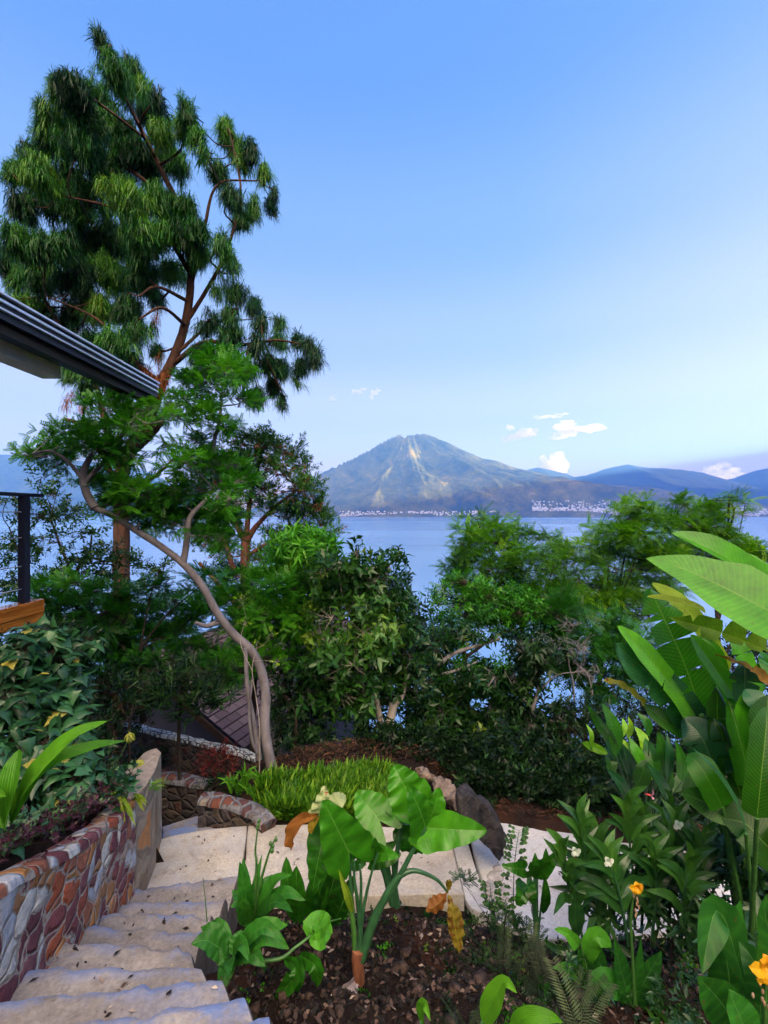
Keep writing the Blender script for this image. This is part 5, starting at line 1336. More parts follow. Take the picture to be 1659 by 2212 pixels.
# 9. deep shade behind the heliconias
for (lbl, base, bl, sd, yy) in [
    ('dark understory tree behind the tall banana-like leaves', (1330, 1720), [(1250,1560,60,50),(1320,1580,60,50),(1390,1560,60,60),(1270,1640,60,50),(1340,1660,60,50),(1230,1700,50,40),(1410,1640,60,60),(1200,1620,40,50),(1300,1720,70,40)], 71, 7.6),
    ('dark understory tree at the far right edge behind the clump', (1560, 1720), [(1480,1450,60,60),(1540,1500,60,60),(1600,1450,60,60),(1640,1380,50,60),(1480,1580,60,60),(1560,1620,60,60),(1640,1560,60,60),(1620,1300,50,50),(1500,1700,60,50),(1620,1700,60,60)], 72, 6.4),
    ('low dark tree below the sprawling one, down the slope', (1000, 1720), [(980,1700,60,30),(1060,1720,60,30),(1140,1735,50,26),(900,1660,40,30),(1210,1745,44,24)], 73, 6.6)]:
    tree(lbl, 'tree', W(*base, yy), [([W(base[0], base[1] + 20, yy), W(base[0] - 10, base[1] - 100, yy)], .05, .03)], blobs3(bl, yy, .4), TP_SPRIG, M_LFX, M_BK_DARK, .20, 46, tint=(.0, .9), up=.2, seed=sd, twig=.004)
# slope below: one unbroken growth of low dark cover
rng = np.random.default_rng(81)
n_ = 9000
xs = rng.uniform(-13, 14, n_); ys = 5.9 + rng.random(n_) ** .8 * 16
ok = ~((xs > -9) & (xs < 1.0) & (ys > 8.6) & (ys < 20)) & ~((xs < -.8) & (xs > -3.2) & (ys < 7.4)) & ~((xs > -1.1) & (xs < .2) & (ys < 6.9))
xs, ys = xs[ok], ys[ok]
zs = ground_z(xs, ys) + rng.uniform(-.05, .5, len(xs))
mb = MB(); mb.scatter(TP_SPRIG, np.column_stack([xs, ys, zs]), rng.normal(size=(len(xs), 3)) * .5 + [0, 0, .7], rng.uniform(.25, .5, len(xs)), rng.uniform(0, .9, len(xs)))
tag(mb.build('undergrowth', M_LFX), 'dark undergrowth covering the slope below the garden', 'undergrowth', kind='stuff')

# ============================================================ NEAR PLANTS
rng = np.random.default_rng(500)
def prof(kind, t):
    if kind == 'lance': return np.sin(np.pi * np.clip(t, 0, 1) ** .8) ** .85
    if kind == 'oblong': return np.minimum(1, t / .07) ** .55 * np.minimum(1, (1 - t) / .26 + 1e-6) ** .6
    if kind == 'taper': return np.minimum(1, t / .07) ** .55 * np.minimum(1, (1 - t) / .55 + 1e-6) ** .8
    if kind == 'strap': return np.minimum(1, t / .06 + .35) * (1 - t ** 2.6) ** .8 * (.8 + .2 * np.sin(t * 3))
    if kind == 'heart': return np.minimum(1, .72 + t * 2.2) * (1 - t) ** .62
    if kind == 'broad': return np.sin(np.pi * t ** 1.25) ** .8
    if kind == 'blade': return (1 - t) ** .6 * np.minimum(1, t * 4 + .5)
def leaf(mb, P, hw, kind='lance', nrm=(0, -.55, .83), fold=.22, wave=0.0, wf=4.0, segs=16, cs=3, lobe=0.0, tears=(), tint=.5, gap=.035, asym=1.0, twist=0.0, flut=.02, jag=0.0):
    P = np.asarray(P, float); nrm = nrmz(nrm)
    C0 = smooth_path(P, 60); L = np.concatenate([[0], np.cumsum(np.linalg.norm(np.diff(C0, axis=0), axis=1))]); L /= L[-1]
    T0 = nrmz(np.gradient(C0, axis=0))
    ph = rng.uniform(0, 6.28, 4)
    def sheet(t, s):
        tt, ss = np.meshgrid(t, s, indexing='ij')
        tc = np.clip(tt, 0, 1)
        C = np.stack([np.interp(tc, L, C0[:, k]) for k in range(3)], -1)
        T = nrmz(np.stack([np.interp(tc, L, T0[:, k]) for k in range(3)], -1))
        ang = twist * tc
        n_ = nrmz(np.broadcast_to(nrm, T.shape)); S0 = nrmz(np.cross(T, n_)); N0 = np.cross(S0, T)
        S = S0 * np.cos(ang)[..., None] + N0 * np.sin(ang)[..., None]; Nn = N0 * np.cos(ang)[..., None] - S0 * np.sin(ang)[..., None]
        w = hw * prof(kind, tc) * (1 + flut * np.sin(tc * 23 + ph[0] + ss) + jag * np.sin(tc * 47 + ph[1])) * np.where(ss > 0, asym, 1.0)
        a = np.abs(ss)
        v = C + S * (ss * w)[..., None] * math.cos(math.atan(abs(fold))) + Nn * (a * w * fold + wave * hw * a ** 1.3 * np.sin(tc * wf * 6.28 + ph[2] + np.sign(ss) * 1.1))[..., None]
        if lobe: v = v - T * (lobe * hw * np.sin(a * 2.4) * (1 - tc) ** 5)[..., None]
        return v, np.stack([ss, tc, 0 * tc], -1)
    bounds = [0.0] + sorted(tears) + [1.0]
    for sg in (-1, 1):
        bb = bounds if not tears else [0.0] + [min(.97, max(.03, b + rng.normal() * .02)) for b in sorted(tears)] + [1.0]
        for i in range(len(bb) - 1):
            n_ = max(2, int(segs * (bb[i + 1] - bb[i]) + 1.5)); t = np.linspace(bb[i], bb[i + 1], n_)
            s = np.linspace(0, sg, cs + 1)
            V, lu = sheet(t, s)
            if len(bb) > 2:
                f = (t - bb[i]) / (bb[i + 1] - bb[i]); off = rng.normal() * .22 * hw
                a = np.abs(s) ** 1.6
                tan = nrmz(V[-1, 0] - V[0, 0])
                shr = ((f < .5) * (i > 0) * (1 - f * 2) - (f > .5) * (i < len(bb) - 2) * (f * 2 - 1))
                V = V + tan * (shr[:, None] * a[None] * gap * 3.0 * hw)[..., None] + nrm * (a[None] * off + 0 * f[:, None])[..., None]
            mb.grid(V, tint, lu, flip=(sg > 0))
def plant(name, label, cat, base, group=None):
    return empty(name, base, label, cat, group)
def add_leaf(root, mat, *a, label=None, nm='leaf', **k):
    mb = MB(); leaf(mb, *a, **k); o = mb.build(nm, mat, root)
    if label: o['label'] = label
    return o
def add_tube(root, mat, pts, r0, r1, nm='stalk', sides=8, tint=.5, **k):
    mb = MB(); mb.tube(pts, r0, r1, sides=sides, tint=tint, **k); return mb.build(nm, mat, root)

VG = [(0, (.008, .060, .005)), (.5, (.035, .23, .008)), (.85, (.12, .45, .012)), (1, (.26, .56, .03))]
M_BAN = m_leaf('banana_leaf', VG, .36, .42, veins=30, rib=(.20, .38, .06), spec=.5)
M_BANB = m_leaf('bluish_sheen_leaf', [(0, (.008, .055, .020)), (1, (.035, .15, .065))], .24, .22, veins=26, rib=(.10, .22, .08), spec=.5)
M_ALO = m_leaf('elephant_ear_leaf', [(0, (.007, .048, .005)), (.5, (.024, .145, .008)), (1, (.085, .34, .014))], .33, .30, veins=7, rib=(.14, .32, .06), spec=.4)
M_HEL = m_leaf('heliconia_leaf', [(0, (.008, .055, .014)), (.5, (.026, .17, .014)), (.8, (.075, .32, .016)), (1, (.26, .50, .02))], .34, .32, veins=16, rib=(.12, .28, .05), spec=.4)
M_ROS = m_leaf('soft_broad_leaf', [(0, (.010, .065, .012)), (.5, (.026, .15, .018)), (1, (.085, .32, .018))], .45, .28, veins=8, rib=(.11, .26, .07))
M_CRI = m_leaf('ribbed_strap_leaf', [(0, (.020, .095, .008)), (.5, (.050, .20, .012)), (1, (.12, .33, .02))], .36, .36, lv=34.0)
M_GIN = m_leaf('ginger_leaf', [(0, (.008, .035, .012)), (.5, (.022, .095, .020)), (1, (.07, .21, .028))], .34, .26, rib=(.05, .14, .04), veins=3, spec=.6)
M_STK = m_simple('green_stalk', (.028, .10, .02), (.075, .20, .04), 20, .4, .2, .5, .003)
M_STKD = m_simple('bluish_green_stalk', (.016, .06, .028), (.035, .12, .045), 20, .35, .2, .5, .003)
M_CORM = m_simple('reddish_corm', (.10, .035, .02), (.36, .14, .08), 22, .7, .8, .3, .01, stretch=(1, 1, .3))
M_HUSK = m_simple('papery_husk', (.16, .12, .15), (.42, .36, .38), 16, .7, .5, .3, .006)
M_DRY = m_leaf('dry_brown_leaf', [(0, (.10, .030, .010)), (.6, (.24, .09, .022)), (1, (.30, .20, .03))], .65, .2, veins=9, rib=(.3, .26, .06))
M_OLV = m_leaf('yellowing_leaf', [(0, (.13, .10, .012)), (1, (.24, .17, .02))], .5, .25, veins=9, rib=(.34, .36, .06), spots=(.60, (.12, .05, .01)))
M_PALEL = m_leaf('bleached_leaf', [(0, (.34, .42, .20)), (1, (.50, .56, .32))], .5, .3, veins=7, rib=(.4, .45, .2), spots=(.63, (.30, .10, .04)))
M_YG = m_leaf('yellow_green_leaf', [(0, (.14, .26, .02)), (1, (.30, .38, .035))], .4, .4, veins=24, rib=(.36, .42, .06))
M_YGS = m_leaf('streaked_yellow_leaf', [(0, (.16, .20, .015)), (1, (.30, .28, .025))], .45, .35, veins=20, rib=(.3, .32, .05), spots=(.62, (.20, .05, .01)))

# ---- elephant ears in the centre
YA = 2.36
zA = lambda zx, zy, Y=YA: W(564 + .36 * zx, 1593 + .36 * zy, Y)
bA = zA(590, 1440)
r_ = plant('elephant_ear', 'large elephant ear plant with upright green leaves, a bleached leaf and a drooping yellow-brown leaf', 'plant', bA)
mb = MB(); mb.tube([zA(592, 1640), zA(590, 1500), zA(580, 1340), zA(585, 1270)], .026, .033, sides=14, rough=.1); mb.build('corm', M_CORM, r_)
for (p, w_) in [([zA(575, 1440), zA(520, 1500, 2.30), zA(440, 1560, 2.28), zA(425, 1570, 2.26)], .028), ([zA(560, 1450), zA(545, 1530, 2.30), zA(530, 1640, 2.26)], .03), ([zA(600, 1500), zA(620, 1580, 2.30), zA(650, 1640, 2.26)], .022), ([zA(610, 1480), zA(640, 1560, 2.32), zA(620, 1690, 2.26)], .026)]:
    add_leaf(r_, M_HUSK, p, w_, 'lance', (0, -.9, .3), fold=.5, wave=.3, nm='husk', segs=10)
stalks = [([(575, 1340), (552, 1100), (538, 900), (528, 690)], .017, .006, M_STKD), ([(565, 1330), (548, 1080), (480, 850), (400, 620), (346, 468)], .016, .006, M_STK), ([(600, 1330), (690, 1060), (800, 890), (900, 700), (990, 542)], .026, .007, M_STKD),
          ([(590, 1320), (720, 1010), (790, 880), (850, 820), (930, 800), (1050, 850), (1120, 930)], .022, .006, M_STKD), ([(590, 1340), (605, 1100), (640, 900), (700, 690)], .012, .005, M_STKD), ([(605, 1340), (580, 1000), (560, 850), (560, 740)], .012, .005, M_STKD), ([(585, 1340), (600, 900), (590, 760)], .010, .005, M_STKD)]
for p, a, b, m_ in stalks:
    add_tube(r_, m_, [zA(x, y, YA + .04 * (k / len(p))) for k, (x, y) in enumerate(p)], a, b)
add_leaf(r_, M_YG, [zA(548, 1050, 2.33), zA(520, 940, 2.31), zA(465, 790, 2.33)], .022, 'lance', (0, -1, .2), fold=.6, nm='sheath', tint=.2)
V3 = (-.1, -.95, .35)
# leaf blades: (stalk end), (tip), half width
def blade(r_, m_, a, b, hw, nr, tint=.5, mid=None, dY=0.0, lobe=.8, **k):
    A_ = zA(*a); B_ = zA(b[0], b[1], YA + dY)
    M_ = (A_ + B_) / 2 + nrmz(nr) * (.02 if mid is None else mid)
    return add_leaf(r_, m_, [A_, M_, B_], hw, 'heart', nr, segs=38, cs=9, lobe=lobe, tint=tint, wave=k.pop('wave', .05), fold=k.pop('fold', .14), flut=.03, **k)
blade(r_, M_ALO, (530, 690), (372, 375), .150, (.15, -.90, .40), .55, dY=-.05)
blade(r_, M_ALO, (895, 352, 2.5), (795, 165), .135, (-.2, -.8, .55), .7, dY=.2, wave=.10)
blade(r_, M_ALO, (992, 542, 2.40), (1355, 560), .120, (-.1, -.85, .5), .75, dY=-.04, fold=.25)
blade(r_, M_ALO, (990, 542, 2.40), (885, 285), .105, (.25, -.92, .3), .5, dY=.02)
blade(r_, M_ALO, (992, 540, 2.41), (1070, 300), .105, (.25, -.9, .4), .6, dY=.05)
blade(r_, M_ALO, (385, 545, 2.42), (310, 915), .100, (-.2, -.97, .05), .25, dY=-.02, fold=-.15, lobe=.5)
blade(r_, M_ALO, (690, 690, 2.45), (830, 712), .050, (0, -.8, .6), .6)
blade(r_, M_ALO, (700, 690, 2.45), (680, 600), .042, (0, -.95, .3), .5)
blade(r_, M_ALO, (560, 735, 2.5), (475, 770), .060, (0, -.8, .6), .3, dY=.1)
blade(r_, M_ALO, (575, 735, 2.5), (630, 760), .058, (0, -.8, .6), .3, dY=.12)
o = blade(r_, M_PALEL, (345, 465, 2.37), (385, 285), .062, (.2, -.95, .2), .5, dY=.02, lobe=.4, wave=.25); o['label'] = 'bleached cream leaf'
o = add_leaf(r_, M_DRY, [zA(350, 462), zA(240, 500, 2.30), zA(190, 580, 2.28), zA(178, 680, 2.28)], .040, 'broad', (-.2, -.8, .5), fold=.9, wave=.3, tint=.6, segs=20); o['label'] = 'curled brown dead leaf'
add_leaf(r_, M_OLV, [zA(350, 470), zA(310, 520, 2.31), zA(296, 580, 2.30)], .022, 'broad', (-.2, -.9, .3), fold=.7, wave=.2)
o = add_leaf(r_, M_OLV, [zA(1118, 930, 2.36), zA(1145, 1030, 2.3), zA(1165, 1150, 2.28), zA(1190, 1300, 2.27)], .062, 'broad', (.2, -.97, .1), fold=-.5, wave=.18, wf=6, segs=26, asym=.55, tint=.4); o['label'] = 'drooping yellow-brown leaf'
add_leaf(r_, M_DRY, [zA(1118, 930, 2.38), zA(1060, 1000, 2.36), zA(990, 1040, 2.35)], .040, 'broad', (0, -.9, .3), fold=-.4, wave=.3, tint=.4)
add_leaf(r_, M_OLV, [zA(1122, 930, 2.37), zA(1128, 880, 2.36), zA(1120, 855, 2.35)], .018, 'broad', (0, -.95, .2), fold=-.4, wave=.3)
# second plant just behind
b2 = zA(810, 985, 2.66)
r_ = plant('elephant_ear', 'second elephant ear rooted just behind the large one, its heart leaf tilted to the left', 'plant', b2)
for p, a, b in [([(815, 1010), (800, 880), (815, 700), (850, 470), (893, 352)], .022, .007), ([(790, 1000), (745, 820), (700, 740), (620, 640), (610, 560)], .022, .008), ([(800, 1000), (770, 820), (740, 650), (712, 500)], .014, .006), ([(812, 1000), (790, 760), (780, 690)], .012, .005)]:
    add_tube(r_, M_STKD, [zA(x, y, 2.62) for x, y in p], a, b)
YA = 2.62
blade(r_, M_ALO, (712, 500, 2.60), (570, 328), .135, (-.1, -.72, .68), .75, dY=.1, fold=.1)
blade(r_, M_ALO, (780, 690, 2.62), (640, 790), .06, (0, -.8, .6), .3)
blade(r_, M_ALO, (820, 480, 2.64), (880, 455), .10, (0, -.55, .83), .35, dY=.25)
blade(r_, M_ALO, (905, 600, 2.7), (890, 690), .13, (0, -.95, .2), .2, dY=.1)
blade(r_, M_PALEL, (440, 400, 2.66), (505, 345), .06, (0, -.7, .7), .2, dY=.1)
YA = 2.36
# a young one to its left, dark leaves near the soil
b3 = W(660, 2010, 2.75)
r_ = plant('elephant_ear', 'cluster of dark upright leaves between the rosette plant and the elephant ear', 'plant', b3)
for (a, b, hw) in [((640, 2000), (618, 1850), .05), ((650, 2000), (640, 1870), .06), ((670, 2005), (700, 1860), .07), ((690, 2010), (735, 1850), .06), ((660, 2010), (720, 1950), .06), ((700, 2000), (700, 1900), .07), ((715, 2005), (765, 1890), .05)]:
    A_, B_ = W(*a, 2.75), W(*b, 2.75)
    add_leaf(r_, M_ALO, [A_, (A_ + B_) / 2 + (0, -.05, .02), B_], hw, 'broad', (rng.normal() * .2, -.95, .3), fold=.25, wave=.08, tint=rng.uniform(0, .4))

# ---- broad-leaved rosettes beside the stairs
zB = lambda zx, zy, Y: W(398 + .24 * zx, 1792 + .24 * zy, Y)
def rosette(label, base, leaves, Y, name='tobacco_like_plant'):
    r_ = plant(name, label, 'plant', zB(*base, Y))
    for (zx, zy, hw, bend, dy, tn) in leaves:
        A_ = zB(base[0] + (zx - base[0]) * .06, base[1] + (zy - base[1]) * .06 - 15, Y); B_ = zB(zx, zy, Y + dy)
        L = np.linalg.norm(B_ - A_)
        M_ = A_ * .45 + B_ * .55 + np.array([0, 0, bend * L])
        side = np.sign(zx - base[0])
        add_leaf(r_, M_ROS, [A_, M_, B_], hw * .9, 'lance', (-.25 * side * (bend > .1), -.55, .8), fold=.28, wave=.07, wf=5, segs=34, cs=6, tint=tn, jag=.0)
    return r_
r_ = rosette('upper broad-leaved plant with seed-pod stems at the edge of the concrete stairs', (590, 880), [(500, 285, .042, .05, -.05, .5), (528, 250, .036, .05, .1, .4), (795, 400, .040, .22, .1, .45), (965, 405, .045, .20, -.05, .55), (1095, 640, .048, .24, -.1, .5), (985, 745, .045, .2, -.2, .35), (412, 690, .045, .25, -.05, .3), (430, 540, .04, .15, .1, .4), (700, 222, .024, .1, .12, .5), (540, 560, .035, .1, -.15, .6), (620, 470, .03, .05, -.1, .5)], 2.42, 'broadleaf_plant')
for pts in ([(600, 860), (640, 550), (650, 300), (640, 180), (668, -60)], [(600, 860), (680, 500), (715, 370), (770, 190), (830, 60)]):
    add_tube(r_, M_STK, [zB(x, y, 2.42) for x, y in pts], .010, .0035, nm='stem')
for (x, y, s_) in [(790, 190, 1.2), (775, 125, 1), (825, 90, 1), (800, 150, .8), (665, -40, 1), (672, -80, .9), (655, -10, .8)]:
    mb = MB(); mb.add(IV * np.array([.0085, .0085, .012]) * s_ + zB(x, y, 2.41), IF)
    mb.build('seed_pod', M_STK, r_)
add_tube(r_, M_STK, [zB(205, 830, 2.4), zB(190, 640, 2.4), zB(168, 430, 2.4)], .003, .0015, nm='twig')
r_ = rosette('lower broad-leaved plant overhanging the jagged stair edge', (420, 1160), [(60, 1030, .055, .2, -.05, .3), (150, 880, .045, .2, .05, .3), (220, 850, .045, .25, .1, .45), (520, 900, .035, .1, .05, .5), (640, 880, .03, .1, .1, .6), (930, 860, .052, .18, .1, .7), (860, 960, .045, .25, .05, .4), (945, 1075, .055, .28, -.05, .55), (900, 1000, .045, .28, -.1, .45), (300, 1230, .045, .3, -.05, .25), (730, 1240, .05, .22, -.1, .3), (330, 1480, .04, .15, -.12, .25), (400, 1330, .035, .1, -.2, .3), (590, 1190, .04, .3, -.15, .5)], 2.08, 'broadleaf_plant')
b5 = zB(900, 1140, 2.1)
r_ = plant('broadleaf_plant', 'long-stalked leaf lying over the soil, with yellowing hanging leaves', 'plant', b5)
add_tube(r_, M_STK, [zB(420, 1180, 2.06), zB(830, 1170, 2.06), zB(1000, 1060, 2.1), zB(1130, 960, 2.14), zB(1250, 850, 2.2), zB(1410, 800, 2.3)], .009, .003, nm='stem')
add_leaf(r_, M_ROS, [zB(1110, 980, 2.14), zB(1150, 860, 2.16), zB(1330, 935, 2.2)], .062, 'broad', (0, -.6, .8), fold=.2, wave=.08, tint=.8)
add_leaf(r_, M_ROS, [zB(1110, 970, 2.14), zB(1200, 1000, 2.12), zB(1290, 940, 2.2)], .04, 'broad', (0, -.85, .5), fold=.2, wave=.08, tint=.95)
for (p, tn) in [([(900, 1160), (1000, 1280), (790, 1590)], .3), ([(1040, 1130), (1180, 1230), (1200, 1420)], .4), ([(1000, 1150), (1020, 1300), (980, 1480)], .2)]:
    add_leaf(r_, M_ALO, [zB(*p[0], 2.08), zB(*p[1], 2.0), zB(*p[2], 2.02)], .035, 'lance', (0, -.9, .4), fold=.3, wave=.15, tint=tn)

# ---- grass bed
def blades(poly_uv, z, n, h, w, lean, mat, tint=(.2, .95), jit=.02):
    P = np.array([G(u, v, z)[:2] for u, v in poly_uv]); lo, hi = P.min(0), P.max(0)
    out = []
    while len(out) < n:
        q = lo + (hi - lo) * rng.random(2)
        c = False
        for i in range(len(P)):
            a, b = P[i], P[i - 1]
            if (a[1] > q[1]) != (b[1] > q[1]) and q[0] < (b[0] - a[0]) * (q[1] - a[1]) / (b[1] - a[1]) + a[0]: c = not c
        if c: out.append(q)
    Q = np.array(out); zz = ground_z(Q[:, 0], Q[:, 1]) + gnoise(Q[:, 0], Q[:, 1])
    tm = []
    for s_ in range(5):
        V = []; Fc = []; Ls = []; r = np.random.default_rng(s_)
        for k in range(5):
            th = r.uniform(0, 6.28); hh = r.uniform(.6, 1.1); d = np.array([math.cos(th), math.sin(th), 0]) * r.uniform(.15, .5); sd = np.array([-math.sin(th), math.cos(th), 0]) * w / h
            b0 = r.normal(size=3) * .08; b0[2] = 0; n0 = len(V)
            m1 = b0 + d * .35 + [0, 0, hh * .55]; m2 = b0 + d * 1.0 + [0, 0, hh * (.95 - .15 * r.random())]
            V += [b0 - sd * .6, b0 + sd * .6, m1 - sd, m1 + sd, m2]; Fc += [[n0, n0 + 1, n0 + 3, n0 + 2], [n0 + 2, n0 + 3, n0 + 4, n0 + 4]]; Ls += [[0, 0, r.uniform(-.15, .15)]] * 5
        V += [[0, 0, 0]]; Ls += [[0, 0, 0]]
        Fq = np.array([f if f[2] != f[3] else [f[0], f[1], f[2], len(V) - 1] for f in Fc if True])
        # replace degenerate quads by narrow tips
        Fq = np.array([[f[0], f[1], f[2], f[2]] if False else f for f in Fc])
        VV = list(V); F2 = []
        for f in Fc:
            if f[2] == f[3]:
                VV.append((np.array(VV[f[2]]) + np.array([.004, 0, -.01])).tolist()); Ls.append([0, 0, 0]); F2.append([f[0], f[1], f[2], len(VV) - 1])
            else: F2.append(f)
        tm.append(T_(VV, F2, Ls))
    mb = MB(); mb.scatter(tm, np.column_stack([Q, zz - .01]), np.array([lean[0], lean[1], 1.0]) + rng.normal(size=(n, 3)) * .15, h * rng.uniform(.7, 1.25, n), rng.uniform(*tint, n), up=(0, 1, 0), roll=2)
    return mb
M_GRASS = m_leaf('lime_grass', [(0, (.015, .07, .006)), (.5, (.055, .19, .010)), (1, (.22, .38, .03))], .42, .42)
mb = blades([(560, 1735), (590, 1772), (835, 1774), (905, 1760), (870, 1690), (820, 1655), (740, 1662), (640, 1690), (560, 1700)], -3.0, 2300, .235, .014, (.25, -.05), M_GRASS)
tag(mb.build('grass', M_GRASS), 'lime green grass filling the bed behind the landing', 'grass', kind='stuff')
for k, (u, v, s_) in enumerate([(515, 1700, .22), (545, 1715, .24), (565, 1690, .26), (530, 1680, .24), (500, 1690, .18), (580, 1720, .22), (835, 1690, .18)]):
    b = W(u, v + 25, 5.0); r_ = plant('agapanthus', ['dark strap-leaved tuft nearest the low wall', 'strap-leaved tuft in front of the curved trunk', 'tallest strap-leaved tuft by the curved trunk', 'strap-leaved tuft second from the red shrub', 'smallest strap-leaved tuft below the red shrub', 'strap-leaved tuft at the foot of the curved trunk', 'strap-leaved tuft at the right end of the grass bed'][k], 'plant', b)
    mb = MB()
    for j in range(16):
        th = rng.uniform(0, 6.28); d = np.array([math.cos(th), math.sin(th) * .6, 0]) * s_ * rng.uniform(.3, .9)
        leaf(mb, [b, b + d * .4 + (0, 0, s_ * .8), b + d * 1.1 + (0, 0, s_ * rng.uniform(.7, 1.2))], .014, 'strap', (0, -.8, .6), fold=.3, segs=8, cs=1, tint=rng.uniform(.1, .9))
    mb.build('leaves', M_CRI, r_)
# red-leaved shrub in the mulch bed, yellow-green low plants
M_RED = m_leaf('dark_red_leaves', [(0, (.05, .008, .012)), (.6, (.15, .02, .02)), (1, (.34, .10, .10))], .45, .3)
tree('dark red leaved shrub between the mulch bed and the strap-leaved tufts', 'shrub', W(478, 1690, 5.6), [(w2((478, 1695, 5.6), (480, 1650, 5.6)), .012, .006)], blobs3([(470,1625,30,18),(495,1640,20,18),(455,1640,20,16),(485,1660,26,18),(450,1665,20,16)], 5.6, .15), TP_SPRIG, M_RED, M_BK_DARK, .09, 170, seed=91, twig=.002, limb=.006, name='shrub', gap=.2)
tree('dark low shrub filling the corner below the red shrub', 'shrub', W(480, 1720, 5.3), [(w2((480, 1725, 5.3), (480, 1690, 5.3)), .012, .006)], blobs3([(470,1700,34,20),(500,1715,26,16),(520,1700,20,20),(440,1705,20,14)], 5.2, .15), TP_SPRIG, M_LFX, M_BK_DARK, .09, 120, seed=92, twig=.002, limb=.006, name='shrub')
M_MULCH = m_leaf('dry_mulch', [(0, (.012, .007, .006)), (.5, (.045, .019, .013)), (1, (.17, .075, .04))], .8, .05)
def litter(n, x0, x1, y0, y1, size, tm, mat, up=.03, cond=None, tint=(0, 1)):
    x = rng.uniform(x0, x1, n); y = rng.uniform(y0, y1, n)
    if cond is not None: k = cond(x, y); x, y = x[k], y[k]
    z = ground_z(x, y) + gnoise(x, y) + rng.uniform(0, up, len(x))
    mb = MB(); D = rng.normal(size=(len(x), 3)); D[:, 2] *= .25
    mb.scatter(tm, np.column_stack([x, y, z]), D, rng.uniform(size * .5, size * 1.3, len(x)), rng.uniform(*tint, len(x)) ** 2.2, roll=.5)
    return mb
def strip(s_):
    r = np.random.default_rng(s_); b = r.uniform(-.2, .2)
    return T_([[-.05, 0, -.5], [.05, 0, -.5], [.05 + b, .1, 0], [-.05 + b, .1, 0], [.01, 0, .5], [-.01, 0, .5]], [[0, 1, 2, 3], [3, 2, 4, 5]])
def flake(s_):
    r = np.random.default_rng(s_ + 7); 
    v, f = leafquad(np.array([0, 0, -.5]), [0, 0, 1], 1.0, r.uniform(.16, .3), np.array([0, 1., 0]), r.uniform(-.5, .6), r.uniform(-.3, .4)); return T_(v, f)
TP_STRIP = [strip(k) for k in range(6)]; TP_FLAKE = [flake(k) for k in range(6)]
mb = litter(5000, -3.2, -1.3, 5.25, 6.6, .09, TP_STRIP, M_MULCH, .06)
tag(mb.build('mulch', M_MULCH), 'red-brown mulch bed behind the descending steps', 'mulch', kind='stuff')
mb = litter(6500, -1.2, .9, 5.3, 6.9, .075, TP_STRIP, M_MULCH, .16, lambda x, y: y > 5.55 + .3 * np.sin(x * 3))
tag(mb.build('mulch', M_MULCH), 'heap of red-brown clippings behind the grass bed', 'mulch', kind='stuff')
mb = litter(2200, .6, 3.2, 4.5, 5.0, .07, TP_STRIP, M_MULCH, .05, lambda x, y: y > 4.75 - .12 * (x - 1))
tag(mb.build('mulch', M_MULCH), 'strip of red-brown mulch along the far edge of the pale path', 'mulch', kind='stuff')
M_LIT = m_leaf('fallen_leaves', [(0, (.006, .005, .004)), (.4, (.022, .014, .012)), (.75, (.085, .05, .042)), (.93, (.26, .19, .17)), (1, (.5, .42, .38))], .75, .05)
inbed = lambda x, y: (x > np.interp(y, _yr, _xr) + .12) & (y < np.interp(x, [-1, .6, 1.1, 3], [3.5, 3.5, 3.35, 3.35]))
mb = litter(15000, -1.1, 3.0, .9, 3.6, .040, TP_FLAKE, M_LIT, .02, inbed, (0, .98))
tag(mb.build('leaf_litter', M_LIT), 'fallen leaves and bark bits on the dark soil', 'leaf litter', kind='stuff')
mb = MB()
M_CLOD = m_simple('soil_clods', (.012, .008, .008), (.10, .065, .055), 30, .95, 1.0, .2, .01)
xs = rng.uniform(-1.0, 2.6, 4200); ys = rng.uniform(1.0, 3.6, 4200); k = inbed(xs, ys); xs, ys = xs[k], ys[k]
zs = ground_z(xs, ys) + gnoise(xs, ys)
bm = bmesh.new(); bmesh.ops.create_icosphere(bm, subdivisions=1, radius=1.0); V1 = np.array([v.co[:] for v in bm.verts]); F1 = np.array([[v.index for v in f.verts] for f in bm.faces]); bm.free()
for x, y, z in zip(xs, ys, zs):
    s_ = rng.uniform(.004, .017) * (1 + (rng.random() < .05) * 1.5)
    mb.add(V1 * (1 + .35 * rng.normal(size=(len(V1), 1))) * s_ * (1, 1, .7) + (x, y, z + s_ * .3), F1)
tag(mb.build('soil_clods', M_CLOD), 'crumbly clods and grit covering the dark bed', 'soil', kind='stuff')

# ---- left bed: creeper hedge, strap lily, purple plants
hb = [(30,1420,60,50,3.35),(110,1440,50,50,3.45),(40,1510,60,50,3.2),(120,1520,50,50,3.3),(160,1500,26,50,3.45),(30,1600,60,50,3.05),(110,1610,60,50,3.15),(170,1590,26,40,3.3),(50,1690,60,40,2.9),(140,1690,50,40,2.95),(200,1660,40,26,3.15),(-40,1500,60,80,3.2),(-40,1640,60,60,2.9),(90,1370,60,20,3.6),(180,1390,30,24,3.9)]
tree('tall hedge of hanging blue-green creeper leaves below the wooden beam', 'hedge', W(80, 1760, 3.2), [([W(80, 1770, 3.3), W(70, 1600, 3.3), W(60, 1450, 3.4)], .03, .02)],
     blobs3(hb, 3.2, .08, .8), TP_LOBE, M_LFB, M_BK_DARK, .092, 520, tint=(.0, .9), up=-.75, out_w=.5, seed=95, twig=.002, limb=.008, name='creeper_hedge', yellow=.02, shell=.28, sz_var=.35, roll=.25)
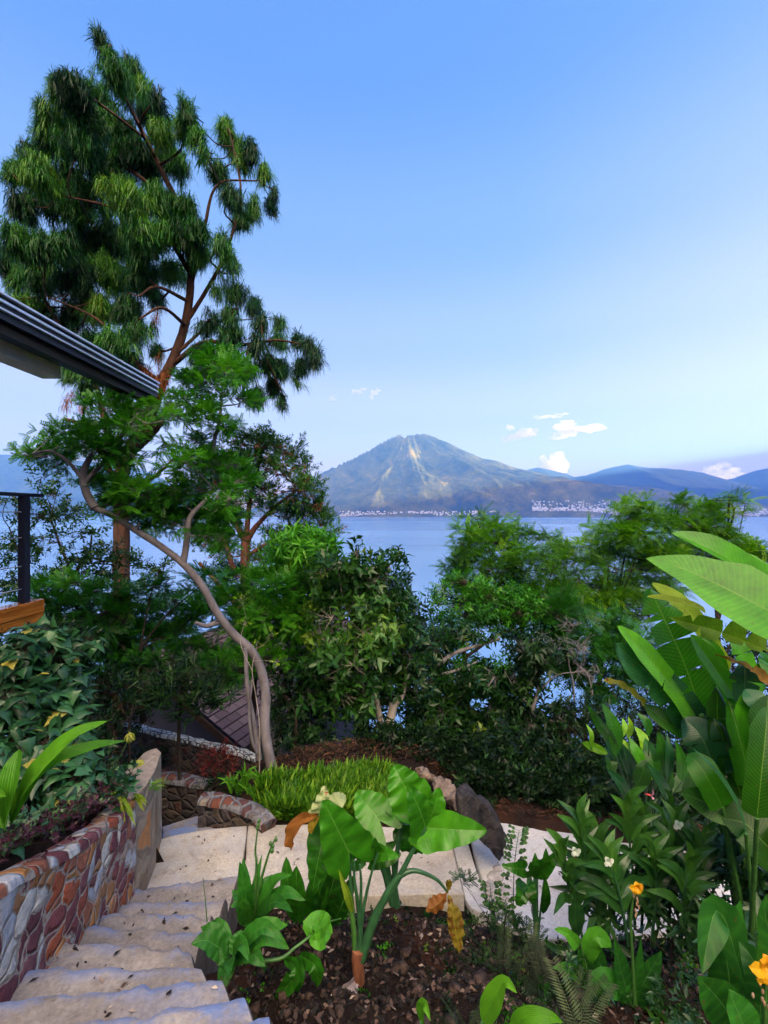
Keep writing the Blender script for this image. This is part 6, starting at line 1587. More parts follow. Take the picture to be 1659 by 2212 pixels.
tree('dark leafy infill at the heart of the creeper hedge', 'hedge', W(70, 1700, 3.4), [([W(60, 1760, 3.5), W(60, 1500, 3.5)], .02, .02)], blobs3([(u, v, ru * .85, rv * .9, y + .18) for u, v, ru, rv, y in hb], 3.3), TP_SPRIG, M_LFX, M_BK_DARK, .12, 150, seed=96, twig=.003, limb=.01, name='hedge_core')
tree('mixed green creeping plants at the bed edge behind the retaining wall', 'ground cover plant', W(220, 1740, 3.2), [([W(220, 1750, 3.2), W(215, 1700, 3.2)], .01, .006)],
     blobs3([(180,1690,40,22,3.1),(230,1680,36,20,3.3),(270,1670,30,16,3.5),(210,1720,40,20,3.1),(130,1740,40,20,2.8),(60,1780,44,24,2.5),(110,1770,40,18,2.6),(20,1810,40,26,2.3),(250,1700,40,16,3.2)], 3.0), TP_LOBE, M_LFB, M_BK_DARK, .06, 420, tint=(.1, .8), up=-.1, seed=97, twig=.0015, limb=.004, name='creeping_plant')
zC = lambda zx, zy, Y: W(.24 * zx, 1360 + .24 * zy, Y)
r_ = plant('strap_lily', 'big strap-leaved lily with arching ribbed leaves at the left edge', 'plant', zC(60, 1760, 2.0))
for pts, hw, kd, tn in [([(90, 1700, 2.0), (300, 1320, 1.98), (650, 960, 2.0), (900, 850, 2.06), (1015, 803, 2.12)], .046, 'lance', .75), ([(110, 1740, 2.02), (420, 1230, 2.02), (800, 1060, 2.08), (1050, 1015, 2.16), (1172, 1002, 2.22)], .034, 'lance', .6),
                        ([(60, 1760, 1.95), (100, 1500, 1.92), (140, 1250, 1.95), (170, 1075, 2.0)], .062, 'oblong', .45), ([(100, 1760, 2.0), (200, 1480, 2.0), (320, 1300, 2.04)], .04, 'lance', .3), ([(0, 1780, 1.9), (-60, 1600, 1.9), (-20, 1480, 1.85), (60, 1500, 1.8)], .03, 'lance', .8), ([(40, 1790, 1.95), (-80, 1500, 2.0), (-260, 1300, 2.1)], .05, 'lance', .4)]:
    add_leaf(r_, M_CRI, [zC(*p) for p in pts], hw, kd, (-.35, -.75, .55), fold=.35, wave=.03, segs=26, cs=5, tint=tn)
# seed heads
M_YEL = m_leaf('pale_yellow_flower_bits', [(0, (.22, .26, .02)), (1, (.62, .62, .16))], .5, .4)
for k, (u, v, Y, base) in enumerate([(280, 1592, 4.0, (225, 1700)), (300, 1650, 3.9, (262, 1725)), (328, 1642, 4.1, (300, 1720)), (246, 1665, 3.7, (215, 1715))]):
    c = W(u, v, Y); b = W(*base, Y - .1)
    r_ = plant('lily_seed_head', ['highest yellow-green seed head, beside the tip of the big strap leaf', 'pale yellow seed head, largest of the lower pair', 'yellow-green seed head nearest the low wall', 'small seed head hidden in the creeping leaves'][k], 'flower', b)
    add_tube(r_, M_STK, [b, (b + c) / 2 + (.02, 0, .03), c], .004, .003, nm='stem')
    mb = MB(); n_ = 70; D = nrmz(rng.normal(size=(n_, 3)) + (0, 0, .1))
    mb.scatter(TP_FLAKE, c + D * .035 + (0, 0, -.005), D * .6 + (0, 0, -.7), rng.uniform(.03, .045, n_), rng.uniform(.1 + .25 * (k == 1), 1, n_))
    mb.build('seed_head', M_YEL, r_)
# yellow-striped strap tuft hanging over the wall
c0 = zC(1040, 1590, 3.2)
r_ = plant('spider_plant', 'spider plant with arching yellow-green leaves hanging over the wall by the pillar', 'plant', c0)
for (x, y, b) in [(890, 1560, .3), (900, 1470, .4), (1040, 1480, .3), (1130, 1740, .35), (1225, 1770, .3), (1215, 1700, .4), (1110, 1640, .5), (1000, 1500, .3), (1170, 1660, .5)]:
    B_ = zC(x, y, 3.08); A_ = c0; M_ = (A_ + B_) / 2 + (0, 0, b * .12 + .02)
    add_leaf(r_, M_YG, [A_, M_, B_], .014, 'strap', (0, -.5, .85), fold=.3, segs=12, cs=2, tint=rng.uniform(0, .8))
c0 = zC(1180, 1550, 3.35)
r_ = plant('spider_plant', 'smaller arching tuft whose leaves bend over the top of the stone pillar', 'plant', c0)
for (x, y) in [(1320, 1590), (1300, 1640), (1250, 1540), (1270, 1610), (1330, 1560)]:
    B_ = zC(x, y, 3.28); add_leaf(r_, M_YG, [c0, (c0 + B_) / 2 + (0, 0, .05), B_], .013, 'strap', (0, -.5, .85), fold=.3, segs=12, cs=2, tint=rng.uniform(0, .8))
mb = MB()
for k in range(60):
    b = zC(rng.uniform(1180, 1330), rng.uniform(1440, 1490), 3.75 + rng.uniform(-.1, .15)); e = b + np.array([rng.uniform(.02, .2), 0, rng.uniform(.01, .10)])
    leaf(mb, [b, (b + e) / 2 + (0, 0, .03), e], .0035, 'strap', (0, -.5, .8), segs=5, cs=1, tint=rng.uniform(.3, 1))
o = mb.build('grass_tuft', M_GRASS, loc=zC(1250, 1470, 3.75)); tag(o, 'thin grassy tuft spilling over the back of the stone pillar', 'grass tuft')
# purple trailing plants
M_PUR = m_leaf('purple_leaves', [(0, (.018, .005, .012)), (.6, (.060, .014, .034)), (.9, (.12, .05, .085)), (1, (.16, .24, .12))], .4, .25)
lab = ['first, nearest the camera', 'second', 'third', 'fourth', 'fifth', 'sixth', 'seventh, nearest the pillar']
for k, (x, y) in enumerate([(-1.66, 1.75), (-1.70, 2.0), (-1.74, 2.25), (-1.80, 2.5), (-1.86, 2.75), (-1.90, 2.98), (-1.95, 3.15)]):
    z = float(np.interp(y, [1.45, 1.75, 2.35, 3.2], [-1.22, -1.33, -1.61, -1.96])) - .0
    b = np.array([x, y, z - .03])
    r_ = plant('purple_trailing_plant', 'purple trailing plant on the wall top, ' + lab[k], 'plant', b, 'purple plants along the retaining wall')
    n_ = 26; P = b + rng.normal(size=(n_, 3)) * (.07, .11, .03) + (.03, 0, .03)
    mb = MB(); mb.scatter(TP_DOTS, P, rng.normal(size=(n_, 3)) * .6 + (.5, 0, .4), rng.uniform(.05, .09, n_), rng.uniform(0, .97, n_)); mb.build('leaves', M_PUR, r_)
    mb = MB(); mb.twigs(np.repeat(b[None], 14, 0), P[:14], .002, .0015); mb.build('stems', M_BK_DARK, r_)

# ---- banana-like clump at right
zD = lambda zx, zy, Y=2.5: W(1261 + .24 * zx, 1095 + .24 * zy, Y)
cb_ = np.array([2.12, 2.62, -3.15]); 
r_ = plant('banana_like_clump', 'huge banana-like leaves fanning in from the right edge', 'plant', cb_)
def bl(pts, hw, mat=None, tint=.5, nr=(-.25, -.75, .6), kind='oblong', stem=True, label=None, **k):
    P = [zD(*p) for p in pts]
    o = add_leaf(r_, mat or M_BAN, P, hw, kind, nr, segs=k.pop('segs', 40), cs=k.pop('cs', 6), tint=tint, **k)
    if label: o['label'] = label
    if stem:
        a = P[0]; b = cb_ + rng.normal(size=3) * (.06, .06, 0)
        add_tube(r_, M_STK, [b, b * .5 + a * .5 + nrmz(P[0] - P[1]) * .12, a], .020, .008)
# order of points: base of blade -> tip
bl([(2050, 900, 2.35), (1659, 685, 2.4), (1250, 440, 2.45), (1000, 320, 2.5), (790, 235, 2.55)], .085, tint=.6, nr=(-.2, -.6, .75), fold=.45, label='topmost huge leaf')
bl([(2050, 1110, 2.1), (1659, 930, 2.15), (1250, 720, 2.25), (900, 560, 2.35), (560, 462, 2.45)], .160, kind='taper', tint=.62, nr=(-.15, -.85, .5), fold=.20, asym=1.0, label='huge bright ribbed leaf')
bl([(1060, 1870, 2.7), (960, 1560, 2.72), (860, 1300, 2.74), (720, 1000, 2.78), (592, 730, 2.82)], .120, tint=.30, nr=(-.1, -.96, .2), fold=.12, tears=(.33, .55, .72, .85), gap=.05)
bl([(1040, 2000, 2.55), (830, 1660, 2.55), (640, 1430, 2.55), (480, 1240, 2.58), (300, 1068, 2.62)], .075, tint=.75, nr=(.35, -.85, .4), fold=.15, tears=(.45,))
bl([(1000, 1960, 2.60), (800, 1700, 2.6), (620, 1530, 2.62), (440, 1370, 2.62), (288, 1225, 2.62)], .098, M_BANB, .6, (-.45, -.75, .5), fold=.2, tears=(.3, .55), gap=.06, label='leaf with a bluish sheen')
bl([(1300, 1500, 2.9), (1040, 1060, 2.9), (880, 880, 2.92), (760, 780, 2.95), (612, 682, 2.98)], .062, M_YG, .3, (.1, -.95, .3), fold=.1)
bl([(1100, 960, 2.55), (970, 890, 2.55), (760, 840, 2.58), (568, 808, 2.6)], .030, M_YG, .9, (.3, -.6, .8), fold=.5, stem=False)
bl([(1900, 1400, 2.3), (1659, 1300, 2.35), (1400, 1190, 2.4), (1150, 1100, 2.45), (920, 1040, 2.5), (765, 990, 2.5)], .058, M_YG, .05, (0, -.55, .85), fold=.5, tears=(.2, .38, .55, .72), gap=.10, twist=.9, label='twisted torn yellowing leaf')
bl([(1700, 1640, 2.3), (1500, 1460, 2.35), (1330, 1390, 2.4), (1185, 1330, 2.42)], .035, M_DRY, .75, (0, -.5, .85), fold=.3, wave=.2, tears=(.4,), label='browned leaf end')
bl([(1385, 1740, 2.5), (1240, 1540, 2.5), (1110, 1350, 2.52), (960, 1148, 2.55)], .062, M_BAN, .65, (.2, -.9, .35), fold=.2)
bl([(1600, 2000, 2.4), (1460, 1700, 2.4), (1450, 1500, 2.42), (1440, 1420, 2.45)], .085, M_BANB, .3, (0, -.97, .2), fold=.1, tears=(.5, .75))
bl([(560, 1790, 2.7), (420, 1660, 2.72), (300, 1590, 2.75), (150, 1560, 2.8)], .024, M_YGS, .8, (.1, -.6, .8), fold=.4, wave=.3, stem=False)
bl([(1300, 2300, 2.45), (1210, 2000, 2.45), (1200, 1700, 2.48), (1180, 1600, 2.5)], .075, M_BAN, .05, (0, -.97, .2), fold=.1, tears=(.3, .6))
bl([(1420, 2600, 2.4), (1300, 2300, 2.4), (1230, 2000, 2.42), (1160, 1900, 2.45)], .08, M_BAN, .05, (.1, -.97, .2), fold=.1, tears=(.35, .6))
bl([(1200, 2420, 2.4), (1100, 2150, 2.42), (1020, 2020, 2.45), (900, 1900, 2.5)], .09, M_BANB, .1, (-.3, -.85, .4), fold=.15, tears=(.3, .55), label='dark torn leaf')
bl([(950, 2050, 2.6), (780, 1960, 2.62), (650, 1860, 2.66), (545, 1780, 2.7)], .045, M_BAN, .2, (-.2, -.8, .5), fold=.2)
bl([(1560, 2800, 1.9), (1600, 2400, 1.9), (1640, 2000, 1.95), (1650, 1800, 2.0)], .065, M_BAN, .12, (-.2, -.97, .1), fold=.1)
bl([(1640, 1900, 2.2), (1560, 1760, 2.2), (1450, 1640, 2.25)], .05, M_BANB, .8, (-.2, -.9, .4), fold=.2)
bl([(1900, 1600, 2.5), (1700, 1450, 2.6), (1620, 1400, 2.7), (1560, 1560, 2.7)], .06, M_BAN, .3, (.1, -.9, .4), fold=.2, tears=(.5,))
bl([(2000, 1050, 2.9), (1780, 680, 3.0), (1500, 480, 3.1), (1230, 380, 3.2)], .05, M_BAN, .6, (.1, -.6, .8), fold=.4, tears=(.4, .6), gap=.1)
bl([(1460, 2940, 2.1), (1380, 2700, 2.1), (1200, 2400, 2.12), (980, 2170, 2.15)], .022, M_BANB, 1.0, (.4, -.6, .7), fold=.4, kind='lance', label='thin pale blade')
bl([(1700, 2950, 2.3), (1450, 2800, 2.3), (1150, 2680, 2.35), (875, 2570, 2.4)], .075, M_BAN, .15, (-.1, -.8, .6), fold=.15)
bl([(1800, 3200, 2.2), (1600, 3000, 2.2), (1450, 2850, 2.25), (1250, 2800, 2.3)], .10, M_BAN, .05, (-.1, -.85, .5), fold=.12)
bl([(1750, 2500, 2.1), (1690, 2100, 2.1), (1660, 1950, 2.1), (1650, 1700, 2.15)], .09, M_BAN, .02, (-.1, -.95, .2), fold=.12)
bl([(1500, 2500, 2.35), (1420, 2150, 2.35), (1350, 1900, 2.38), (1290, 1720, 2.42)], .080, M_BAN, .45, (.15, -.93, .3), fold=.15, tears=(.5,))
bl([(1650, 2350, 2.2), (1560, 2050, 2.2), (1500, 1850, 2.22), (1470, 1650, 2.25)], .075, M_BAN, .6, (-.2, -.93, .3), fold=.18)
bl([(1250, 2700, 2.3), (1120, 2450, 2.3), (1020, 2300, 2.35), (930, 2230, 2.4)], .07, M_BAN, .35, (-.3, -.8, .5), fold=.2)
bl([(1600, 1700, 2.6), (1480, 1450, 2.62), (1400, 1250, 2.65), (1330, 1180, 2.7)], .07, M_BAN, .7, (.15, -.9, .4), fold=.15, tears=(.4, .7))
bl([(1300, 1900, 2.75), (1200, 1600, 2.78), (1120, 1300, 2.8), (1050, 1150, 2.85)], .08, M_BAN, .4, (.1, -.93, .3), fold=.15, tears=(.5,))
for k, (a, b) in enumerate([((1180, 1980), (1500, 2900)), ((1060, 1870), (1420, 2700)), ((1385, 1740), (1560, 2700)), ((1500, 1900), (1640, 2900))]):
    add_tube(r_, M_STK if k % 2 else M_STKD, [cb_ + (rng.normal() * .08, 0, 0), zD(*b, 2.5), zD(*a, 2.5)], .032, .014, nm='stem', sides=10)

# ---- heliconia clump beyond the path
ch = W(1400, 1815, 4.4)
r_ = plant('heliconia', 'clump of upright lance-shaped heliconia leaves beyond the pale path', 'plant', ch)
zE = lambda zx, zy, Y=4.3: W(1261 + .24 * zx, 1460 + .24 * zy, Y)
HL = [((300, 640), (28, 248), 13, .3, 0), ((330, 800), (130, 430), 15, .15, 1), ((290, 720), (165, 240), 19, .35, 0), ((620, 940), (275, 515), 9, 1.0, 0), ((420, 900), (330, 530), 20, .15, 1), ((560, 830), (400, 540), 12, .7, 0), ((540, 700), (455, 450), 14, .95, 0), ((590, 540), (478, 330), 13, .4, 0),
      ((640, 900), (550, 560), 17, .3, 0), ((700, 900), (665, 500), 18, .25, 0), ((750, 930), (740, 505), 11, .2, 1), ((880, 950), (825, 575), 12, .5, 0), ((765, 1130), (555, 770), 12, .25, 1), ((220, 700), (-20, 600), 10, .9, 0), ((400, 1150), (200, 830), 14, .1, 1), ((380, 1100), (320, 900), 9, .5, 1),
      ((180, 780), (80, 620), 12, .2, 1), ((480, 1000), (520, 700), 18, .05, 0), ((600, 1050), (640, 750), 16, .05, 0), ((800, 1050), (880, 800), 14, .1, 0), ((330, 560), (350, 380), 8, .9, 0), ((400, 560), (400, 360), 7, 1.0, 0), ((60, 640), (20, 430), 6, .9, 0), ((930, 1100), (940, 800), 15, .1, 0), ((250, 900), (190, 640), 14, .1, 0), ((700, 1100), (800, 850), 14, .1, 0)]
for (a, b, hwp, tn, bl_) in HL:
    Y = 4.3 + rng.uniform(-.2, .25); A_ = zE(*a, Y); B_ = zE(*b, Y + rng.uniform(-.1, .2))
    M_ = (A_ + B_) / 2 + np.array([rng.normal() * .02, -.04, .03])
    add_leaf(r_, M_BANB if bl_ else M_HEL, [A_, M_, B_], hwp * .24 / 1000 * 4.3 * 4.0, 'lance', (rng.normal() * .35, -.9, .3), fold=.22, wave=.04, segs=16, tint=tn)
    add_tube(r_, M_STKD, [ch + rng.normal(size=3) * (.12, .08, 0), (ch + A_) / 2 + (0, .02, 0), A_], .008, .004, sides=5)
# red bracts
M_BR = m_simple('red_bract', (.55, .03, .03), (.75, .14, .16), 30, .4, .2, .5, .003); M_BRP = m_simple('pink_bract', (.55, .25, .42), (.75, .42, .55), 30, .4, .2, .5, .003)
for (cx_, cy_, Y, arms, lbl) in [(1040, 770, 2.9, [((1075, 665), 0), ((915, 765), 1), ((955, 850), 1), ((1040, 985), 1), ((1170, 795), 0)], 'red and pink heliconia flower under the banana-like leaves'), (610, 1080, 4.0, [((620, 1020), 1), ((545, 1060), 0), ((640, 1170), 1)], 'small red heliconia flower among the lance leaves')]:
    c = zE(cx_, cy_, Y); r_ = plant('heliconia_flower', lbl, 'flower', c)
    for (e, k) in arms:
        add_leaf(r_, M_BRP if k else M_BR, [c, (c + zE(*e, Y - .04)) / 2 + (0, -.01, .006), zE(*e, Y - .03)], .011, 'lance', (0, -.8, .6), fold=.8, segs=8, nm='bract')
    add_tube(r_, M_STK, [c, c + (.05, .1, -.35)], .006, .006, nm='stem')

# ---- ginger lilies in front of the path
zG = lambda zx, zy, Y: W(1062 + .36 * zx, 1593 + .36 * zy, Y)
M_WHT = m_leaf('white_petals', [(0, (.62, .70, .78)), (1, (.80, .84, .88))], .4, .4); M_BUD = m_simple('brown_bud', (.22, .12, .07), (.5, .34, .24), 40, .7, .6, .3, .003)
GL = [([(700, 1200), (600, 900), (560, 700), (545, 520)], 2.75, 12, 'ginger stem leaning left, farthest left of the clump', (500, 680)), ([(760, 1150), (690, 900), (650, 740), (640, 590)], 2.85, 11, 'short ginger stem with small white flower, second from left', (742, 668)), ([(860, 1150), (850, 850), (830, 640), (815, 430)], 2.8, 14, 'tallest ginger stem with upright yellow-tipped leaves', None),
      ([(900, 1150), (910, 900), (905, 700), (900, 480)], 3.0, 13, 'ginger stem standing close behind the tallest one', None), ([(1060, 1250), (1075, 950), (1095, 750), (1112, 545)], 2.7, 15, 'ginger stem topped by a white flower and brown bud', (1112, 520)), ([(1000, 1150), (1010, 900), (1030, 700), (1070, 440)], 2.95, 13, 'ginger stem with leaf fan behind the white flower', (1045, 600)), ([(560, 1250), (490, 1000), (450, 850), (430, 700)], 2.65, 11, 'low ginger stem leaning over the pale path', (695, 740)),
      ([(1200, 1200), (1230, 950), (1250, 800), (1240, 700)], 2.6, 12, 'dark ginger stem below the thin pale blade', None),
      ([(660, 1180), (640, 950), (600, 800), (580, 640)], 2.95, 12, 'ginger stem half hidden behind the farthest left one', None), ([(820, 1250), (780, 1000), (740, 850), (700, 760)], 2.6, 12, 'low leafy ginger stem just behind the orange canna flower', None), ([(960, 1250), (980, 1000), (990, 850), (960, 700)], 2.62, 13, 'ginger stem in front of the clump, right of the orange canna flower', None), ([(1130, 1300), (1150, 1080), (1160, 900), (1180, 780)], 2.5, 12, 'nearest ginger stem, bending right over the path', None)]
for (pts, Y, nl, lbl, fl) in GL:
    P = [zG(x, y, Y) for x, y in pts]; r_ = plant('ginger_lily', lbl, 'plant', P[0])
    add_tube(r_, M_STKD, P, .009, .005, nm='stem')
    C_ = smooth_path(P, 40); yl_ = rng.uniform(-.5, .5)
    nl = int(nl * 1.2)
    for j in range(nl):
        f = .22 + .78 * j / (nl - 1) + rng.normal() * .02; a = C_[max(0, min(39, int(f * 39)))]; s_ = 1 if j % 2 else -1
        up = nrmz(C_[-1] - C_[0]); L = .26 * (1.15 - .40 * f) * rng.uniform(.85, 1.2)
        yj = yl_ + rng.normal() * .55; d = np.array([s_ * math.cos(yj), math.sin(yj) * (-.8), 0]); ang = .35 + .75 * f + rng.normal() * .16
        e = a + (d * math.cos(ang) + up * math.sin(ang)) * L + (0, 0, -.03 * (1 - f)); m_ = a + (d * math.cos(ang + .3) + up * math.sin(ang + .3)) * L * .5
        add_leaf(r_, M_GIN, [a, m_, e], .026, 'lance', (-s_ * .35 * 0 + rng.normal() * .15, -.75, .65), fold=.3, segs=10, cs=2, tint=np.clip(.15 + f * .6 + rng.normal() * .15, 0, 1))
    if fl is not None:
        c = zG(fl[0], fl[1], Y - .05); fr = empty('flower', c); fr.parent = r_; fr.location = tuple(np.array(c) - np.array(r_.location))
        mb = MB()
        for k in range(4):
            th = k * 1.7 + .4; e = c + np.array([math.cos(th) * .032, -.01, math.sin(th) * .032 + .004])
            leaf(mb, [c, (c + e) / 2 + (0, -.008, 0), e], .014, 'broad', (0, -1, .2), fold=.1, segs=8, cs=2, tint=.6)
        me = mb.mesh('flower', M_WHT, c); fr2 = bpy.data.objects.new('flower', me); COL.objects.link(fr2); fr2.parent = r_; fr2.location = fr.location; bpy.data.objects.remove(fr)
        mb = MB(); mb.add(IV * (.012, .012, .020) * (1 + .2 * n3(IV, 9, 2))[:, None] + c + (-.002, .01, -.025), IF); mb.build('bud', M_BUD, r_)

# ---- cannas
M_ORG = m_leaf('orange_petals', [(0, (.75, .25, .015)), (1, (.9, .48, .02))], .4, .4); M_YLP = m_leaf('yellow_petals', [(0, (.85, .38, .02)), (.6, (.95, .62, .03)), (1, (.95, .8, .15))], .4, .4)
def canna(lbl, base, Y, leaves, stem=None, flower=None, fmat=None, fs=.03, stalk=.008):
    r_ = plant('canna', lbl, 'plant', zG(*base, Y))
    if stem: add_tube(r_, M_STK, [zG(x, y, Y) for x, y in stem], stalk, .004, nm='stem')
    for (pts, hw, kind, tn, nr, m_) in leaves:
        add_leaf(r_, m_, [zG(p[0], p[1], p[2] if len(p) > 2 else Y) for p in pts], hw, kind, nr, fold=.25, wave=.05, segs=20, cs=4, tint=tn)
    if flower:
        c = zG(*flower, Y - .02); mb = MB()
        for k in range(5):
            th = k * 1.26 + .5; e = c + np.array([math.cos(th) * fs, -.01, math.sin(th) * fs * .9])
            leaf(mb, [c, (c + e) / 2 + (0, -.012, .004), e], fs * .42, 'broad', (0, -1, .3), fold=.2, wave=.25, segs=10, cs=3, tint=rng.random())
        mb.build('flower', fmat, r_)
        for k in range(9):
            a = c + np.array([rng.normal() * .010, 0, -.03 - k * .012]); mb = MB(); mb.add(IV * (.004, .004, .009) + a, IF)
            mb.build('withered_bud', M_BUD, r_)
    return r_
canna('canna with an orange flower on a tall stalk and upright grey-green leaves', (865, 1640), 1.95,
      [([(850, 1640), (790, 1450), (735, 1210)], .045, 'lance', .15, (.2, -.9, .4), M_ROS), ([(870, 1640), (900, 1500), (1020, 1280)], .045, 'lance', .1, (-.3, -.85, .4), M_ROS), ([(860, 1600), (880, 1400), (895, 1200)], .022, 'lance', .3, (0, -.95, .2), M_ROS), ([(840, 1650), (760, 1500), (650, 1480), (640, 1600)], .05, 'broad', .5, (-.2, -.7, .7), M_ROS), ([(880, 1660), (960, 1560), (1000, 1420)], .05, 'lance', .05, (0, -.85, .5), M_ROS)],
      [(862, 1650), (845, 1300), (835, 1100), (855, 930)], (860, 890), M_ORG, .030)
canna('canna with bright arching leaves between the ferns and the orange flower', (600, 1500), 2.2,
      [([(520, 1250), (450, 1170), (375, 1150)], .035, 'heart', .75, (-.2, -.8, .5), M_ROS), ([(560, 1420), (600, 1230), (650, 1200), (722, 1255)], .045, 'broad', .8, (0, -.75, .65), M_ROS), ([(600, 1500), (560, 1400), (520, 1260)], .04, 'lance', .25, (0, -.9, .4), M_ROS), ([(590, 1520), (620, 1460), (620, 1380)], .03, 'lance', .9, (0, -.9, .4), M_ROS), ([(590, 1500), (480, 1400), (365, 1380)], .035, 'lance', .7, (0, -.6, .8), M_ROS), ([(600, 1520), (640, 1350), (660, 1260)], .05, 'lance', .2, (0, -.95, .3), M_ROS)],
      [(600, 1540), (560, 1350), (530, 1220)])
canna('plant with a single dark oval leaf in front of the pale path', (500, 1330), 2.45, [([(520, 1210), (505, 1080), (505, 955)], .046, 'broad', .15, (0, -.97, .15), M_GIN), ([(520, 1250), (420, 1280), (330, 1230), (340, 1180)], .02, 'lance', .1, (0, -.7, .6), M_GIN), ([(560, 1300), (650, 1200), (720, 1080)], .035, 'lance', .1, (0, -.9, .3), M_GIN)], [(520, 1400), (520, 1210)])
canna('large canna with long hanging leaf at the lower right', (1480, 1900), 1.62,
      [([(1560, 1640, 1.55), (1450, 1250, 1.6), (1400, 1090, 1.62), (1340, 1045, 1.62), (1290, 1250, 1.56), (1262, 1420, 1.52)], .055, 'broad', .25, (-.2, -.9, .3), M_ROS), ([(1500, 1800, 1.5), (1400, 1620, 1.5), (1300, 1500, 1.5), (1235, 1440, 1.5)], .07, 'broad', .3, (-.1, -.95, .2), M_ROS), ([(1580, 1900, 1.4), (1500, 1700, 1.4), (1420, 1510, 1.42)], .055, 'broad', .4, (.2, -.95, .2), M_ROS), ([(1450, 1700, 1.66), (1420, 1400, 1.66), (1380, 1150, 1.68)], .085, 'broad', .2, (-.1, -.97, .2), M_ROS),
       ([(1500, 1300, 1.7), (1470, 1100, 1.7), (1490, 970, 1.7)], .03, 'lance', .5, (0, -.9, .3), M_ROS), ([(1600, 1750, 1.5), (1620, 1500, 1.5), (1560, 1320, 1.52), (1480, 1220, 1.55)], .06, 'broad', .1, (-.1, -.95, .2), M_ROS)], [(1560, 1900), (1500, 1500), (1450, 1250)])
canna('canna with a yellow and orange flower at the right edge', (1640, 1900), 1.42, [([(1700, 1700), (1690, 1300), (1640, 1050), (1650, 940)], .05, 'lance', .3, (-.3, -.9, .3), M_ROS)], [(1650, 1900), (1640, 1600), (1640, 1400)], (1632, 1370), M_YLP, .052)
# taro-like plant in front of the path
r_ = plant('taro', 'small taro with heart leaf held up against the pale path', 'plant', zG(265, 1240, 2.75))
for (a, b, hw, tn) in [((275, 800), (400, 690), .065, .35), ((200, 790), (60, 770), .05, .25), ((190, 900), (150, 1010), .06, .3), ((300, 820), (325, 660), .03, .3), ((310, 1050), (320, 830), .03, .1), ((240, 830), (260, 690), .045, .2), ((210, 880), (250, 1000), .05, .15)]:
    A_, B_ = zG(*a, 2.75), zG(*b, 2.7); add_leaf(r_, M_ALO, [A_, (A_ + B_) / 2 + (0, -.03, .02), B_], hw, 'heart' if hw > .04 else 'lance', (0, -.85, .5), fold=.15, wave=.08, lobe=.6, cs=4, tint=tn)
for (x, r0) in [(275, .016), (265, .02), (235, .006), (320, .008), (255, .014)]:
    add_tube(r_, M_STKD, [zG(270, 1260, 2.75), zG((x + 265) / 2, 1050, 2.76), zG(x, 810, 2.76)], r0, .005)
# thin weeds with round leaflets
for (pts, n_, lbl) in [([(130, 1010), (135, 800), (150, 650), (165, 560)], 20, 'thin weed with pairs of round leaflets standing against the pale path'), ([(15, 1080), (5, 1000), (-5, 930), (-10, 880)], 10, 'low thin weed with round leaflets left of the taller one'), ([(60, 1100), (70, 1020), (90, 960)], 8, 'short weed between the two thin ones')]:
    P = smooth_path([zG(x, y, 2.95) for x, y in pts], n_); r_ = plant('weed', lbl, 'plant', P[0])
    add_tube(r_, M_STKD, P, .0035, .0015, nm='stem', sides=5); mb = MB()
    for k, p in enumerate(P[2:]):
        for s_ in (-1, 1):
            e = p + np.array([s_ * .05 * rng.uniform(.7, 1.2), rng.normal() * .02, .012]); mb.twigs([p], [e], .001, .001)
            for q in (.5, .95):
                c = p + (e - p) * q; leaf(mb, [c, c + (s_ * .015, -.005, .010), c + (s_ * .028, -.006, .008)], .010, 'broad', (0, -.7, .7), segs=6, cs=2, tint=rng.uniform(.1, .7))
    mb.build('leaflets', M_GIN, r_)
# bright leaves at the bottom edge
for (pts, hw, tn, lbl) in [([(600, 1060, 1.50), (680, 900, 1.47), (760, 765, 1.45), (850, 850, 1.42)], .036, .95, 'bright arching strap leaf rising from the bottom edge'), ([(160, 1060, 1.5), (165, 960, 1.47), (185, 930, 1.45), (225, 1050, 1.42)], .022, .85, 'small bright bent leaf at the bottom edge left of the arching one'), ([(800, 1150, 1.5), (900, 1030, 1.47), (1060, 1010, 1.45), (1180, 1060, 1.45)], .028, .7, 'low bright leaf at the bottom edge right of the arching one')]:
    P = [W(862.7 + .3 * x, 1891 + .3 * y, Y) for x, y, Y in pts]; b = P[0] + (0, .02, -.2)
    r_ = plant('lily_shoot', lbl, 'plant', b); add_leaf(r_, M_CRI, P, hw, 'lance', (-.5, -.6, .6), fold=.35, segs=22, cs=4, tint=tn); add_tube(r_, M_STK, [b, P[0]], .01, .007)
# ferns
M_FERN = m_leaf('olive_fern', [(0, (.010, .022, .008)), (.5, (.030, .055, .020)), (1, (.09, .13, .055))], .6, .25)
TP_FR = [feather(22, .26, .016, 400 + s, .45) for s in range(5)]
fl_ = [('fern in front of the drooping leaf, low on the soil', (1090, 2080, 2.3)), ('fern in the middle of the bed, its fronds raised', (1180, 2070, 2.2)), ('fern nearest the bottom edge, left', (1010, 2170, 1.75)), ('fern below the small bright canna', (1250, 2150, 1.8)), ('brownish fern beside the taro stem', (1140, 2030, 2.5)), ('fern at the bottom between the bright leaves', (1130, 2190, 1.65)), ('fern by the pale path edge', (1070, 2010, 2.75))]
for k, (lbl, (u, v, Y)) in enumerate(fl_):
    x_, y_ = W(u, v, Y)[:2]; b = np.array([x_, y_, gz(x_, y_)]); r_ = plant('fern', lbl, 'fern', b, None)
    for j in range(9):
        th = j * .7 + rng.random(); d = np.array([math.cos(th), math.sin(th), .8])
        mb = MB(); mb.scatter([TP_FR[(j + k) % 5]], b[None], d[None], rng.uniform(.12, .22), rng.uniform(.0, .75), roll=.25); mb.build('frond', M_FERN, r_)
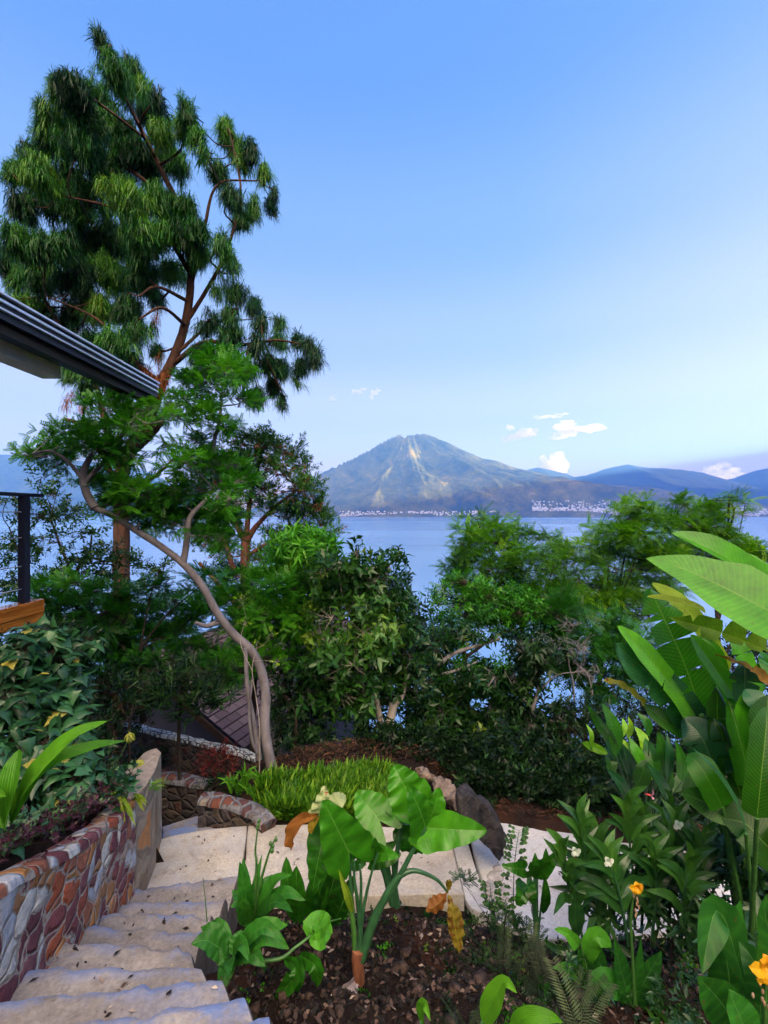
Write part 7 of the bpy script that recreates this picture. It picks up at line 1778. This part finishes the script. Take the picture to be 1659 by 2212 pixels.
# low green ground cover in the bed and beyond the path
mb = litter(1500, .15, 3.0, 1.6, 3.45, .10, TP_SPRIG, M_LFD, .05, lambda x, y: (y < np.interp(x, [.6, 1.1, 3], [3.5, 3.3, 3.35])) & (rng.random(len(x)) < np.clip((x + y * .35 - 1.1), .03, .9)))
tag(mb.build('ground_cover', M_LFD), 'small dark ground cover leaves across the right bed', 'ground cover', kind='stuff')
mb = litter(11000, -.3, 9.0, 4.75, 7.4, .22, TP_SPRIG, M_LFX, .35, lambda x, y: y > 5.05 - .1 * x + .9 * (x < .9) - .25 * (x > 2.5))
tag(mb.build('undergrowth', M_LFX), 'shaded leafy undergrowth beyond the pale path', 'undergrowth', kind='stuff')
for k, (u, v, Y, lbl) in enumerate([(1148, 1715, 5.2, 'small blue-green arrow-leaved plant on the far side of the path'), (1175, 1720, 5.3, 'second arrow-leaved plant, right of the first on the far side'), (1240, 1770, 4.9, 'low leafy plant on the mulch strip beyond the path'), (1290, 1775, 4.8, 'dark leafy plant nearest the heliconia clump')]):
    b = W(u, v + 18, Y); r_ = plant('arrow_leaf_plant', lbl, 'plant', b)
    for j in range(5):
        e = b + np.array([rng.normal() * .07, -.03, rng.uniform(.08, .26)]); a = b + (e - b) * .45
        add_leaf(r_, M_BANB, [a, (a + e) / 2 + (0, -.02, 0), e], .035, 'heart', (rng.normal() * .3, -.9, .4), fold=.2, lobe=.5, segs=10, tint=rng.uniform(.2, .9)); add_tube(r_, M_STKD, [b, a], .004, .003, sides=5)
tree('small bush of ferny leaves under the drooping brown leaf', 'shrub', W(1090, 1990, 2.9), [([W(1090, 2000, 2.9), W(1095, 1970, 2.9)], .006, .003)], blobs3([(1060,1985,30,12,2.95),(1100,1995,34,14,2.9),(1130,2010,30,12,2.8),(1000,1905,12,6,3.4)], 2.9), TP_FINE, M_LFD, M_BK_DARK, .07, 300, seed=98, twig=.0015, limb=.004, name='shrub')

# dark leafy shrubs that close the right-hand bed, and leaves dropped on the concrete
tree('dark shrub between the ginger lilies and the large canna', 'shrub', W(1450, 2090, 2.5), [([W(1450, 2095, 2.5), W(1455, 2000, 2.55)], .014, .008)], blobs3([(1400,1965,50,36,2.75),(1480,1990,46,40,2.55),(1320,1965,30,28,2.8),(1540,2010,40,36,2.45)], 2.6), TP_AVO, M_GIN, M_BK_DARK, .15, 130, tint=(.0, .55), seed=101, twig=.002, limb=.006, name='shrub')
tree('dark shrub in the corner under the big banana-like stems', 'shrub', W(1600, 2100, 2.5), [([W(1600, 2110, 2.5), W(1600, 1980, 2.55)], .014, .008)], blobs3([(1560,1830,50,36,2.9),(1620,1860,50,46,2.6),(1600,2060,50,40,2.2),(1650,1960,40,50,2.4),(1510,1860,40,26,2.8)], 2.5), TP_AVO, M_GIN, M_BK_DARK, .16, 120, tint=(.0, .45), seed=102, twig=.002, limb=.006, name='shrub')
tree('low dark shrub filling the bottom right of the bed', 'shrub', W(1420, 2200, 1.95), [([W(1420, 2215, 1.95), W(1420, 2150, 1.95)], .010, .006)], blobs3([(1300,2180,50,26,1.95),(1440,2170,50,36,1.9),(1540,2190,60,36,1.75),(1220,2120,34,22,2.15)], 1.95), TP_SPRIG, M_GIN, M_BK_DARK, .085, 190, tint=(.0, .5), seed=103, twig=.0015, limb=.005, name='shrub')
mb = MB(); P = []
for k in range(70): P.append((rng.uniform(-1.7, .55), rng.uniform(3.62, 4.25), LZ + .006))
for k in range(90): P.append((rng.uniform(.95, 3.2), rng.uniform(3.6, 4.3), PZ + .006))
for k in range(90):
    i = int(rng.integers(0, 9)); z_, l_, q_ = steps[i]; f = rng.random(); P.append((l_[0] + (q_[0] - l_[0]) * f, l_[1] + (q_[1] - l_[1]) * f - rng.uniform(.04, .25), z_ + .008))
P = np.array(P); D = rng.normal(size=P.shape); D[:, 2] *= .1
mb.scatter(TP_FLAKE, P, D, rng.uniform(.012, .04, len(P)), rng.random(len(P)), roll=.2)
tag(mb.build('dropped_leaves', M_LIT), 'small dropped leaves scattered on the pale concrete', 'fallen leaves', kind='stuff')

tree('dark shrub filling the gap under the lopped trunks, right of the curved trunk', 'shrub', W(640, 1660, 6.6), [([W(640, 1665, 6.6), W(640, 1540, 6.6)], .03, .02)], blobs3([(620,1540,40,40,6.9),(670,1560,40,40,7.0),(630,1600,44,30,6.6),(690,1610,40,24,6.6),(600,1480,30,40,7.0),(655,1490,26,30,7.4)], 6.8), TP_AVO, M_LFX, M_BK_DARK, .17, 60, tint=(.1, 1), seed=111, twig=.003, limb=.01, name='shrub')
tree('dark shrub below the hedge corner, left of the straight dark stem', 'shrub', W(280, 1640, 5.6), [([W(280, 1645, 5.6), W(280, 1560, 5.6)], .02, .014)], blobs3([(250,1480,44,34,5.8),(300,1520,34,30,5.9),(240,1560,34,34,5.4),(310,1460,34,30,6.0)], 5.7), TP_SPRIG, M_LFX, M_BK_DARK, .15, 70, tint=(.1, 1), seed=112, twig=.003, limb=.01, name='shrub')
tree('ground shrub at the foot of the forked pale trunk', 'shrub', W(800, 1650, 7.0), [([W(800, 1655, 7.0), W(800, 1620, 7.0)], .012, .008)], blobs3([(760,1620,40,16,7.2),(880,1640,50,26,7.0),(900,1600,40,30,7.2)], 7.1), TP_SPRIG, M_LFG, M_BK_DARK, .13, 60, tint=(.0, .8), seed=113, twig=.003, limb=.01, name='shrub')

mb = litter(520, -.75, 1.5, 1.5, 3.45, .07, TP_DOTS, M_LFG, .03, lambda x, y: (x > np.interp(y, _yr, _xr) + .15) & (y < 3.45) & (np.sin(x * 7 + y * 3) + np.sin(y * 9 - x * 4) > .1))
tag(mb.build('seedlings', M_LFG), 'tiny green seedlings scattered over the dark soil around the elephant ears', 'seedlings', kind='stuff')
